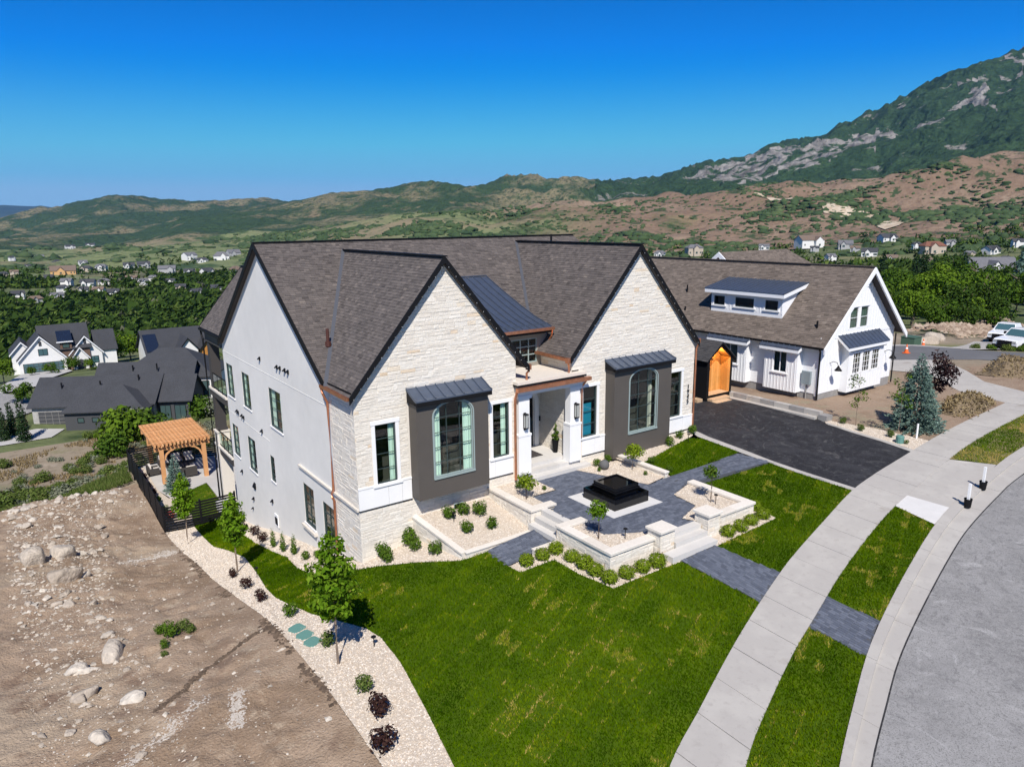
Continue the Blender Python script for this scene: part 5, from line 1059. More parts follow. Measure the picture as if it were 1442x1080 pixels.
# long dormer
DX=42.1;DF=Fr((DX,0,0),(0,1,0),(-1,0,0));mb=MB();DF.wall(mb,[(28.05,4.4),(33.95,4.4),(33.95,5.95),(28.05,5.95)],[(a,b,4.92,5.58) for a,b in ((28.4,29.4),(30.3,31.85),(32.75,33.7))],back=.08)
for y in (28.05,33.95): mb.poly([(DX,y,4.4),(DX,y,5.95),(44.3,y,6.5),(44.3,y,6.45)])
mb.build('dormer_wall',M_sid,NH)
bt=MB()
for y in np.arange(28.1,33.95,.28):
    if not any(a-.12<y<b+.12 for a,b in ((28.4,29.4),(30.3,31.85),(32.75,33.7))): DF.box(bt,y-.02,y+.02,4.7,5.85,-.01,.022)
bt.build('battens',M_sid,NH,kind='stuff')
for a,b in ((28.4,29.4),(30.3,31.85),(32.75,33.7)): window(DF,NH,a,b,4.92,5.58,cols=1,rows=1,trim=.1,glass=M_blue,sash_m=M_winframe,depth=.05,room=.5,name='dormer_window')
shedroof(27.75,34.3,44.5,6.72,41.7,6.1,'x','dormer_roof',17,fas=.26)
# meter box, gooseneck lamps, roof vents
mb=MB();NL.box(mb,25.0,25.6,.6,1.45,.02,.2);mb.build('meter_box',mat('meter_grey_blue',(.20,.24,.26),rough=.5),NH)
mb=MB();mb.tube([(NX-.06,25.85,1.0),(NX-.06,25.85,-.3)],.04,6);mb.tube([(NX-.06,25.3,.6),(NX-.06,25.3,-.4)],.04,6);mb.build('conduit',M_found,NH,kind='stuff')
for x in (42.45,49.2):
    mb=MB();y=NY;mb.tube([(x,y,1.9),(x,y-.25,2.05),(x,y-.5,2.0),(x,y-.6,1.8)],.02,6);LM=mb.build('gooseneck_lamp',M_black,NH)
    mb=MB();mb.lathe([(.05,1.82),(.09,1.72),(.24,1.52),(.23,1.5)],x,y-.6,12);mb.build('lamp_shade',M_black,LM)
for x,y,h in ((43.2,37.2,.55),(41.9,36.2,.3),(41.8,25.3,.45)):
    mb=MB();mb.tube([(x,y,nz(x)-.1),(x,y,nz(x)+h)],.06,6);mb.build('vent_pipe',M_black,NH)
# low drive-side retaining wall of sawn blocks
rw=thing('retaining_wall','low grey concrete retaining wall beside the black driveway','wall',(37.75,25,-.4))
y=22.15;k=0
while y<29.5:
    mb=MB();mb.box(37.62,37.98,y+.006,y+1.0,-.8,.0+RN.uniform(-.01,.01));mb.build('wall_block',M_found if k%2 else M_walk,rw);y+=1.01;k+=1
mb=MB();mb.box(37.2,37.61,22.2,29.5,-.7,-.28);mb.build('wall_footing',M_walk,rw)
mb=MB();mb.box(37.45,38.05,21.6,22.13,-.7,-.12);mb.build('stone_end',M_found,rw)
# black shed with a timber lined entry
SHD=thing('garden_shed','small black gabled shed with a glowing timber lined doorway and steps','shed',(36.5,28.5,-.3))
M_wood=mat('honey_timber',[(0,(.42,.19,.045)),(.5,(.52,.25,.065)),(1,(.60,.31,.10))],rough=.5,noise=[(3,.12)])
M_step=mat('pale_timber',[(0,(.45,.31,.19)),(1,(.55,.40,.26))],rough=.8,noise=[(10,.15)])
x0,x1,y0,y1=35.3,37.75,28.5,31.4;ax=36.55;az=3.36;ez=2.45
mb=MB();mb.box(x0,x0+.12,y0+.02,y1,-.35,ez);mb.box(x1-.12,x1,y0+.02,y1,-.35,ez);mb.box(x0,x1,y1-.12,y1,-.35,ez);mb.build('shed_wall',M_black,SHD)
SF=Fr((0,y0,0),(1,0,0),(0,-1,0));mb=MB()
op=[(35.52,.05),(37.55,.05),(37.55,2.3),(36.55,3.05),(35.52,2.35)];ou=[(x0,-.35),(x1,-.35),(x1,ez),(ax,az),(x0,ez)]
v,f=tri2d(ou,[op]);mb.add([SF.p(a,b,0) for a,b in v],f);mb.build('shed_front',M_black,SHD)
# the lining, board by board
yb=y0+.75
for k in range(11):
    a=35.52+2.03*k/11;b=35.52+2.03*(k+1)/11;top=lambda x:2.35+(3.05-2.35)*(x-35.52)/1.03 if x<36.55 else 3.05-.75*(x-36.55)/1.0
    mb=MB();mb.prism([(a+.006,yb,.05),(b-.006,yb,.05),(b-.006,yb,top(b)),(a+.006,yb,top(a))],(0,.04,0),RN.uniform(.05,1));mb.build('door_board',M_wood,SHD)
for k in range(4):
    ya=y0+.02+.73*k/4;yc=y0+.02+.73*(k+1)/4-.01
    for x,t in ((35.5,2.34),(37.53,2.3)):
        mb=MB();mb.box(x,x+.03,ya,yc,.05,t,RN.uniform(.05,1));mb.build('lining_board',M_wood,SHD)
for a,b,za,zb in ((35.5,36.55,2.36,3.08),(36.55,37.58,3.08,2.31)):
    mb=MB();mb.prism([(a,y0+.02,za),(b,y0+.02,zb),(b,yb,zb),(a,yb,za)],(0,0,.03),.4);mb.build('soffit_board',M_wood,SHD)
mb=MB();mb.box(35.4,37.65,y0+.0,yb,-.02,.05);mb.build('floor_board',M_step,SHD)
for k,(ya,z) in enumerate(((28.12,-.12),(27.75,-.26))):
    mb=MB();mb.box(35.45,36.9+.3*(1-k),ya,ya+.39,z-.15,z,.3+.4*k);mb.build('step',M_step,SHD)
mb=MB();mb.box(34.6,35.1,28.6,29.1,-.35,-.1);mb.build('timber_block',M_step,SHD)
dsc=MB();dsc.tube([(36.3,yb-.03,1.55),(36.3,yb,1.55)],.16,12);dsc.tube([(36.0,yb-.05,.95),(36.0,yb,.95)],.09,8);dsc.tube([(36.25,yb-.04,2.2),(36.75,yb-.04,2.2)],.02,6);dsc.build('door_furniture',M_black,SHD)
ss=MB();sd=MB()
roof([(x0-.2,y0-.12,ez-.15),(ax,y0-.12,az+.06),(ax,y1+.1,az+.06),(x0-.2,y1+.1,ez-.15)],(0,1,0),SHD,ss,sd,seed=51,thick=.08)
roof([(x1+.2,y0-.12,ez-.2),(ax,y0-.12,az+.06),(ax,y1+.1,az+.06),(x1+.2,y1+.1,ez-.2)],(0,1,0),SHD,ss,sd,seed=52,thick=.08)
ss.build('shingles',mat('charcoal_shingle',[(0,(.03,.03,.033)),(1,(.075,.072,.072))],rough=.95,noise=[(60,.2)]),SHD,kind='stuff');sd.build('roof_deck',M_black,SHD)
lm=bpy.data.materials.new('warm_lamp');lm.use_nodes=True;lm.node_tree.nodes['Principled BSDF'].inputs['Emission Color'].default_value=(1,.6,.2,1);lm.node_tree.nodes['Principled BSDF'].inputs['Emission Strength'].default_value=6
mb=MB();mb.lathe([(.09,2.86),(.09,2.88)],36.6,28.85,10);mb.build('ceiling_lamp',lm,SHD)
pl_=bpy.data.lights.new('shed_lamp','POINT');pl_.energy=45;pl_.color=(1,.62,.25);pl_.shadow_soft_size=.08;po=bpy.data.objects.new('shed_lamp_light',pl_);COL.objects.link(po);po.parent=SHD;po.location=(36.6-36.5,28.85-28.5,2.75+.3)
# ============================================================ small house helper for houses farther off
M_droof=mat('dark_slate_roof',(.040,.042,.048),rough=.8,noise=[(.5,.12),(6,.25),(18,.2)],bump=(8,.5,.05))
M_wbrick=mat('whitewashed_brick',(.70,.69,.67),rough=.85,noise=[(1,.05),(9,.06)])
M_gstone=mat('grey_stone',(.36,.35,.33),rough=.9,noise=[(2.5,.25)])
M_dclad=mat('dark_cladding',(.06,.062,.066),rough=.7)
class HB:
    """blocks of a house in a local frame: u along the front, v to the back"""
    def __init__(s,T,ox,oy,yaw): s.T=T;s.o=(ox,oy);s.c=math.cos(yaw);s.s=math.sin(yaw)
    def p(s,u,v,z): return (s.o[0]+u*s.c-v*s.s,s.o[1]+u*s.s+v*s.c,z)
    def block(s,u0,u1,v0,v1,zb,ze,zr,ridge='u',wm=None,rm=None,ov=.35,hip=0.,th=.16):
        p=s.p;um=(u0+u1)/2;vm=(v0+v1)/2;w=MB()
        if ridge=='u':
            gl=[(u0,v0),(u0,vm),(u0,v1)]
            w.poly([p(u0,v0,zb),p(u1,v0,zb),p(u1,v0,ze),p(u0,v0,ze)]);w.poly([p(u0,v1,zb),p(u1,v1,zb),p(u1,v1,ze),p(u0,v1,ze)])
            for u in (u0,u1): w.poly([p(u,v0,zb),p(u,v1,zb),p(u,v1,ze)]+([] if hip else [p(u,vm,zr-.1)])+[p(u,v0,ze)])
        else:
            for u in (u0,u1): w.poly([p(u,v0,zb),p(u,v1,zb),p(u,v1,ze),p(u,v0,ze)])
            for v in (v0,v1): w.poly([p(u0,v,zb),p(u1,v,zb),p(u1,v,ze)]+([] if hip else [p(um,v,zr-.1)])+[p(u0,v,ze)])
        w.build('wall',wm or M_wbrick,s.T)
        r=MB();rm=rm or M_droof;a0,a1,b0,b1=u0-ov,u1+ov,v0-ov,v1+ov
        if ridge=='u':
            zo=ze-(zr-ze)/(vm-v0)*ov;A,B=p(a0+hip,vm,zr),p(a1-hip,vm,zr)
            r.prism([p(a0,b0,zo),p(a1,b0,zo),B,A],(0,0,th));r.prism([p(a0,b1,zo),p(a1,b1,zo),B,A],(0,0,th))
            if hip: r.prism([p(a0,b0,zo),A,p(a0,b1,zo)],(0,0,th));r.prism([p(a1,b0,zo),B,p(a1,b1,zo)],(0,0,th))
        else:
            zo=ze-(zr-ze)/(um-u0)*ov;A,B=p(um,b0+hip,zr),p(um,b1-hip,zr)
            r.prism([p(a0,b0,zo),A,B,p(a0,b1,zo)],(0,0,th));r.prism([p(a1,b0,zo),A,B,p(a1,b1,zo)],(0,0,th))
            if hip: r.prism([p(a0,b0,zo),A,p(a1,b0,zo)],(0,0,th));r.prism([p(a0,b1,zo),B,p(a1,b1,zo)],(0,0,th))
        return r.build('roof',rm,s.T)
    def rake(s,u0,u1,v,ze,zr,m,ov=.35,h=.3):
        um=(u0+u1)/2;sl=(zr-ze)/(um-u0);z0=ze-sl*ov+.1
        for a in (u0-ov,u1+ov):
            mb=MB();mb.prism([s.p(a,v-ov-.02,z0),s.p(um,v-ov-.02,zr+.1),s.p(um,v-ov-.02,zr+.1-h),s.p(a,v-ov-.02,z0-h)],[s.s*.08,-s.c*.08,0]);mb.build('rake_board',m,s.T)
    def rect(s,name,u0,u1,v,z0,z1,m,cols=1,rows=1,fm=None,d=.04,bar=.06):
        mb=MB();P=[s.p(u0,v-d,z0),s.p(u1,v-d,z0),s.p(u1,v-d,z1),s.p(u0,v-d,z1)];n=[s.s*.02,-s.c*.02,0]
        g=MB();b=.09
        for (a,c,e,f_) in ((u0-b,u1+b,z0-b,z0),(u0-b,u1+b,z1,z1+b),(u0-b,u0,z0,z1),(u1,u1+b,z0,z1)): g.prism([s.p(a,v-d,e),s.p(c,v-d,e),s.p(c,v-d,f_),s.p(a,v-d,f_)],n)
        W=g.build(name,fm or M_black,s.T);mb.poly(P);mb.build('pane',m,W)
        if cols>1 or rows>1:
            t=MB()
            for k in range(1,cols): u=u0+(u1-u0)*k/cols;t.prism([s.p(u-bar/2,v-d,z0),s.p(u+bar/2,v-d,z0),s.p(u+bar/2,v-d,z1),s.p(u-bar/2,v-d,z1)],n)
            for k in range(1,rows): z=z0+(z1-z0)*k/rows;t.prism([s.p(u0,v-d,z-bar/2),s.p(u1,v-d,z-bar/2),s.p(u1,v-d,z+bar/2),s.p(u0,v-d,z+bar/2)],n)
            t.build('glazing_bars',fm or M_black,W)
        return W
M_pane=mat('dark_reflecting_glass',(.05,.085,.085),rough=.08,spec=.9); M_tealpane=mat('teal_reflecting_glass',(.05,.11,.125),rough=.1,spec=.9)
# dark roofed house below the slope
DH=thing('dark_roofed_house','long low house with charcoal hipped and gabled roofs down the slope','house',(.68,130.29,-19.6),math.radians(-29))
hb=HB(DH,.68,130.29,math.radians(-29))
hb.block(0.4,18.4,.4,9.6,-20.5,-16.2,-12.8,'u',M_gstone,ov=.5)
hb.block(6.5,18.0,-2.6,4.5,-20.6,-16.4,-13.5,'u',M_dclad,hip=4.5,ov=.5)
hb.block(18.6,23.6,1.6,8.5,-20.4,-16.1,-13.0,'u',M_dclad,ov=.5)
hb.block(7.5,22.5,6.4,12.4,-18,-14.2,-11.5,'u',M_dclad,ov=.4)
hb.block(9.5,25,9.2,19.5,-20,-13.9,-10.1,'u',M_wbrick,hip=6.,ov=.5)
gd=hb.rect('garage_door',1.3,5.2,.4,-19.55,-17.25,M_dclad,4,4,M_found,bar=.04)
hb.rect('window',8.4,9.2,-2.6,-18.3,-17.7,M_pane);hb.rect('window',10.5,11.3,-2.6,-18.3,-17.7,M_pane);hb.rect('glass_door',19.0,20.5,1.6,-19.6,-17.2,M_pane,2,1);hb.rect('glass_door',21.2,22.8,1.6,-19.6,-17.2,M_pane,2,1)
for u in (16,18,20,22,24): hb.rect('window',u-.5,u+.5,9.2,-17.6,-15.0,M_pane)
for u,v,z in ((9.8,3,-13.9),(15.3,4,-13.3),(17,7.5,-12.2),(13,8,-12.5),(4,3,-14)):
    x,y,_=hb.p(u,v,0);mb=MB();mb.tube([(x,y,z-.3),(x,y,z+.8)],.12,6);mb.build('vent_pipe',M_black,DH)
# white brick house across the lower street
WH=thing('white_brick_house','white brick house with steep dark roofs and wide glazed garage door','house',(.6,173.5,-19.2))
wb=HB(WH,0,0,0)
wb.block(.75,9.0,173.5,183,-20.2,-15.6,-11.0,'v');wb.rake(.75,9.0,173.5,-15.6,-11.0,M_sid)
wb.block(-.3,3.6,176,184,-20,-14.4,-12.2,'v');wb.rake(-.3,3.6,176,-14.4,-12.2,M_sid)
wb.block(5.0,13.6,174.6,183.5,-20,-14.0,-9.6,'u',wm=mat('brown_brick',(.14,.09,.065),rough=.9,noise=[(5,.2)]))
wb.block(9.9,15.8,174.9,182,-20.2,-15.3,-11.9,'v');wb.rake(9.9,15.8,174.9,-15.3,-11.9,M_sid)
wb.block(10.2,13.0,173.4,176,-20.2,-15.9,-14.0,'v');wb.rake(10.2,13.0,173.4,-15.9,-14.0,M_sid)
wb.block(15.0,18.6,175.6,184,-20.3,-15.1,-11.5,'u')
wb.rect('garage_door',1.5,8.35,173.5,-18.9,-16.5,M_tealpane,8,4,M_dclad,bar=.09);wb.rect('window',4.4,5.9,173.5,-14.9,-13.7,M_tealpane,2,1);wb.rect('window',13.5,15.0,174.9,-17.7,-16.4,M_tealpane,2,2);wb.rect('vent_slot',4.7,5.0,173.5,-12.9,-12.2,M_dclad);wb.rect('vent_slot',12.7,13.0,174.9,-13.4,-12.6,M_dclad)
mb=MB();mb.add([(10.9+1.4*u,173.33,z) for u,z in ((0,-18.9),(1,-18.9),(1,-17.0),(.8,-16.6),(.5,-16.45),(.2,-16.6),(0,-17.0))],[(0,1,2,3,4,5,6)]);mb.build('entry_arch',M_dclad,WH)
mb=MB();mb.prism([(7.9,174.0,-12.6),(10.6,174.0,-12.6),(10.6,176.6,-10.7),(7.9,176.6,-10.7)],(0,0,.12));SPN=mb.build('solar_panel',mat('solar_blue',(.012,.018,.035),rough=.2,spec=.8),WH);mb=MB();mb.box(7.7,10.7,173.85,174.0,-12.75,-12.55);mb.build('panel_edge',M_sid,SPN)
mb=MB();mb.box(8.3,10.4,174.3,175.2,-14.4,-12.75);mb.build('dormer',MATS['brown_brick'],WH);wb.rect('window',8.8,9.9,174.3,-13.9,-13.1,M_pane)
for i in range(3):
    pass
W2=thing('white_gabled_house','white house with dark roof, arched window gable and timber entry','house',(28,166,-20))
w2=HB(W2,0,0,0)
w2.block(23.5,36,166.5,180,-22,-16.2,-11.7,'u',ov=.5);w2.block(23.8,28.2,164.8,172,-22,-17.2,-14.6,'v');w2.rake(23.8,28.2,164.8,-17.2,-14.6,M_black)
w2.block(29.2,33.0,164.2,172,-22,-15.2,-12.9,'v');w2.rake(29.2,33,164.2,-15.2,-12.9,M_black);w2.block(33.2,37,164.8,172,-22,-16,-13.7,'v',wm=M_wood);w2.rake(33.2,37,164.8,-16,-13.7,M_black)
for u in (30.1,31.0,31.9): w2.rect('window',u-.3,u+.3,164.2,-18.5,-15.8,M_pane)
w2.rect('entry',33.9,36.2,164.8,-20,-17.2,M_pane)
mb=MB();mb.prism([(23.4,167.0,-15.7),(26,167.0,-15.7),(26,171.6,-12.6),(23.4,171.6,-12.6)],(0,0,.25));mb.build('solar_panel',MATS['solar_blue'],W2)
# ============================================================ BACK YARD: fence, pergola, patio
M_patio=ramp_mat('patio_concrete',[(.42,.405,.385),(.8,.5,.65,(.46,.445,.42))],bump=(60,.2,.01))
sheet('patio',[(7.3,50.0),(7.9,50.25),(9.97,51.7),(9.95,44.6),(16,44.6),(16,60),(6.9,60),(6.9,52)],M_patio,.03,.8)
sheet('gravel_bed',[(6.05,44.5),(7.6,44.5),(7.9,46.6),(7.2,48.6),(7.85,50.2),(7.2,50.0),(6.9,52),(6.9,58),(6.05,58)],M_gravel,.025,.8)
sheet('lawn',[(7.62,44.5),(9.92,44.5),(9.92,51.6),(7.92,50.2),(7.25,48.6),(7.92,46.6)],M_turf,.03,.6)
def fence(label,a,b,n,loc,hgt=1.62,ns=9):
    T=thing('slat_fence',label,'fence',(*a,hzn(*a)),0,'black slatted fence runs');A=np.array(a);B=np.array(b);d=nrm(B-A)
    for k in range(n+1):
        p=A+(B-A)*k/n;z=hzn(*p);c=MB();c.box(p[0]-.05,p[0]+.05,p[1]-.05,p[1]+.05,z-.3,z+hgt+.05);c.build('post',M_black,T)
    for k in range(n):
        p=A+(B-A)*k/n+d*.05;q=A+(B-A)*(k+1)/n-d*.05;zp=hzn(*p);zq=hzn(*q)
        for i in range(ns):
            h=.06+(hgt-.1)*(i+.5)/ns;c=MB();c.bar((*p,zp+h),(*q,zq+h),.03,.115);c.build('slat',M_black,T)
fence('black slatted fence run between the dirt lot corner and the stucco house',(6.0,44.4),(10.1,44.4),2,None)
fence('long black slatted fence run along the dirt lot beside the pergola',(5.98,44.5),(5.98,58.3),6,None)
fence('black slatted fence run behind the pergola at the far end of the yard',(6.08,58.4),(14.5,58.4),4,None)
PG=thing('pergola','orange cedar pergola with slatted roof on the back patio','pergola',(8.95,56,-7))
M_cedar=mat('cedar',[(0,(.50,.24,.10)),(.5,(.58,.30,.13)),(1,(.66,.37,.18))],rough=.65,noise=[(2,.12)])
for x,y in ((7.55,53.3),(10.35,53.3),(7.55,58.7),(10.35,58.7)):
    z=hzn(x,y);c=MB();c.box(x-.14,x+.14,y-.14,y+.14,z-.1,-4.32,.4);c.build('post',M_cedar,PG)
    for sx in ((1 if x<9 else -1),):
        c=MB();pts=[(x+sx*.14,y,-5.25),(x+sx*.3,y,-4.85),(x+sx*.55,y,-4.62),(x+sx*.85,y,-4.5)]
        for p,q in zip(pts,pts[1:]): c.bar(p,q,.1,.16,(0,1,0),.5)
        c.build('brace',M_cedar,PG)
    sy=1 if y<56 else -1;c=MB();pts=[(x,y+sy*.14,-5.25),(x,y+sy*.3,-4.85),(x,y+sy*.55,-4.62),(x,y+sy*.85,-4.5)]
    for p,q in zip(pts,pts[1:]): c.bar(p,q,.16,.1,(0,0,1),.5)
    c.build('brace',M_cedar,PG)
for y in (53.3,58.7): c=MB();c.box(7.1,10.8,y-.08,y+.08,-4.5,-4.25,.3);c.build('beam',M_cedar,PG)
for x in (7.55,10.35): c=MB();c.box(x-.07,x+.07,53.05,58.95,-4.245,-4.14,.6);c.build('beam',M_cedar,PG)
for k in range(15):
    x=7.15+3.55*k/14;c=MB();c.box(x-.065,x+.065,52.95,59.35,-4.135,-3.97,RN.uniform(.1,1));c.build('rafter',M_cedar,PG)
for k in range(16):
    y=53.15+6.0*k/15;c=MB();c.box(7.05,10.85,y-.05,y+.05,-3.965,-3.92,RN.uniform(.1,1));c.build('top_slat',M_cedar,PG)
M_cush=mat('cream_cushion',(.62,.58,.52),rough=.95); M_fur=mat('dark_wicker',(.05,.045,.042),rough=.8)
def chair(x,y,yaw,label,w=.8):
    z=hzn(x,y)+.03;T=thing('patio_chair',label,'chair',(x,y,z),yaw,'patio chairs under the pergola');c=MB()
    L=lambda n,m,*b: (lambda q:(q.box(*b),q.build(n,m,T,world=False)))(MB())
    L('seat_base',M_fur,-w/2,w/2,-.38,.38,.1,.3);L('back',M_fur,-w/2,w/2,.3,.4,.1,.78);L('arm',M_fur,-w/2,-w/2+.1,-.38,.3,.301,.55);L('arm',M_fur,w/2-.1,w/2,-.38,.3,.301,.55)
    L('cushion',M_cush,-w/2+.11,w/2-.11,-.37,.28,.301,.44);L('back_cushion',M_cush,-w/2+.11,w/2-.11,.14,.29,.441,.8)
for x,y,a,l in ((8.5,53.9,math.pi,'cream cushioned patio chair nearest the blue spruce, facing away'),(9.4,53.9,math.pi,'cream cushioned patio chair in the near row beside the right pergola post'),(8.2,57.2,0,'cream cushioned patio chair in the far row, left seat'),(9.1,57.2,0,'cream cushioned patio chair in the far row, middle seat'),(9.95,57.2,0,'cream cushioned patio chair in the far row, right seat'),(7.2,55.6,math.pi/2,'cream cushioned patio chair at the left side under the pergola')): chair(x,y,a,l)
TB=thing('patio_table','low dark table between cushioned chairs under the pergola','table',(8.9,55.5,-7));c=MB();c.box(8.1,9.7,55,56,-6.58,-6.5);c.build('table_top',M_fur,TB)
for x in (8.2,9.6):
    for y in (55.1,55.9): c=MB();c.box(x-.04,x+.04,y-.04,y+.04,-6.97,-6.58);c.build('leg',M_fur,TB)
c=MB();c.box(9.35,10.05,45.5,46.3,-6.95,-6.35);GC=c.build('covered_grill',M_panel,None);tag(GC,'white covered grill box beside the house under the lower balcony','grill')
# lower street, drives and walks between the far houses on the left
M_lconc=mat('pale_drive',(.40,.39,.375),rough=.9,noise=[(.5,.06)])
tsheet=lambda n,p,m,off=.1,st=2.5: sheet(n,p,m,off,st,fn=HT)
tsheet('lower_street',[(-14,150),(-4,149),(1.0,143),(4,137),(-2,133),(-14,141)],M_road,.25)
tsheet('pale_driveway',[(-8,152),(-3,151),(1.0,173),(9,173),(9.5,168),(5,158),(4,150),(-2,147),(-8,148)],M_lconc,.3)
tsheet('pale_driveway',[(1.4,127.8),(5.0,125.8),(3.0,122),(-3,121.5),(-8,124),(-8,128),(-2,127)],M_lconc,.12)
tsheet('house_lawn',[(13.2,172.5),(22,173.5),(22,167.5),(12.6,168)],M_turf,.25)
# ============================================================ PLANTS
NPR=np.random.default_rng(21)
def leaf_mesh(name,lobes,n,size,shell=.55,up=.35,rnd=(.5,.22),squash=1.0,rn=None,gap=None):
    """leaf faces spread through a set of ellipsoid lobes (x,y,z,rx,ry,rz)"""
    rn=rn or NPR;L=np.array(lobes,float);w=L[:,3]*L[:,4]+L[:,3]*L[:,5];w/=w.sum();k=rn.choice(len(L),n,p=w)
    d=rn.normal(size=(n,3));d/=np.linalg.norm(d,axis=1)[:,None];r=shell+(1-shell)*rn.uniform(0,1,n)**.6;r*=1+.22*rn.normal(size=n)*.5
    P=L[k,:3]+d*L[k,3:6]*r[:,None]
    nn=d+rn.normal(0,.55,(n,3));nn[:,2]+=up;nn/=np.linalg.norm(nn,axis=1)[:,None]
    t=np.cross(nn,rn.normal(size=(n,3)));t/=np.linalg.norm(t,axis=1)[:,None];b=np.cross(nn,t);s=size*rn.uniform(.6,1.35,n)[:,None]
    V=np.stack([P-t*s,P+b*s*.55*squash+nn*s*.15,P+t*s,P-b*s*.55*squash+nn*s*.15],1).reshape(-1,3)
    c=np.clip(rn.normal(rnd[0],rnd[1],n)+(k%5-2)*.05,.01,1)
    return npmesh(name,V,np.arange(4*n).reshape(-1,4),c)
M_maple=foliage('maple_leaf',[(0,(.050,.115,.006)),(.5,(.110,.205,.012)),(1,(.19,.29,.025))],.3)
M_box=foliage('boxwood_leaf',[(0,(.075,.125,.008)),(.5,(.165,.235,.014)),(1,(.27,.33,.03))],.25)
M_shrub=foliage('shrub_leaf',[(0,(.032,.070,.008)),(.5,(.072,.130,.014)),(1,(.14,.20,.03))],.2)
M_dark=foliage('barberry_leaf',[(0,(.018,.010,.010)),(.6,(.045,.022,.020)),(1,(.085,.05,.035))],.15)
M_plum=foliage('plum_leaf',[(0,(.018,.012,.014)),(.6,(.045,.025,.026)),(1,(.085,.055,.048))],.2)
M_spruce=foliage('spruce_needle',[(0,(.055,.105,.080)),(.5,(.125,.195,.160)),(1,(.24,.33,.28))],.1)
M_oak=foliage('oak_leaf',[(0,(.026,.056,.008)),(.5,(.060,.115,.014)),(1,(.11,.175,.026))],.25)
M_oak2=foliage('bright_oak_leaf',[(0,(.05,.095,.010)),(.5,(.105,.18,.016)),(1,(.17,.25,.03))],.3)
M_conif=foliage('dark_conifer_leaf',[(0,(.010,.024,.010)),(.6,(.024,.046,.018)),(1,(.045,.075,.03))],.1)
M_sage=foliage('sage_leaf',[(0,(.10,.115,.075)),(.5,(.165,.18,.125)),(1,(.25,.26,.19))],.1)
M_weed=foliage('weed_leaf',[(0,(.05,.08,.018)),(.6,(.105,.15,.035)),(1,(.19,.20,.07))],.2)
M_hay=foliage('dry_grass',[(0,(.13,.095,.045)),(.5,(.22,.165,.085)),(1,(.30,.24,.14))],.1)
M_bark=mat('bark',(.19,.145,.11),rough=.95,noise=[(12,.3)]); M_stem=mat('twig',(.09,.065,.05),rough=.95)
def plant(name,label,cat,x,y,z,leaves,lm,trunk=None,group=None,yaw=None,tm=None,leafname='foliage',scale=1.):
    T=thing(name,label,cat,(x,y,z),RN.uniform(0,6) if yaw is None else yaw,group)
    link(leafname,leaves,lm,T)
    if trunk: trunk.build('trunk' if cat=='tree' else 'stems',tm or M_bark,T,world=False)
    if scale!=1: T.scale=(scale,)*3
    return T
def trunk(h,r,br,spread,rn=RN,lean=.0,base=-.2):
    m=MB();x=y=0;pts=[];k=6
    for i in range(k+1):
        t=i/k;pts.append((lean*t+rn.uniform(-.02,.02)*h*.3*(i>0),rn.uniform(-.02,.02)*h*.3*(i>0),base+(h-base)*t))
    m.tube(pts,[r*(1-.75*i/k) for i in range(k+1)],7)
    for b in range(br):
        t=rn.uniform(.42,.92);z=h*t;a=rn.uniform(0,6.28);l=spread*rn.uniform(.5,1)*(1.15-t*.5);i=min(k,int(t*k));p=pts[i]
        m.tube([(p[0],p[1],z),(p[0]+l*.5*math.cos(a),p[1]+l*.5*math.sin(a),z+l*.35),(p[0]+l*math.cos(a),p[1]+l*math.sin(a),z+l*.8)],[r*.35,r*.25,r*.1],5)
    return m
def maple_lobes(z0,z1,w,rn):
    o=[]
    for i in range(16):
        t=(i+.5)/16;z=z0+(z1-z0)*t;rr=w*(math.sin(math.pi*min(1,t*.85+.18))**.8);a=i*2.4;o.append((rr*.45*math.cos(a),rr*.45*math.sin(a),z,rr*.62,rr*.62,(z1-z0)*.10))
    return o
for x,y,h,w,l in ((6.73,18.67,4.45,.80,'young green maple with slim stake trunk in gravel nearest the road'),(7.05,31.83,3.9,.66,'young green maple in gravel midway along the stucco wall'),(6.58,40.88,4.3,.68,'young green maple in gravel in front of the black slatted fence')):
    rn=np.random.default_rng(int(x*100));T=plant('maple_tree',l,'tree',x,y,hzn(x,y),leaf_mesh('leaves',maple_lobes(h*.38,h,w,rn),2100,.085,shell=.35,rn=rn,rnd=(.5,.24)),M_maple,trunk(h*.95,.045,9,.55),'young maples along the gravel strip',leafname='crown')
# clipped boxwood balls
bxm=[leaf_mesh('boxwood',[(0,0,.22,.30,.30,.25),(.05,.03,.25,.27,.27,.22)],900,.038,shell=.8,up=.5,rn=np.random.default_rng(s)) for s in (1,2)]
BX=[(14.29,19.3),(14.98,19.25),(15.62,19.22),(15.68,18.41),(15.72,17.75),(15.7,17.1),(15.78,16.45),(16.45,16.3),(17.1,16.22),(17.8,16.15)]
BXL=['bright boxwood ball at the lawn end of the row beside the left path','bright boxwood ball second from the lawn end beside the left path','bright boxwood ball beside the near kerb of the left steps','bright boxwood ball first along the west court wall from the steps','bright boxwood ball second along the west court wall from the steps','bright boxwood ball on the west court wall just before the front corner','bright boxwood ball at the front left corner of the court wall','bright boxwood ball first along the front wall from the left corner','bright boxwood ball second along the front wall, before the pillar','bright boxwood ball directly in front of the left pillar']
BX+=[(21.66,16.1),(22.48,16.1),(23.28,16.2),(24.15,16.28),(24.5,16.95)]
BXL+=['bright boxwood ball directly in front of the right pillar','bright boxwood ball second right of the right pillar','bright boxwood ball third right of the right pillar','bright boxwood ball fourth right of the right pillar, near the outer corner','bright boxwood ball round the outer right corner of the court wall']
for i,((x,y),l) in enumerate(zip(BX,BXL)):
    plant('boxwood_ball',l,'shrub',x,y,hzn(x,y)+.0,bxm[i%2],M_box,group='boxwood balls edging the court',scale=RN.uniform(.92,1.08))
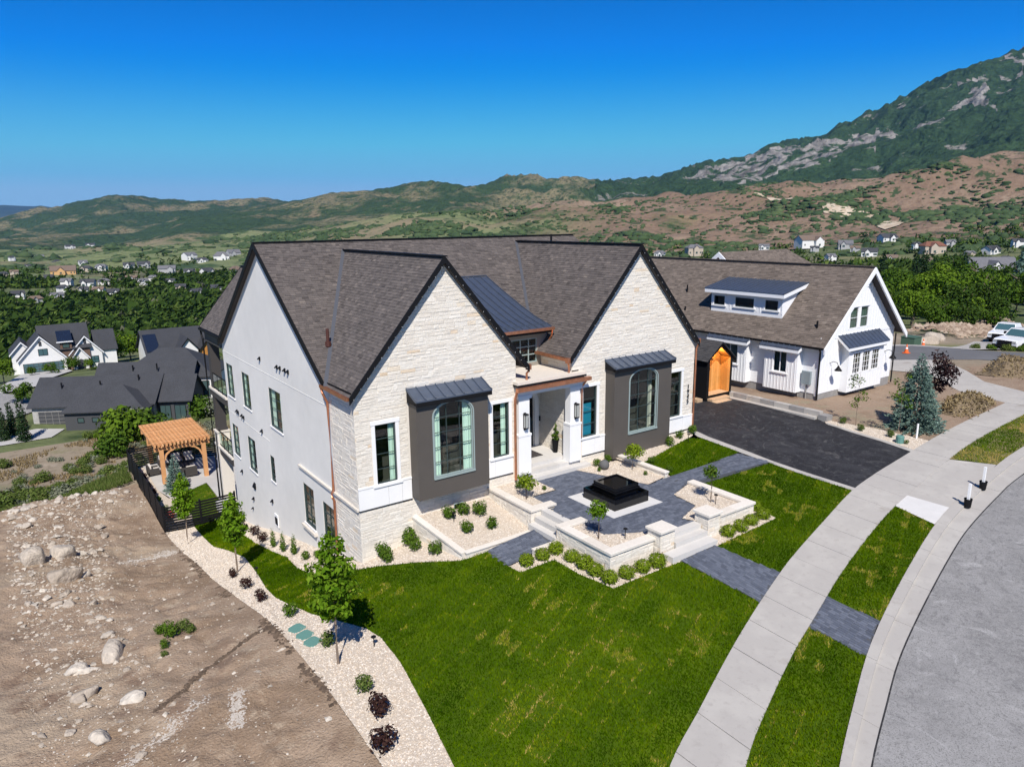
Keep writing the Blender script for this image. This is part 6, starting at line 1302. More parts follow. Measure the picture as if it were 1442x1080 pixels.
# small standard trees in the court beds
def court_tree(x,y,h,cr,lab,m,n=750,two=False):
    rn=np.random.default_rng(int(x*77+y));lob=[(rn.uniform(-.25,.25)*cr,rn.uniform(-.25,.25)*cr,h-cr*.75+rn.uniform(-.3,.3)*cr,cr*.62,cr*.62,cr*.5) for _ in range(6)]
    if two: lob+=[(cr*.75,-cr*.15,h-cr*.95,cr*.5,cr*.5,cr*.4)]
    plant('court_tree',lab,'tree',x,y,-.49,leaf_mesh('leaves',lob,n,.052,shell=.5,rn=rn),m,trunk(h*.8,.025,5,cr*.7,base=-.05),'small standard trees in the court beds',yaw=0,leafname='crown',tm=M_stem)
court_tree(16.85,22.75,1.25,.55,'small round headed tree in the gravel bed above the tall wall by the porch',M_box)
court_tree(16.68,18.05,1.6,.52,'small round headed tree in the front left corner bed of the court',M_maple)
court_tree(22.75,17.85,1.7,.48,'small airy tree in the gravel bed behind the right pillar',M_shrub,520)
court_tree(22.95,22.6,1.35,.55,'small wide headed tree in gravel between the fountain and the right bay',M_box,900,True)
# spiral topiary in a tall black pot
T=thing('potted_topiary','spiral evergreen in a tall black pot beside the front door','plant',(20.85,25.75,.005));c=MB();c.lathe([(.11,.005),(.17,.62),(.185,.63),(.185,.66),(.15,.66),(.14,.6)],20.85,25.75,14);c.build('pot',M_black,T)
lob=[(.13*(1-i/22)*math.cos(i*.75),.13*(1-i/22)*math.sin(i*.75),.72+.75*i/20,.12*(1.1-i/22),.12*(1.1-i/22),.07) for i in range(20)];lob+=[(0,0,.7,.2,.2,.1)]
link('foliage',leaf_mesh('spiral',lob,700,.03,shell=.6),M_shrub,T)
# low shrubs
sh_m=[leaf_mesh('shrub',[(0,0,.25,.26,.26,.25),(.1,.05,.35,.2,.2,.25),(-.1,.03,.3,.18,.2,.22)],420,.045,shell=.4,rn=np.random.default_rng(s)) for s in (3,4,5)]
def shrub(x,y,lab,m=None,s=1.,z=None,group='small shrubs in the gravel beds',name='shrub',k=None):
    z=hzn(x,y) if z is None else z;plant(name,lab,'shrub',x,y,z,sh_m[int(x*7+y*3)%3] if k is None else k,m or M_shrub,group=group,scale=s)
for x,y,l,s in ((12.1,24.3,'tall green shrub in gravel against the lower stone wall left of the bay',1.35),(10.95,24.3,'green shrub close to the left front corner of the stone house',1.2),(10.85,23.8,'lower green shrub on the near side of the house corner gravel',.9),(11.98,23.7,'round green shrub midway in the sloping front gravel bed',1.0),(12.35,22.65,'round green shrub beside the sloping stone edging',1.05),
    (9.3,29.05,'low green shrub in gravel below the basement window',.8),(9.6,28.33,'low green shrub in gravel by the basement door window',.7),(26.8,23.75,'dense green shrub right against the foot of the right bay',.95),(28.05,24.25,'loose green shrub under the far right window',.85),(29.2,24.4,'loose green shrub at the right corner of the house by the driveway',.95),(24.2,22.6,'low green shrub at the upper end of the lawn edging',.7),(24.25,21.45,'low green shrub at the lower end of the low edging wall',.6)): shrub(x,y,l,None,s)
for x,y,l,s in ((13.74,23.9,'cone shaped green shrub at left in the lower bed under the bay',1.05),(14.42,23.86,'cone shaped green shrub in the middle of the lower bed',1.05),(14.97,23.49,'cone shaped green shrub at the right rear of the lower bed',1.15),(14.82,22.4,'spreading green shrub nearest the tall wall in the lower bed',1.0),(13.8,22.6,'spreading green shrub at the front of the lower bed',1.0)): shrub(x,y,l,M_shrub if s>1.0 else None,s,float(pbz(x,y)))
for x,y,l,s in ((22.0,24.0,'small loose shrub beside the porch steps near the right column',.75),(22.85,24.15,'small loose shrub between porch and right bay',.7),(21.6,23.4,'tiny dark tuft beside the stone ball',.4),(22.95,21.75,'tiny green tuft in gravel by the fountain path',.4),(17.3,23.9,'small loose shrub against the wainscot left of the porch',.7),(18.1,23.1,'tiny green tuft in the bed by the porch steps',.4)): shrub(x,y,l,None,s,-.49)
for x,y,l,s in ((6.2,14.5,'dark purple barberry nearest the road in white gravel',1.25),(6.72,15.75,'dark purple barberry second from the road in white gravel',1.2),(6.5,25.93,'dark purple shrub beside the dirt edge above the valve lids',.9),(6.61,28.58,'dark purple shrub in gravel just before the middle maple',.95),(6.71,31.2,'dark purple shrub at the foot of the middle maple',.8),(9.41,39.9,'dark low shrub farthest along the stucco wall',1.0),(9.39,37.59,'dark low shrub second along the far stucco wall',1.0),(9.16,35.32,'dark low shrub nearest in the trio by the stucco wall',1.0)): shrub(x,y,l,M_dark,s,name='dark_shrub',group='dark shrubs in the white gravel')
for x,y,l,s in ((6.76,16.93,'green shrub in white gravel between the barberries and the near maple',1.0),(6.85,19.9,'olive green shrub in gravel by the valve box lids',1.0),(6.63,22.9,'green and red shrub in gravel beyond the valve box lids',.95)): shrub(x,y,l,M_weed if s==1.0 else None,s)
colm=leaf_mesh('column',[(0,0,.5,.13,.13,.5),(0,0,.3,.16,.16,.3)],500,.04,shell=.4,up=1.2,rn=np.random.default_rng(9))
for x,y,l in ((9.18,33.43,'slim upright shrub farthest of the three by the stucco wall'),(9.2,31.9,'slim upright shrub between the other two by the stucco wall'),(9.32,30.63,'slim upright shrub nearest of the three by the stucco wall')): plant('upright_shrub',l,'shrub',x,y,hzn(x,y),colm,M_shrub,group='upright shrubs along the stucco wall')
# conifers
def spruce(x,y,z,h,r,lab,n=2600,m=None,name='blue_spruce',size=.09):
    rn=np.random.default_rng(int(x*31+y*7));T=thing(name,lab,'tree',(x,y,z),0);P=[]
    lv=int(h/.16);V=[];C=[]
    for i in range(lv):
        t=i/lv;zz=.12+h*t*.97;rr=r*(1-t)**.85*(1+.08*math.sin(i*2.1));nb=max(7,int(24*(1-t)+6))
        for b in range(nb):
            a=6.283*b/nb+i*.7+rn.uniform(-.2,.2);l=rr*rn.uniform(.78,1.1);k=max(4,int(n*.0030*l*6))
            u=rn.uniform(.25,1,k)**.7;sp=.16*l*(1.05-u)
            px=l*u*math.cos(a)+rn.normal(0,1,k)*sp*.8*(-math.sin(a));py=l*u*math.sin(a)+rn.normal(0,1,k)*sp*.8*math.cos(a);pz=zz-.18*l*u+.08*l*u*u+rn.normal(0,.03,k)
            for j in range(k):
                s=size*rn.uniform(.6,1.3);d=np.array([math.cos(a)+rn.normal(0,.5),math.sin(a)+rn.normal(0,.5),.25+rn.normal(0,.3)]);d/=np.linalg.norm(d);q=np.cross(d,rn.normal(size=3));q/=np.linalg.norm(q);p=np.array([px[j],py[j],pz[j]])
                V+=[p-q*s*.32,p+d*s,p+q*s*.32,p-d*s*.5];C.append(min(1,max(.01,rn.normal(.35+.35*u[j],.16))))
    link('crown',npmesh('spruce',np.array(V),np.arange(len(V)).reshape(-1,4),np.array(C)),m or M_spruce,T)
    mb=MB();mb.tube([(0,0,-.2),(0,0,h*.93)],[.07*h/4,.015],7);mb.build('trunk',M_bark,T,world=False);return T
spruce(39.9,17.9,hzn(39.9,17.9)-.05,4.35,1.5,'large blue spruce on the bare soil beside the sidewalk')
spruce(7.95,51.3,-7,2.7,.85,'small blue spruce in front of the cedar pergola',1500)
rn=np.random.default_rng(5)
lob=[(rn.normal(0,.6),rn.normal(0,.6),1.2+rn.uniform(0,2.3),.5,.5,.45) for _ in range(14)]
plant('plum_tree','purple leaved plum tree behind the blue spruce','tree',45.2,19.6,hzn(45.2,19.6),leaf_mesh('plum',lob,1300,.10,shell=.35,rn=rn),M_plum,trunk(3.2,.06,10,1.3),leafname='crown')
for x,y,h,l in ((38.05,20.2,3.0,'thin sparse sapling at the curve of the drive edging'),(37.75,17.7,3.7,'thin staked sapling in gravel right in front of the blue spruce')):
    rn=np.random.default_rng(int(x*9));lob=[(rn.normal(0,.28),rn.normal(0,.28),h*.35+rn.uniform(0,h*.6),.26,.26,.22) for _ in range(9)]
    plant('sapling_tree',l,'tree',x,y,hzn(x,y),leaf_mesh('sap',lob,330,.06,shell=.2,rn=rn),M_shrub,trunk(h,.022,9,.6),'saplings in the gravel by the drive',leafname='crown')
for x,y,l,s in ((37.85,20.85,'small green tuft beside the end of the concrete wall',.7),(37.35,19.5,'small green tuft at the foot of the drive sapling',.75),(37.5,17.95,'small green tuft by the staked sapling',.75),(37.0,16.9,'tiny dry tuft at the sidewalk corner of the gravel',.45)): shrub(x,y,l,M_weed,s)
c=MB();x,y=36.95,17.2;z=hzn(x,y);c.lathe([(.2,z),(.2,z+.36),(.17,z+.4),(.02,z+.41)],x,y,12);tag(c.build('utility_pedestal',MATS.get('lid_green'),None),'squat green utility pedestal in the gravel by the driveway','utility box')
c=MB();x,y=38.3,17.0;c.tube([(x,y,-.6),(x,y,.35)],.05,6);tag(c.build('pipe_stub',M_panel,None),'white pipe stub standing beside the spruce gravel','pipe')
# piles of cut turf and dry grass
def mound(x,y,rx,ry,h,lab,n,yaw=0):
    T=thing('hay_mound',lab,'mound',(x,y,hzn(x,y)),yaw);g=24;V=[];rn=np.random.default_rng(int(x))
    gx,gy=np.meshgrid(np.linspace(-1,1,g),np.linspace(-1,1,g));r=np.hypot(gx,gy);z=h*np.clip(1-r**2,0,1)**.7*(.8+.5*fbm(gx*2+x,gy*2,4,3))-.05
    V=np.stack([gx*rx,gy*ry,z],-1).reshape(-1,3);i=np.arange(g-1)[:,None]*g+np.arange(g-1)[None];F=np.stack([i,i+1,i+g+1,i+g],-1).reshape(-1,4);link('heap',npmesh('heap',V,F),mat('heap_soil',(.16,.12,.075),rough=1,noise=[(3,.3)]) if 'heap_soil' not in MATS else MATS['heap_soil'],T)
    k=rn.integers(0,len(V),n);P=V[k]+rn.normal(0,.12,(n,3))*np.array([1,1,.4]);P=P[P[:,2]>0];n=len(P);d=rn.normal(size=(n,3));d[:,2]=abs(d[:,2])*.7;d/=np.linalg.norm(d,axis=1)[:,None];q=np.cross(d,rn.normal(size=(n,3)));q/=np.linalg.norm(q,axis=1)[:,None];s=rn.uniform(.1,.22,n)[:,None]
    W=np.stack([P-q*s*.3,P+d*s,P+q*s*.3],1).reshape(-1,3);link('dry_grass',npmesh('tufts',W,np.arange(3*n).reshape(-1,3),rn.uniform(.02,1,n)),M_hay,T,kind='stuff')
mound(46.6,18.0,2.9,1.1,.95,'long mound of dry brown turf beside the sidewalk behind the spruce',2600,.1)
mound(60.2,20.4,3.6,1.6,1.1,'mound of dry brown turf beyond the second drive at the right',1800,.1)
# ---- weeds, sage and boulders on the left
for i,(x,y,s) in enumerate(((3.2,25.4,1.1),(3.6,25.6,.85),(2.95,26.1,.75),(3.85,25.5,.7),(2.85,24.6,.6),(2.75,24.0,.45))):
    shrub(x,y,['large green weed clump on the bare dirt lot','green weed clump touching the largest one on the dirt lot','green weed clump at the back of the dirt lot group','green weed clump at the right of the dirt lot group','small green weed clump in front of the dirt lot group','smallest green weed tuft in front of the dirt lot group'][i],M_weed if i%2 else M_shrub,s,float(dirt_h(np.array([x]),np.array([y]))[0])-.03,'weed clumps on the dirt lot','weed_clump')
sg=[leaf_mesh('sage',[(0,0,.3,.5,.5,.32),(.25,.1,.35,.35,.35,.3),(-.25,.05,.3,.35,.35,.28),(0,-.2,.3,.3,.3,.25)],260,.085,shell=.55,up=.8,rn=np.random.default_rng(s)) for s in (11,12)]
gb=[leaf_mesh('bush',[(0,0,.7,.95,.95,.75),(.5,.2,.9,.7,.7,.7),(-.5,.1,.75,.7,.7,.65),(0,-.45,.7,.6,.6,.6),(.1,.4,1.1,.6,.6,.6)],900,.13,shell=.5,rn=np.random.default_rng(s)) for s in (13,14)]
rs=random.Random(3);cnt=0
while cnt<210:
    y=rs.uniform(54,122);x=rs.uniform(-3,.2*y+1)
    if y<52.5+.4*max(x,0)+2.5 or (4.5<x<17 and y<60) or inside(x,y,[(1.4,128),(6,126),(3,121),(-9,121),(-9,130)]): continue
    if y>112 and x<6: continue
    g=rs.random()<.62;T=plant('sagebrush' if g else 'green_scrub','grey green sagebrush on the slope beyond the dirt lot' if g else 'low green scrub bush on the slope beyond the dirt lot','shrub',x,y,hz(x,y)-.1,sg[cnt%2] if g else gb[cnt%2],M_sage if g else M_weed,group='sagebrush on the slope' if g else 'green scrub on the slope',scale=rs.uniform(.7,1.7) if g else rs.uniform(.4,.9));cnt+=1
def bush(x,y,s,lab,m,k=0,sz=1.):
    plant('large_bush',lab,'shrub',x,y,hz(x,y)-.2,gb[k],m,group=None,scale=s)
bush(11.6,113,3.3,'large bright green bush in front of the dark roofed house',M_oak2);bush(14.6,114,2.8,'large green bush beside the bright one by the dark roofed house',M_oak,1);bush(9.2,106.5,2.2,'wide dark green bush above the pergola roof',M_oak,1)
bush(13.2,116,2.6,'pale grey twiggy bush among green ones by the dark roofed house',M_sage);bush(23.8,121,2.4,'green bush at the right end of the dark roofed house',M_oak);bush(26,120,2.0,'pale sage bush beside the house balcony post',M_sage,1)
# grass on the strip beyond the dirt lot
STR=[(-3,52.6),(0,53.0),(3,54.2),(5.8,55.4),(5.8,59),(-3,68)]
def tuft(poly,dens,rn,name,m,h,hf=HT,wd=(.02,.05)):
    x,y=rand_in(poly,dens,rn);n=len(x);z=hf(x,y)-.02;a=rn.uniform(0,6.28,n);w=rn.uniform(*wd,n);hh=rn.uniform(*h,n);lx=rn.normal(0,.3,n)*hh;ly=rn.normal(0,.3,n)*hh
    k=fbm(x*.25,y*.25,3,71)>-.12;V=np.stack([np.c_[x-w*np.cos(a),y-w*np.sin(a),z],np.c_[x+w*np.cos(a),y+w*np.sin(a),z],np.c_[x+lx,y+ly,z+hh]],1)[k].reshape(-1,3);n=len(V)//3
    link(name,npmesh(name,V,np.arange(3*n).reshape(-1,3),np.clip(rn.normal(.5,.25,n),.01,1)),m,None,'stuff')
tuft(STR,260,np.random.default_rng(2),'wild_grass',M_weed,(.12,.35))
tuft([(-5,60),(5,62),(26,110),(22,118),(8,118),(-5,112)],22,np.random.default_rng(3),'wild_grass',M_hay,(.2,.5),wd=(.05,.12))
M_rock=mat('boulder_rock',[(0,(.30,.25,.20)),(.5,(.42,.365,.30)),(1,(.52,.47,.40))],rough=.95,noise=[(1.2,.2),(7,.2)],bump=(5,.9,.12))
def ico(sub=2):
    import bmesh
    b=bmesh.new();bmesh.ops.create_icosphere(b,subdivisions=sub,radius=1);V=np.array([v.co[:] for v in b.verts]);F=np.array([[v.index for v in f.verts] for f in b.faces]);b.free();return V,F
IV,IF=ico(3);IV1,IF1=ico(1);IV2,IF2=ico(2)
def boulder(x,y,s,lab,group,zf=None,seed=0,name='boulder',sink=.35):
    rn=np.random.default_rng(seed+int(abs(x)*37+y*11));n=rn.normal(size=(9,3));n/=np.linalg.norm(n,axis=1)[:,None];V=IV.copy()
    for p,d in zip(n,rn.uniform(.55,.85,9)): k=V@p;V=V-np.outer(np.maximum(k-d,0)*.9,p)
    V=V*(1+.06*rn.normal(size=(len(V),1))*.5)*np.array(s)*.62;z=(zf or (lambda a,b:float(dirt_h(np.array([a]),np.array([b]))[0])))(x,y)
    T=link(name,npmesh('boulder',V,IF,np.full(len(IF),rn.uniform(.1,1))),M_rock);T.location=(x,y,z+s[2]*.62*(1-sink*2)*.6);T.rotation_euler=(rn.uniform(-.2,.2),rn.uniform(-.2,.2),rn.uniform(0,6.28));tag(T,lab,'rock',group)
for x,y,s,l in ((1.36,25.6,(1.4,.55,.6),'long pale boulder lying alone on the dirt lot'),(-.55,39.6,(1.3,1.0,1.0),'big rounded pale boulder at the left edge of the dirt lot'),(.55,36.2,(1.3,.95,.9),'big pale boulder right of the leftmost one on the dirt lot'),(.6,40.4,(1.3,1.05,1.1),'big brown faced boulder behind the two pale ones'),(.5,20.3,(.62,.45,.4),'rounded tan rock in the near dirt'),(.54,25.1,(.9,.35,.25),'flat slab of rock pointing toward the long boulder'),(.41,23.27,(.75,.4,.35),'pale wedge shaped rock in the middle of the dirt')): boulder(x,y,s,l,'boulders on the dirt lot')
for i,(x,y) in enumerate([(.26,21.83),(.46,24.2),(-.25,25.04),(-1.75,33.59),(-.79,22.74),(.1,21.46),(.06,33.36),(.53,31.61),(-.38,34.46),(.32,19.2),(.05,32.3),(.42,36.9),(.4,51),(-.5,50.2),(1.4,51.6),(-.9,47.9),(2.6,52.4),(.1,48.6),(3.8,52.9),(.9,29.2),(1.9,36.5),(.2,28.1)]):
    s=RN.uniform(.2,.58);x+=RN.uniform(-.7,1.3);y+=RN.uniform(-.6,.6);boulder(x,y,(s*1.2,s,s*.7),'small tan rock half buried in the bare dirt lot','small rocks on the dirt lot',seed=i)
rn=np.random.default_rng(6);x,y=rand_in([(-1,14),(5.7,12),(5.8,54),(3,53),(-1.6,51.5)],36,rn);k=rn.uniform(size=len(x))<.22+.7*(x<2.2)+.8*(y>48);x,y=x[k],y[k]
x2,y2=rand_in([(-1.5,30),(1.6,30),(3.5,50),(5.6,53.5),(3,53),(-1.8,51.5)],9,rn);x=np.r_[x,x2];y=np.r_[y,y2]
v,f,r=scatter_tris(np.c_[x,y,dirt_h(x,y)],rn.uniform(.015,.042,len(x))*(1+2.2*(rn.uniform(size=len(x))<.10))*np.where(np.arange(len(x))>=len(x)-len(x2),2.6,1),rn,.7);link('loose_stones',npmesh('stones',v,f,r),M_rock,None,'stuff')
# damp soil along the gravel edge and a streak of pale dust
x=[];
for i in range(900): yy=rn.uniform(10,44.3);x.append((5.9+rn.normal(0,.10)-.12*(fbm(np.array([yy*.6]),np.array([1.]),3,8)[0]>0),yy))
x=np.array(x);k=fbm(x[:,1]*.9,x[:,0]*0+3,3,12)>-.02;x=x[k];v,f,r=scatter_tris(np.c_[x,h_near(x[:,0],x[:,1])+.01],rn.uniform(.04,.11,len(x)),rn,.3);link('soil_crumbs',npmesh('crumbs',v,f,r),M_mulch,None,'stuff')
# damp crack across the dirt and trails of pale dust
def trail(pts,wd,n,m,name,size,jit=.5):
    L=smoothline(pts,10);t=rn.uniform(0,len(L)-1.001,n);i=t.astype(int);f_=t-i;L=np.array(L);P=L[i]*(1-f_[:,None])+L[i+1]*f_[:,None];P=P+rn.normal(0,wd,(n,2))*(1+jit*fbm(P[:,:1]*2,P[:,1:]*2,3,4))
    v,f,r=scatter_tris(np.c_[P,dirt_h(P[:,0],P[:,1])+.004],rn.uniform(*size,n),rn,.35);link(name,npmesh(name,v,f,r),m,None,'stuff')
trail([(1.93,20.42),(2.53,20.75),(3.19,21.44),(3.78,21.9),(4.36,22.31),(5.2,22.6),(5.9,22.7)],.05,700,M_mulch,'damp_soil_crack',(.03,.08))
M_dust=mat('pale_dust',[(0,(.38,.33,.28)),(1,(.50,.46,.41))],rough=1)
trail([(.9,18.6),(1.6,18.95),(2.28,19.4),(3.06,19.84)],.13,1100,M_dust,'pale_dust_trail',(.012,.035));trail([(3.55,18.0),(3.75,18.7),(3.95,19.5)],.11,1100,M_dust,'pale_dust_trail',(.012,.04));trail([(3.2,38.6),(4.4,39.0),(5.6,39.6)],.3,1200,M_dust,'pale_dust_trail',(.015,.05))
# red flowering plant by the fence
shrub(6.6,46.4,'red flowering low plant in gravel beside the back fence',mat('red_leaf',[(0,(.25,.03,.02)),(1,(.5,.08,.05))],rough=.7),1.1);shrub(6.5,47.5,'small green plant beyond the red one by the back fence',None,1.0)
for yy in (49.5,51.2,53.0,55.0): shrub(6.45,yy,'small dark plant in the gravel strip beside the long back fence',M_dark if yy>50 else None,.9,group='dark plants along the back fence')
FARH=[(134.2, 1846.9, -39.2, 18.5), (177.6, 1890.4, -38.5, 18.1), (72.4, 1863.5, -39.2, 11.5), (63.3, 1517.6, -44.8, 10.5), (20.8, 1448.1, -43.0, 8.7), (3.6, 820.0, -35.6, 4.3), (12.8, 878.1, -37.3, 4.7), (57.9, 926.0, -40.7, 23.7), (86.0, 997.0, -41.6, 11.7), (103.4, 1013.3, -41.5, 12.1), (133.9, 1013.2, -41.2, 12.6), (149.9, 1007.4, -40.8, 14.3), (142.1, 813.2, -39.0, 15.9), (212.6, 1049.0, -35.9, 15.8), (218.0, 1000.9, -38.0, 13.6), (243.5, 1006.7, -36.5, 19.3), (266.7, 1035.0, -33.7, 16.5), (169.1, 760.4, -38.3, 11.7), (158.4, 788.9, -38.6, 9.3), (43.0, 669.2, -35.9, 7.7), (36.2, 613.2, -35.9, 5.2), (56.0, 651.6, -36.1, 9.6), (69.0, 671.6, -36.5, 8.1), (93.0, 697.8, -37.2, 8.7), (95.0, 652.8, -36.8, 5.2), (46.6, 589.6, -36.4, 6.0), (62.2, 560.3, -37.2, 5.1), (8.1, 567.1, -35.4, 6.9), (16.3, 533.5, -36.8, 2.9), (28.9, 554.6, -36.7, 3.9), (111.4, 539.7, -38.5, 5.5), (130.2, 562.0, -38.3, 5.9), (109.5, 696.2, -37.4, 5.6), (198.2, 766.5, -37.9, 10.9), (56.2, 584.7, -36.6, 3.5), (74.9, 1284.5, -45.5, 12.7), (95.3, 1142.9, -41.5, 10.0), (31.8, 1114.2, -42.0, 7.6), (35.8, 758.0, -37.0, 6.4), (115.1, 651.7, -37.4, 7.5), (109.4, 581.1, -37.8, 4.8), (680.3, 428.5, -17.9, 24.3), (668.9, 382.9, -17.9, 12.5), (717.5, 368.0, -12.8, 14.9), (641.2, 357.1, -20.3, 8.2), (616.5, 330.2, -22.4, 12.2), (636.7, 288.2, -19.4, 17.5), (579.3, 292.0, -24.3, 8.0), (519.7, 238.9, -22.1, 5.9), (691.1, 298.6, -14.8, 7.6), (636.6, 244.1, -18.1, 11.2), (615.5, 250.5, -20.3, 6.5), (686.1, 244.0, -13.5, 8.6), (408.4, 156.5, -18.7, 21.7), (579.5, 344.0, -25.1, 7.8), (643.8, 399.1, -20.9, 7.6), (640.2, 453.0, -20.9, 9.6), (554.6, 515.9, -26.9, 10.0), (583.2, 495.8, -24.5, 15.6), (669.1, 316.5, -17.0, 6.6), (521.4, 191.0, -19.3, 6.0)]
# ============================================================ FAR HOUSES, WOODS, SCRUB, RIGHT SIDE
RF=[mat('far_roof_grey',(.13,.13,.14),rough=.9,noise=[(1,.15)]),mat('far_roof_brown',(.15,.11,.085),rough=.9,noise=[(1,.15)]),mat('far_roof_dark',(.05,.052,.058),rough=.9,noise=[(1,.15)]),mat('far_roof_red',(.17,.075,.05),rough=.9,noise=[(1,.15)])]
WL=[mat('far_wall_white',(.66,.65,.63),rough=.9),mat('far_wall_tan',(.42,.36,.29),rough=.9),mat('far_wall_grey',(.36,.36,.36),rough=.9),mat('far_wall_timber',(.55,.33,.15),rough=.9)]
rk=random.Random(12)
def far_house(x,y,z,w,lab,wi,ri,yaw,tall=False):
    w=max(w,7);d=w*rk.uniform(.55,.8);h=rk.uniform(3.2,4.2)+(2.6 if tall else 0);rz=rk.uniform(.26,.36)*d
    T=thing('distant_house',lab,'house',(x,y,z),yaw,'houses scattered across the valley');b=HB(T,x,y,yaw);e=z+h
    b.block(-w/2,w/2,-d/2,d/2,z-2,e,e+rz,'u',WL[wi],RF[ri],ov=.5,hip=rk.choice((0,0,d*.4)),th=.3)
    u=rk.uniform(-.25,.2)*w;b.block(u-w*.17,u+w*.17,-d/2-w*.16,-d*.1,z-2,e-.3,e+rz*.75,'v',WL[wi],RF[ri],ov=.4,th=.3)
    if w>9:
        for k in (-.38,.32,.44): b.rect('window',w*k-.6,w*k+.6,-d/2,z+1.1,z+2.5,M_pane,d=.06)
        b.rect('window',u-.9,u+.9,-d/2-w*.16,z+.9,z+2.6,M_pane,d=.06)
NM=['white','tan','grey','pale timber'];RM=['grey','brown','dark','red brown']
spots=['low in the valley at far left','among the valley trees at left','on the terrace below the green hill','in the loose row under the grassy slope']
for i,(x,y,z,w) in enumerate(FARH):
    r=math.hypot(x,y);left=x<y*.6
    wi=3 if i==7 else (0 if rk.random()<.55 else rk.choice((1,2)));ri=rk.choice((0,0,1,2,2))
    if i==46: ri=3;wi=1
    if i==53: ri=0;wi=0
    yaw=rk.uniform(-.5,.5)+(0 if left else -.75)
    lab=f'{"large" if w>15 else "small"} {NM[wi]} house with {RM[ri]} roof '+('among distant valley trees left of the stucco house' if left else 'among distant trees behind the white farmhouse')
    dep=('nearest the woods' if r<620 else 'in the middle rows' if r<850 else 'below the grassy slope' if r<1100 else 'far up the valley') if left else ('nearest' if r<600 else 'in the middle rows' if r<720 else 'farthest up the hill')
    aa=math.degrees(math.atan2(y,x));sd=('at far left' if aa>86 else 'left of middle' if aa>82.5 else 'beside the gable' if aa>78 else 'close to the roof edge') if left else ('above the farmhouse roof' if aa>35 else 'over the farmhouse gable' if aa>27 else 'at far right')
    lab=f'{"large" if w>15 else "small"} {NM[wi]} house, {RM[ri]} roof, {dep} {sd}'
    if i==7: lab='long unfinished house framed in raw timber in the far valley'
    if i==53: lab='wide grey roofed house among the trees above the parked trucks'
    far_house(x,y,z,w,lab,wi,ri,yaw,w>15 and i not in (7,53))
# ---- tree prototypes
def oak_lobes(rn,n,R,h):
    return [(rn.normal(0,.45)*R,rn.normal(0,.45)*R,h*rn.uniform(.38,.86),R*rn.uniform(.34,.52),R*rn.uniform(.34,.52),R*rn.uniform(.26,.4)) for _ in range(n)]
oak_m=[];
for s in range(4):
    r_=np.random.default_rng(30+s);oak_m.append(leaf_mesh('oak',oak_lobes(r_,16,2.6,5.5),1500,.24,shell=.55,up=.5,rn=r_,rnd=(.5,.2)))
con_m=[]
for s in range(2):
    r_=np.random.default_rng(50+s);con_m.append(leaf_mesh('conifer',[(r_.normal(0,.1),r_.normal(0,.1),.6+i*.42,1.25*(1-i/19)**.7+.1,1.25*(1-i/19)**.7+.1,.4) for i in range(18)],1500,.2,shell=.5,up=.2,rn=r_))
TRK=[trunk(4.4,.18,7,2.2) for _ in range(2)];TRM=[]
def far_tree(name,lab,x,y,s,lm,me,group,h=None):
    T=thing(name,lab,'tree',(x,y,hz(x,y)-.2),rk.uniform(0,6),group);T.scale=(s,s,s*(h or 1));link('crown',me,lm,T)
    if not TRM: o=TRK[0].build('trunk',M_bark,T,world=False);TRM.append(o.data)
    else:
        o=bpy.data.objects.new('trunk',TRM[0]);COL.objects.link(o);o.parent=T
M_oakd=foliage('dark_oak_leaf',[(0,(.018,.040,.008)),(.5,(.042,.078,.014)),(1,(.075,.12,.024))],.2)
G1='leafy trees in the thicket right of the farmhouse'
nt_=0
for (x,y,s,b) in [(154,71.4,1.5,1),(151.6,64.7,1.45,1),(164,65.3,1.5,1),(136,66.5,1.25,0),(122,53,.95,0),(139,57.6,1.3,0),(169,62.5,1.45,0),(182,63.2,1.5,0),(160,76,1.4,1),(186,81.6,1.7,1),(174,89,1.5,0),(175,67.6,1.5,1),(128,60,1.1,1),(146,68,1.3,1),(148,61,1.3,1),(158,60,1.3,0),(132,56,1.1,0),(118,55,.95,1),(140,75,1.3,0),(126,68,1.2,1),(190,72,1.6,0),(200,84,1.6,0),(202,98,1.7,0),(170,98,1.5,0),(150,84,1.4,0),(138,84,1.3,1),(215,75,1.7,0),(205,66,1.6,0),(190,58,1.5,0),(172,55,1.3,0),(112,49.5,.8,0),(120,48,.8,0),(131,49,.85,0),(142,52,.9,0),(232,92,1.8,0),(248,105,1.8,0),(220,112,1.7,0),(190,104,1.6,0),(250,84,1.8,0),(270,96,1.9,0)]:
    far_tree('oak_tree','bright green leafy tree in the thicket right of the farmhouse' if b else 'mid green leafy tree in the thicket right of the farmhouse',x,y,s,M_oak2 if b else (M_oak,M_oakd)[nt_%2],oak_m[nt_%4],G1,h=rk.uniform(.8,1.25));nt_+=1
for x,y,s,h,l in ((221,104,1.6,1.1,'tall dark conifer right behind the gable peak of the farmhouse'),(214,98,1.5,1.05,'second dark conifer beside the tallest behind the farmhouse gable'),(238,110,1.5,1.1,'dark conifer between the far roofs behind the farmhouse'),(252,84,1.6,1.5,'very tall columnar dark conifer near the right edge of the valley'),(287,118,1.5,1.1,'dark conifer farther back beyond the grey roofed house'),(212,70,1.2,1.1,'broad dark conifer at the right edge above the trucks'),(310,108,1.6,1.2,'slim dark conifer among houses far right'),(272,140,1.5,1.1,'dark conifer left of the bright trees beyond the farmhouse ridge')):
    far_tree('conifer_tree',l,x,y,s,M_conif,con_m[nt_%2],'dark conifers beyond the farmhouse',h);nt_+=1
far_tree('conifer_tree','blue green spruce among bright trees in front of the grey roofed house',236,82,1.9,M_spruce,con_m[0],None)
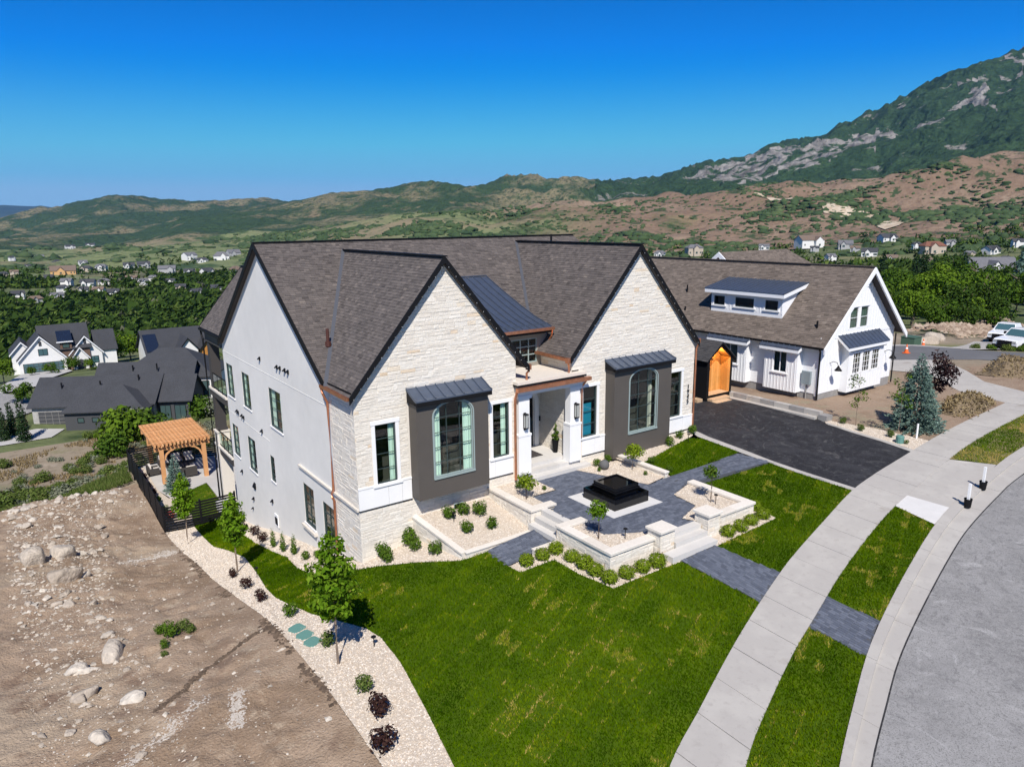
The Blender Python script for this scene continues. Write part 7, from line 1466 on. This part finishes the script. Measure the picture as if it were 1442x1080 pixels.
for x,y,s,l,m,me in ((0.2,139.8,.75,'round street tree on the lower street at far left',M_oak,oak_m[0]),(2.6,168,.4,'young tree in front of the glazed garage door, left one',M_oak,oak_m[1]),(5.9,168,.5,'young tree in front of the glazed garage door, right one',M_oak,oak_m[2]),(9.9,171.5,.6,'tall green tree between garage and entry of the white brick house',M_oak,oak_m[3]),(12.6,169.5,.45,'green tree in the front bed of the white brick house',M_oak2,oak_m[1]),(18.6,180,1.1,'green tree at the right corner of the white brick house',M_oak,oak_m[0]),(22.3,185,1.2,'bright bushy tree between the two white houses',M_oak2,oak_m[2]),(20.5,196,1.3,'large green tree behind the white brick house at right',M_oak,oak_m[3]),(-2.0,160,.9,'bright tree at the left edge by the pale driveway',M_oak2,oak_m[1]),(35.5,160,.5,'small bright tree by the timber entry house',M_oak2,oak_m[0])): far_tree('leafy_tree',l,x,y,s,m,me,None)
for x,y,s,l in ((-1.6,126.5,.62,'narrow dark conifer left of the dark roofed house garage, farther one'),(-.3,122.5,.75,'narrow dark conifer left of the dark roofed house garage, nearer one'),(-2.6,124.5,.6,'narrow dark conifer at the left edge by the lower driveway')): far_tree('conifer_tree',l,x,y,s,M_conif,con_m[0],None,1.1)
# ---- masses of far trees and hillside scrub
def blobs(name,pts,size,m,rn,V0,F0,hr=.8,rnd=None):
    n=len(pts);k=len(V0);P=np.asarray(pts,float);s=np.asarray(size,float);N=1+.28*rn.normal(size=(n,k,1));V=V0[None]*N*s[:,None,None]*np.array([1,1,hr])*rn.uniform(.75,1.3,(n,1,3));V=V+P[:,None,:];V[...,2]+=(s*hr*.55)[:,None]
    F=(F0[None]+k*np.arange(n)[:,None,None]).reshape(-1,3);c=np.repeat(np.clip(rnd if rnd is not None else rn.normal(.5,.22,n),.01,1),len(F0))
    return link(name,npmesh(name,V.reshape(-1,3),F,c),m,None,'stuff')
M_wood2=foliage('woodland_leaf',[(0,(.018,.038,.010)),(.45,(.044,.080,.016)),(.8,(.085,.130,.026)),(.97,(.11,.145,.04)),(1,(.17,.17,.11))],.1)
rn=np.random.default_rng(17)
def polpts(a0,a1,r0,r1,n): a=np.radians(rn.uniform(a0,a1,n));r=np.sqrt(rn.uniform(r0*r0,r1*r1,n));return r*np.cos(a),r*np.sin(a)
CL=np.array([(h[0],h[1]) for h in FARH])
def keep_clear(x,y,rad):
    k=np.ones(len(x),bool)
    for hx,hy in CL:
        d=math.hypot(hx,hy);ux,uy=hx/d,hy/d;a=(x-hx)*ux+(y-hy)*uy;b=-(x-hx)*uy+(y-hy)*ux;k&=~((a<8)&(a>-.045*d)&(abs(b)<rad))
    return k
X=[];Y=[]
for a0,a1,r0,r1,n,th in ((85.5,94,205,330,900,-.75),(74,94,330,560,3600,-.75),(79,85.5,215,330,130,-9),(74,95,560,760,2200,-.1),(72,95,760,1150,900,.15),(60,78,200,800,500,0),(14,47,260,420,900,-.05),(12,48,420,760,3000,-.15),(10,48,760,900,500,.0)):
    x,y=polpts(a0,a1,r0,r1,n);k=(fbm(x/60,y/60,3,51)>th)&keep_clear(x,y,7);X.append(x[k]);Y.append(y[k])
x=np.concatenate(X);y=np.concatenate(Y);z=HT(x,y)-.5;r=np.hypot(x,y)
lf=leaf_mesh('t',[(0,0,0,1,1,1)],46,.50,shell=.6,up=.5,rn=np.random.default_rng(1));LV=np.array([v.co[:] for v in lf.vertices]);LF=np.array([p.vertices[:] for p in lf.polygons]);LF=np.concatenate([LF[:,:3],LF[:,[0,2,3]]])
kk=r<430;LFm=LF[np.r_[0:25,46:71]]
blobs('valley_woodland',np.c_[x,y,z][kk],rn.uniform(1.8,3.6,kk.sum()),M_wood2,rn,LV,LF,.85)
kk=~kk
for hx,hy,_,hw in FARH:      # garden trees round every far house
    for q in range(5):
        a_=rk.uniform(0,6.28);d_=hw*.5+rk.uniform(4,13);x=np.append(x,hx+d_*math.cos(a_));y=np.append(y,hy+d_*math.sin(a_));z=np.append(z,hz(hx,hy)-.3);kk=np.append(kk,math.cos(a_-math.atan2(hy,hx))>-.3)
blobs('valley_woodland',np.c_[x,y,z][kk],rn.uniform(2.0,4.2,kk.sum()),M_wood2,rn,LV,LFm,.9)
M_scrub=mat('hillside_scrub',[(0,(.022,.045,.016)),(.5,(.040,.070,.024)),(1,(.075,.105,.04))],rough=.9)
X=[];Y=[];S=[]
for a0,a1,r0,r1,n,th,sz in ((18,56,700,1000,1500,.0,(2.,5)),(20,58,850,1550,1100,-9,(1.,2.6)),(18,56,1000,1500,7500,.06,(1.5,4.6)),(56,75,850,1500,4200,.07,(2.,5.5)),(75,93,1100,1900,1500,.2,(3,8)),(18,30,900,1500,900,.1,(2,5.5))):
    x,y=polpts(a0,a1,r0,r1,n);f=fbm(x/105,y/105,4,61)+.25*rn.normal(size=n)*.5;k=f>th-.05;X.append(x[k]);Y.append(y[k]);S.append(rn.uniform(*sz,k.sum())*(1+.6*(f[k]>th+.15)))
x=np.concatenate(X);y=np.concatenate(Y);s=np.concatenate(S)
blobs('hillside_scrub',np.c_[x,y,HT(x,y)-s*.25],s,M_scrub,rn,IV1,IF1,.5)
# bare cuttings on the foothill at right
M_cut=ramp_mat('pale_cutting',[(.47,.39,.29),(.05,.45,.6,(.38,.30,.21)),(.2,.52,.66,(.54,.47,.38)),(.02,.6,.66,(.24,.17,.12))],bump=(.3,.8,2))
for pl in ([(1020,748),(1000,700),(986,655),(965,610),(972,606),(995,652),(1012,700),(1035,745)],[(960,590),(911,556),(923,499),(948,500),(955,530),(975,570)],[(905,470),(860,455),(831,430),(850,424),(905,438)]):
    sheet('hillside_cutting',pl,M_cut,1.2,12,fn=HT)
# ---- right side: rubble, boulders, trucks, cones, transformer
def hzf(a,b): return hz(a,b)
for i,(x,y,s) in enumerate(((84,37.4,(2.6,1.7,1.2)),(86.6,38.2,(2.4,1.6,1.4)),(82.0,37.6,(1.5,1.2,.9)),(88.8,38.6,(2.,1.5,1.1)))): boulder(x,y,s,['big grey boulder in the row behind the orange cones','largest grey boulder behind the orange cones','smaller grey boulder at the left of the grey row','grey boulder at the right end of the grey row'][i],'grey boulders beyond the cross street',hzf,60+i,sink=.25)
T=thing('rubble_heap','long heap of tan rubble and broken rock behind the white trucks','rubble',(112,45,-5));rn2=np.random.default_rng(8);t=rn2.uniform(0,1,900);x=92+62*t;y=40.5+15*t+rn2.normal(0,2.2,900);z=HT(x,y)+1.1*np.exp(-((y-(41.5+15*t))/2.6)**2)+.1
v,f,r=scatter_tris(np.c_[x-112,y-45,z+5],rn2.uniform(.18,.6,900),rn2,.75);M_rubble=mat('rubble_stone',[(0,(.20,.14,.10)),(.5,(.30,.225,.165)),(1,(.42,.34,.26))],rough=.95);link('rubble',npmesh('rubble',v,f,r),M_rubble,T,'stuff')
M_cone=mat('orange_cone',(.75,.14,.03),rough=.6)
for x,y,l in ((62.75,29.52,'orange traffic cone standing on the near edge of the cross street'),(80.5,36.2,'orange traffic cone on the far driveway by the grey boulders')):
    z=hz(x,y)+.05;T=thing('traffic_cone',l,'cone',(x,y,z),0,'orange traffic cones');c=MB();c.box(x-.24,x+.24,y-.24,y+.24,z,z+.05);c.build('base',M_cone,T);c=MB();c.lathe([(.18,z+.05),(.11,z+.38)],x,y,12);c.lathe([(.075,z+.52),(.04,z+.76)],x,y,12);c.build('cone_body',M_cone,T);c=MB();c.lathe([(.112,z+.375),(.073,z+.525)],x,y,12);c.build('stripe',M_panel,T)
c=MB();x,y=79,36.8;z=hz(x,y);c.box(x-.8,x+.8,y-.7,y+.7,z-.1,z+1.05);c.box(x-.85,x+.85,y-.75,y+.75,z+1.05,z+1.13);tag(c.build('transformer_box',mat('transformer_green',(.06,.11,.075),rough=.6),None),'green electrical transformer box beside the grey boulders','utility box')
M_wpaint=mat('white_truck_paint',(.74,.75,.76),rough=.25,spec=.5,coat=.4)
def truck(x,y,yaw,lab):
    z=hz(x,y)+.12;T=thing('pickup_truck',lab,'truck',(x,y,z),yaw,'white pickup trucks');T.scale=(1.15,)*3
    prof=[(-2.9,.55),(-2.9,1.12),(-1.15,1.18),(-.75,1.82),(.75,1.86),(1.35,1.22),(2.75,1.08),(2.95,.9),(2.95,.5)]
    c=MB();V=[(u,s*.98*(1 if v<1.3 else .78),v) for s in (-1,1) for u,v in prof];n=len(prof);c.add(V,[tuple(range(n)),tuple(range(2*n-1,n-1,-1))]+[(i,(i+1)%n,n+(i+1)%n,n+i) for i in range(n)]);b=c.build('body',M_wpaint,T,world=False)
    c=MB();c.poly([(.83,-.72,1.80),(1.33,-.86,1.27),(1.33,.86,1.27),(.83,.72,1.80)]);c.poly([(.86,-.70,1.80),(1.36,-.84,1.27),(1.36,.84,1.27),(.86,.70,1.80)]);c.build('windscreen',M_tealpane,T,world=False)
    for s in (-1,1):
        c=MB();c.poly([(-.6,s*.90,1.3),(.85,s*.93,1.3),(.6,s*.80,1.74),(-.5,s*.79,1.72)]);c.build('side_window',M_pane,T,world=False)
        c=MB();c.box(.75,.95,s*1.0-.02,s*1.22+.02,1.28,1.5) if s>0 else c.box(.75,.95,-1.24,-.98,1.28,1.5);c.build('mirror',M_black,T,world=False)
        c=MB();c.box(2.9,2.97,s*.75-.16,s*.75+.16,.82,1.0);c.build('headlight',M_lamp,T,world=False)
        for u in (-1.85,1.9):
            c=MB();c.tube([(u,s*.78,.4),(u,s*1.0,.4)],.42,14);W=c.build('wheel',M_black,T,world=False);c=MB();c.tube([(u,s*.98,.4),(u,s*1.02,.4)],.24,10);c.build('rim',M_lamp,W,world=False)
    c=MB();c.box(2.9,3.0,-.58,.58,.62,1.0);c.build('grille',M_black,T,world=False);c=MB();c.box(2.88,3.08,-.97,.97,.42,.62);c.build('bumper',M_black,T,world=False)
    c=MB();c.poly([(-2.8,-.85,1.15),(-1.2,-.85,1.2),(-1.2,.85,1.2),(-2.8,.85,1.15)]);c.build('truck_bed',M_black,T,world=False)
truck(84.5,28.3,math.radians(172),'white pickup truck parked nearest on the pale driveway at right');truck(95,33.5,math.radians(186),'white pickup truck parked behind the nearest one at right')
for i,(x,y,s) in enumerate(((75,27.6,.45),(77,27,.5),(79,27.4,.42),(73.5,28.4,.45),(80.5,27.0,.5))): plant('roadside_shrub','scrubby green shrub between the cross street and the parked white trucks','shrub',x,y,hz(x,y)-.1,gb[i%2],M_weed if i%2 else M_shrub,group='roadside shrubs before the trucks',scale=s)
rs=random.Random(9)
for i in range(60):
    x=rs.uniform(58,100);y=rs.uniform(.40,.66)*x+rs.uniform(2,6)
    if y<.45*x+6: continue
    plant('scrub_bush','green scrub bush on the bank beyond the cross street','shrub',x,y,hz(x,y)-.15,gb[i%2],M_weed if rs.random()<.4 else M_oak,group='scrub on the bank beyond the cross street',scale=rs.uniform(.5,1.3))

# ---- thin blue air over the valley
hm=bpy.data.materials.new('haze_air');hm.use_nodes=True;ht=hm.node_tree;ht.nodes.clear();ho=_n(ht,'ShaderNodeOutputMaterial');hv=_n(ht,'ShaderNodeVolumePrincipled')
hv.inputs['Color'].default_value=(.17,.47,1,1);hv.inputs['Density'].default_value=2.2e-5;hv.inputs['Anisotropy'].default_value=0.;ht.links.new(hv.outputs[0],ho.inputs['Volume'])
mb=MB();mb.box(-19500,19500,-19500,19500,-140,1150);mb.build('haze',hm,None,'stuff')
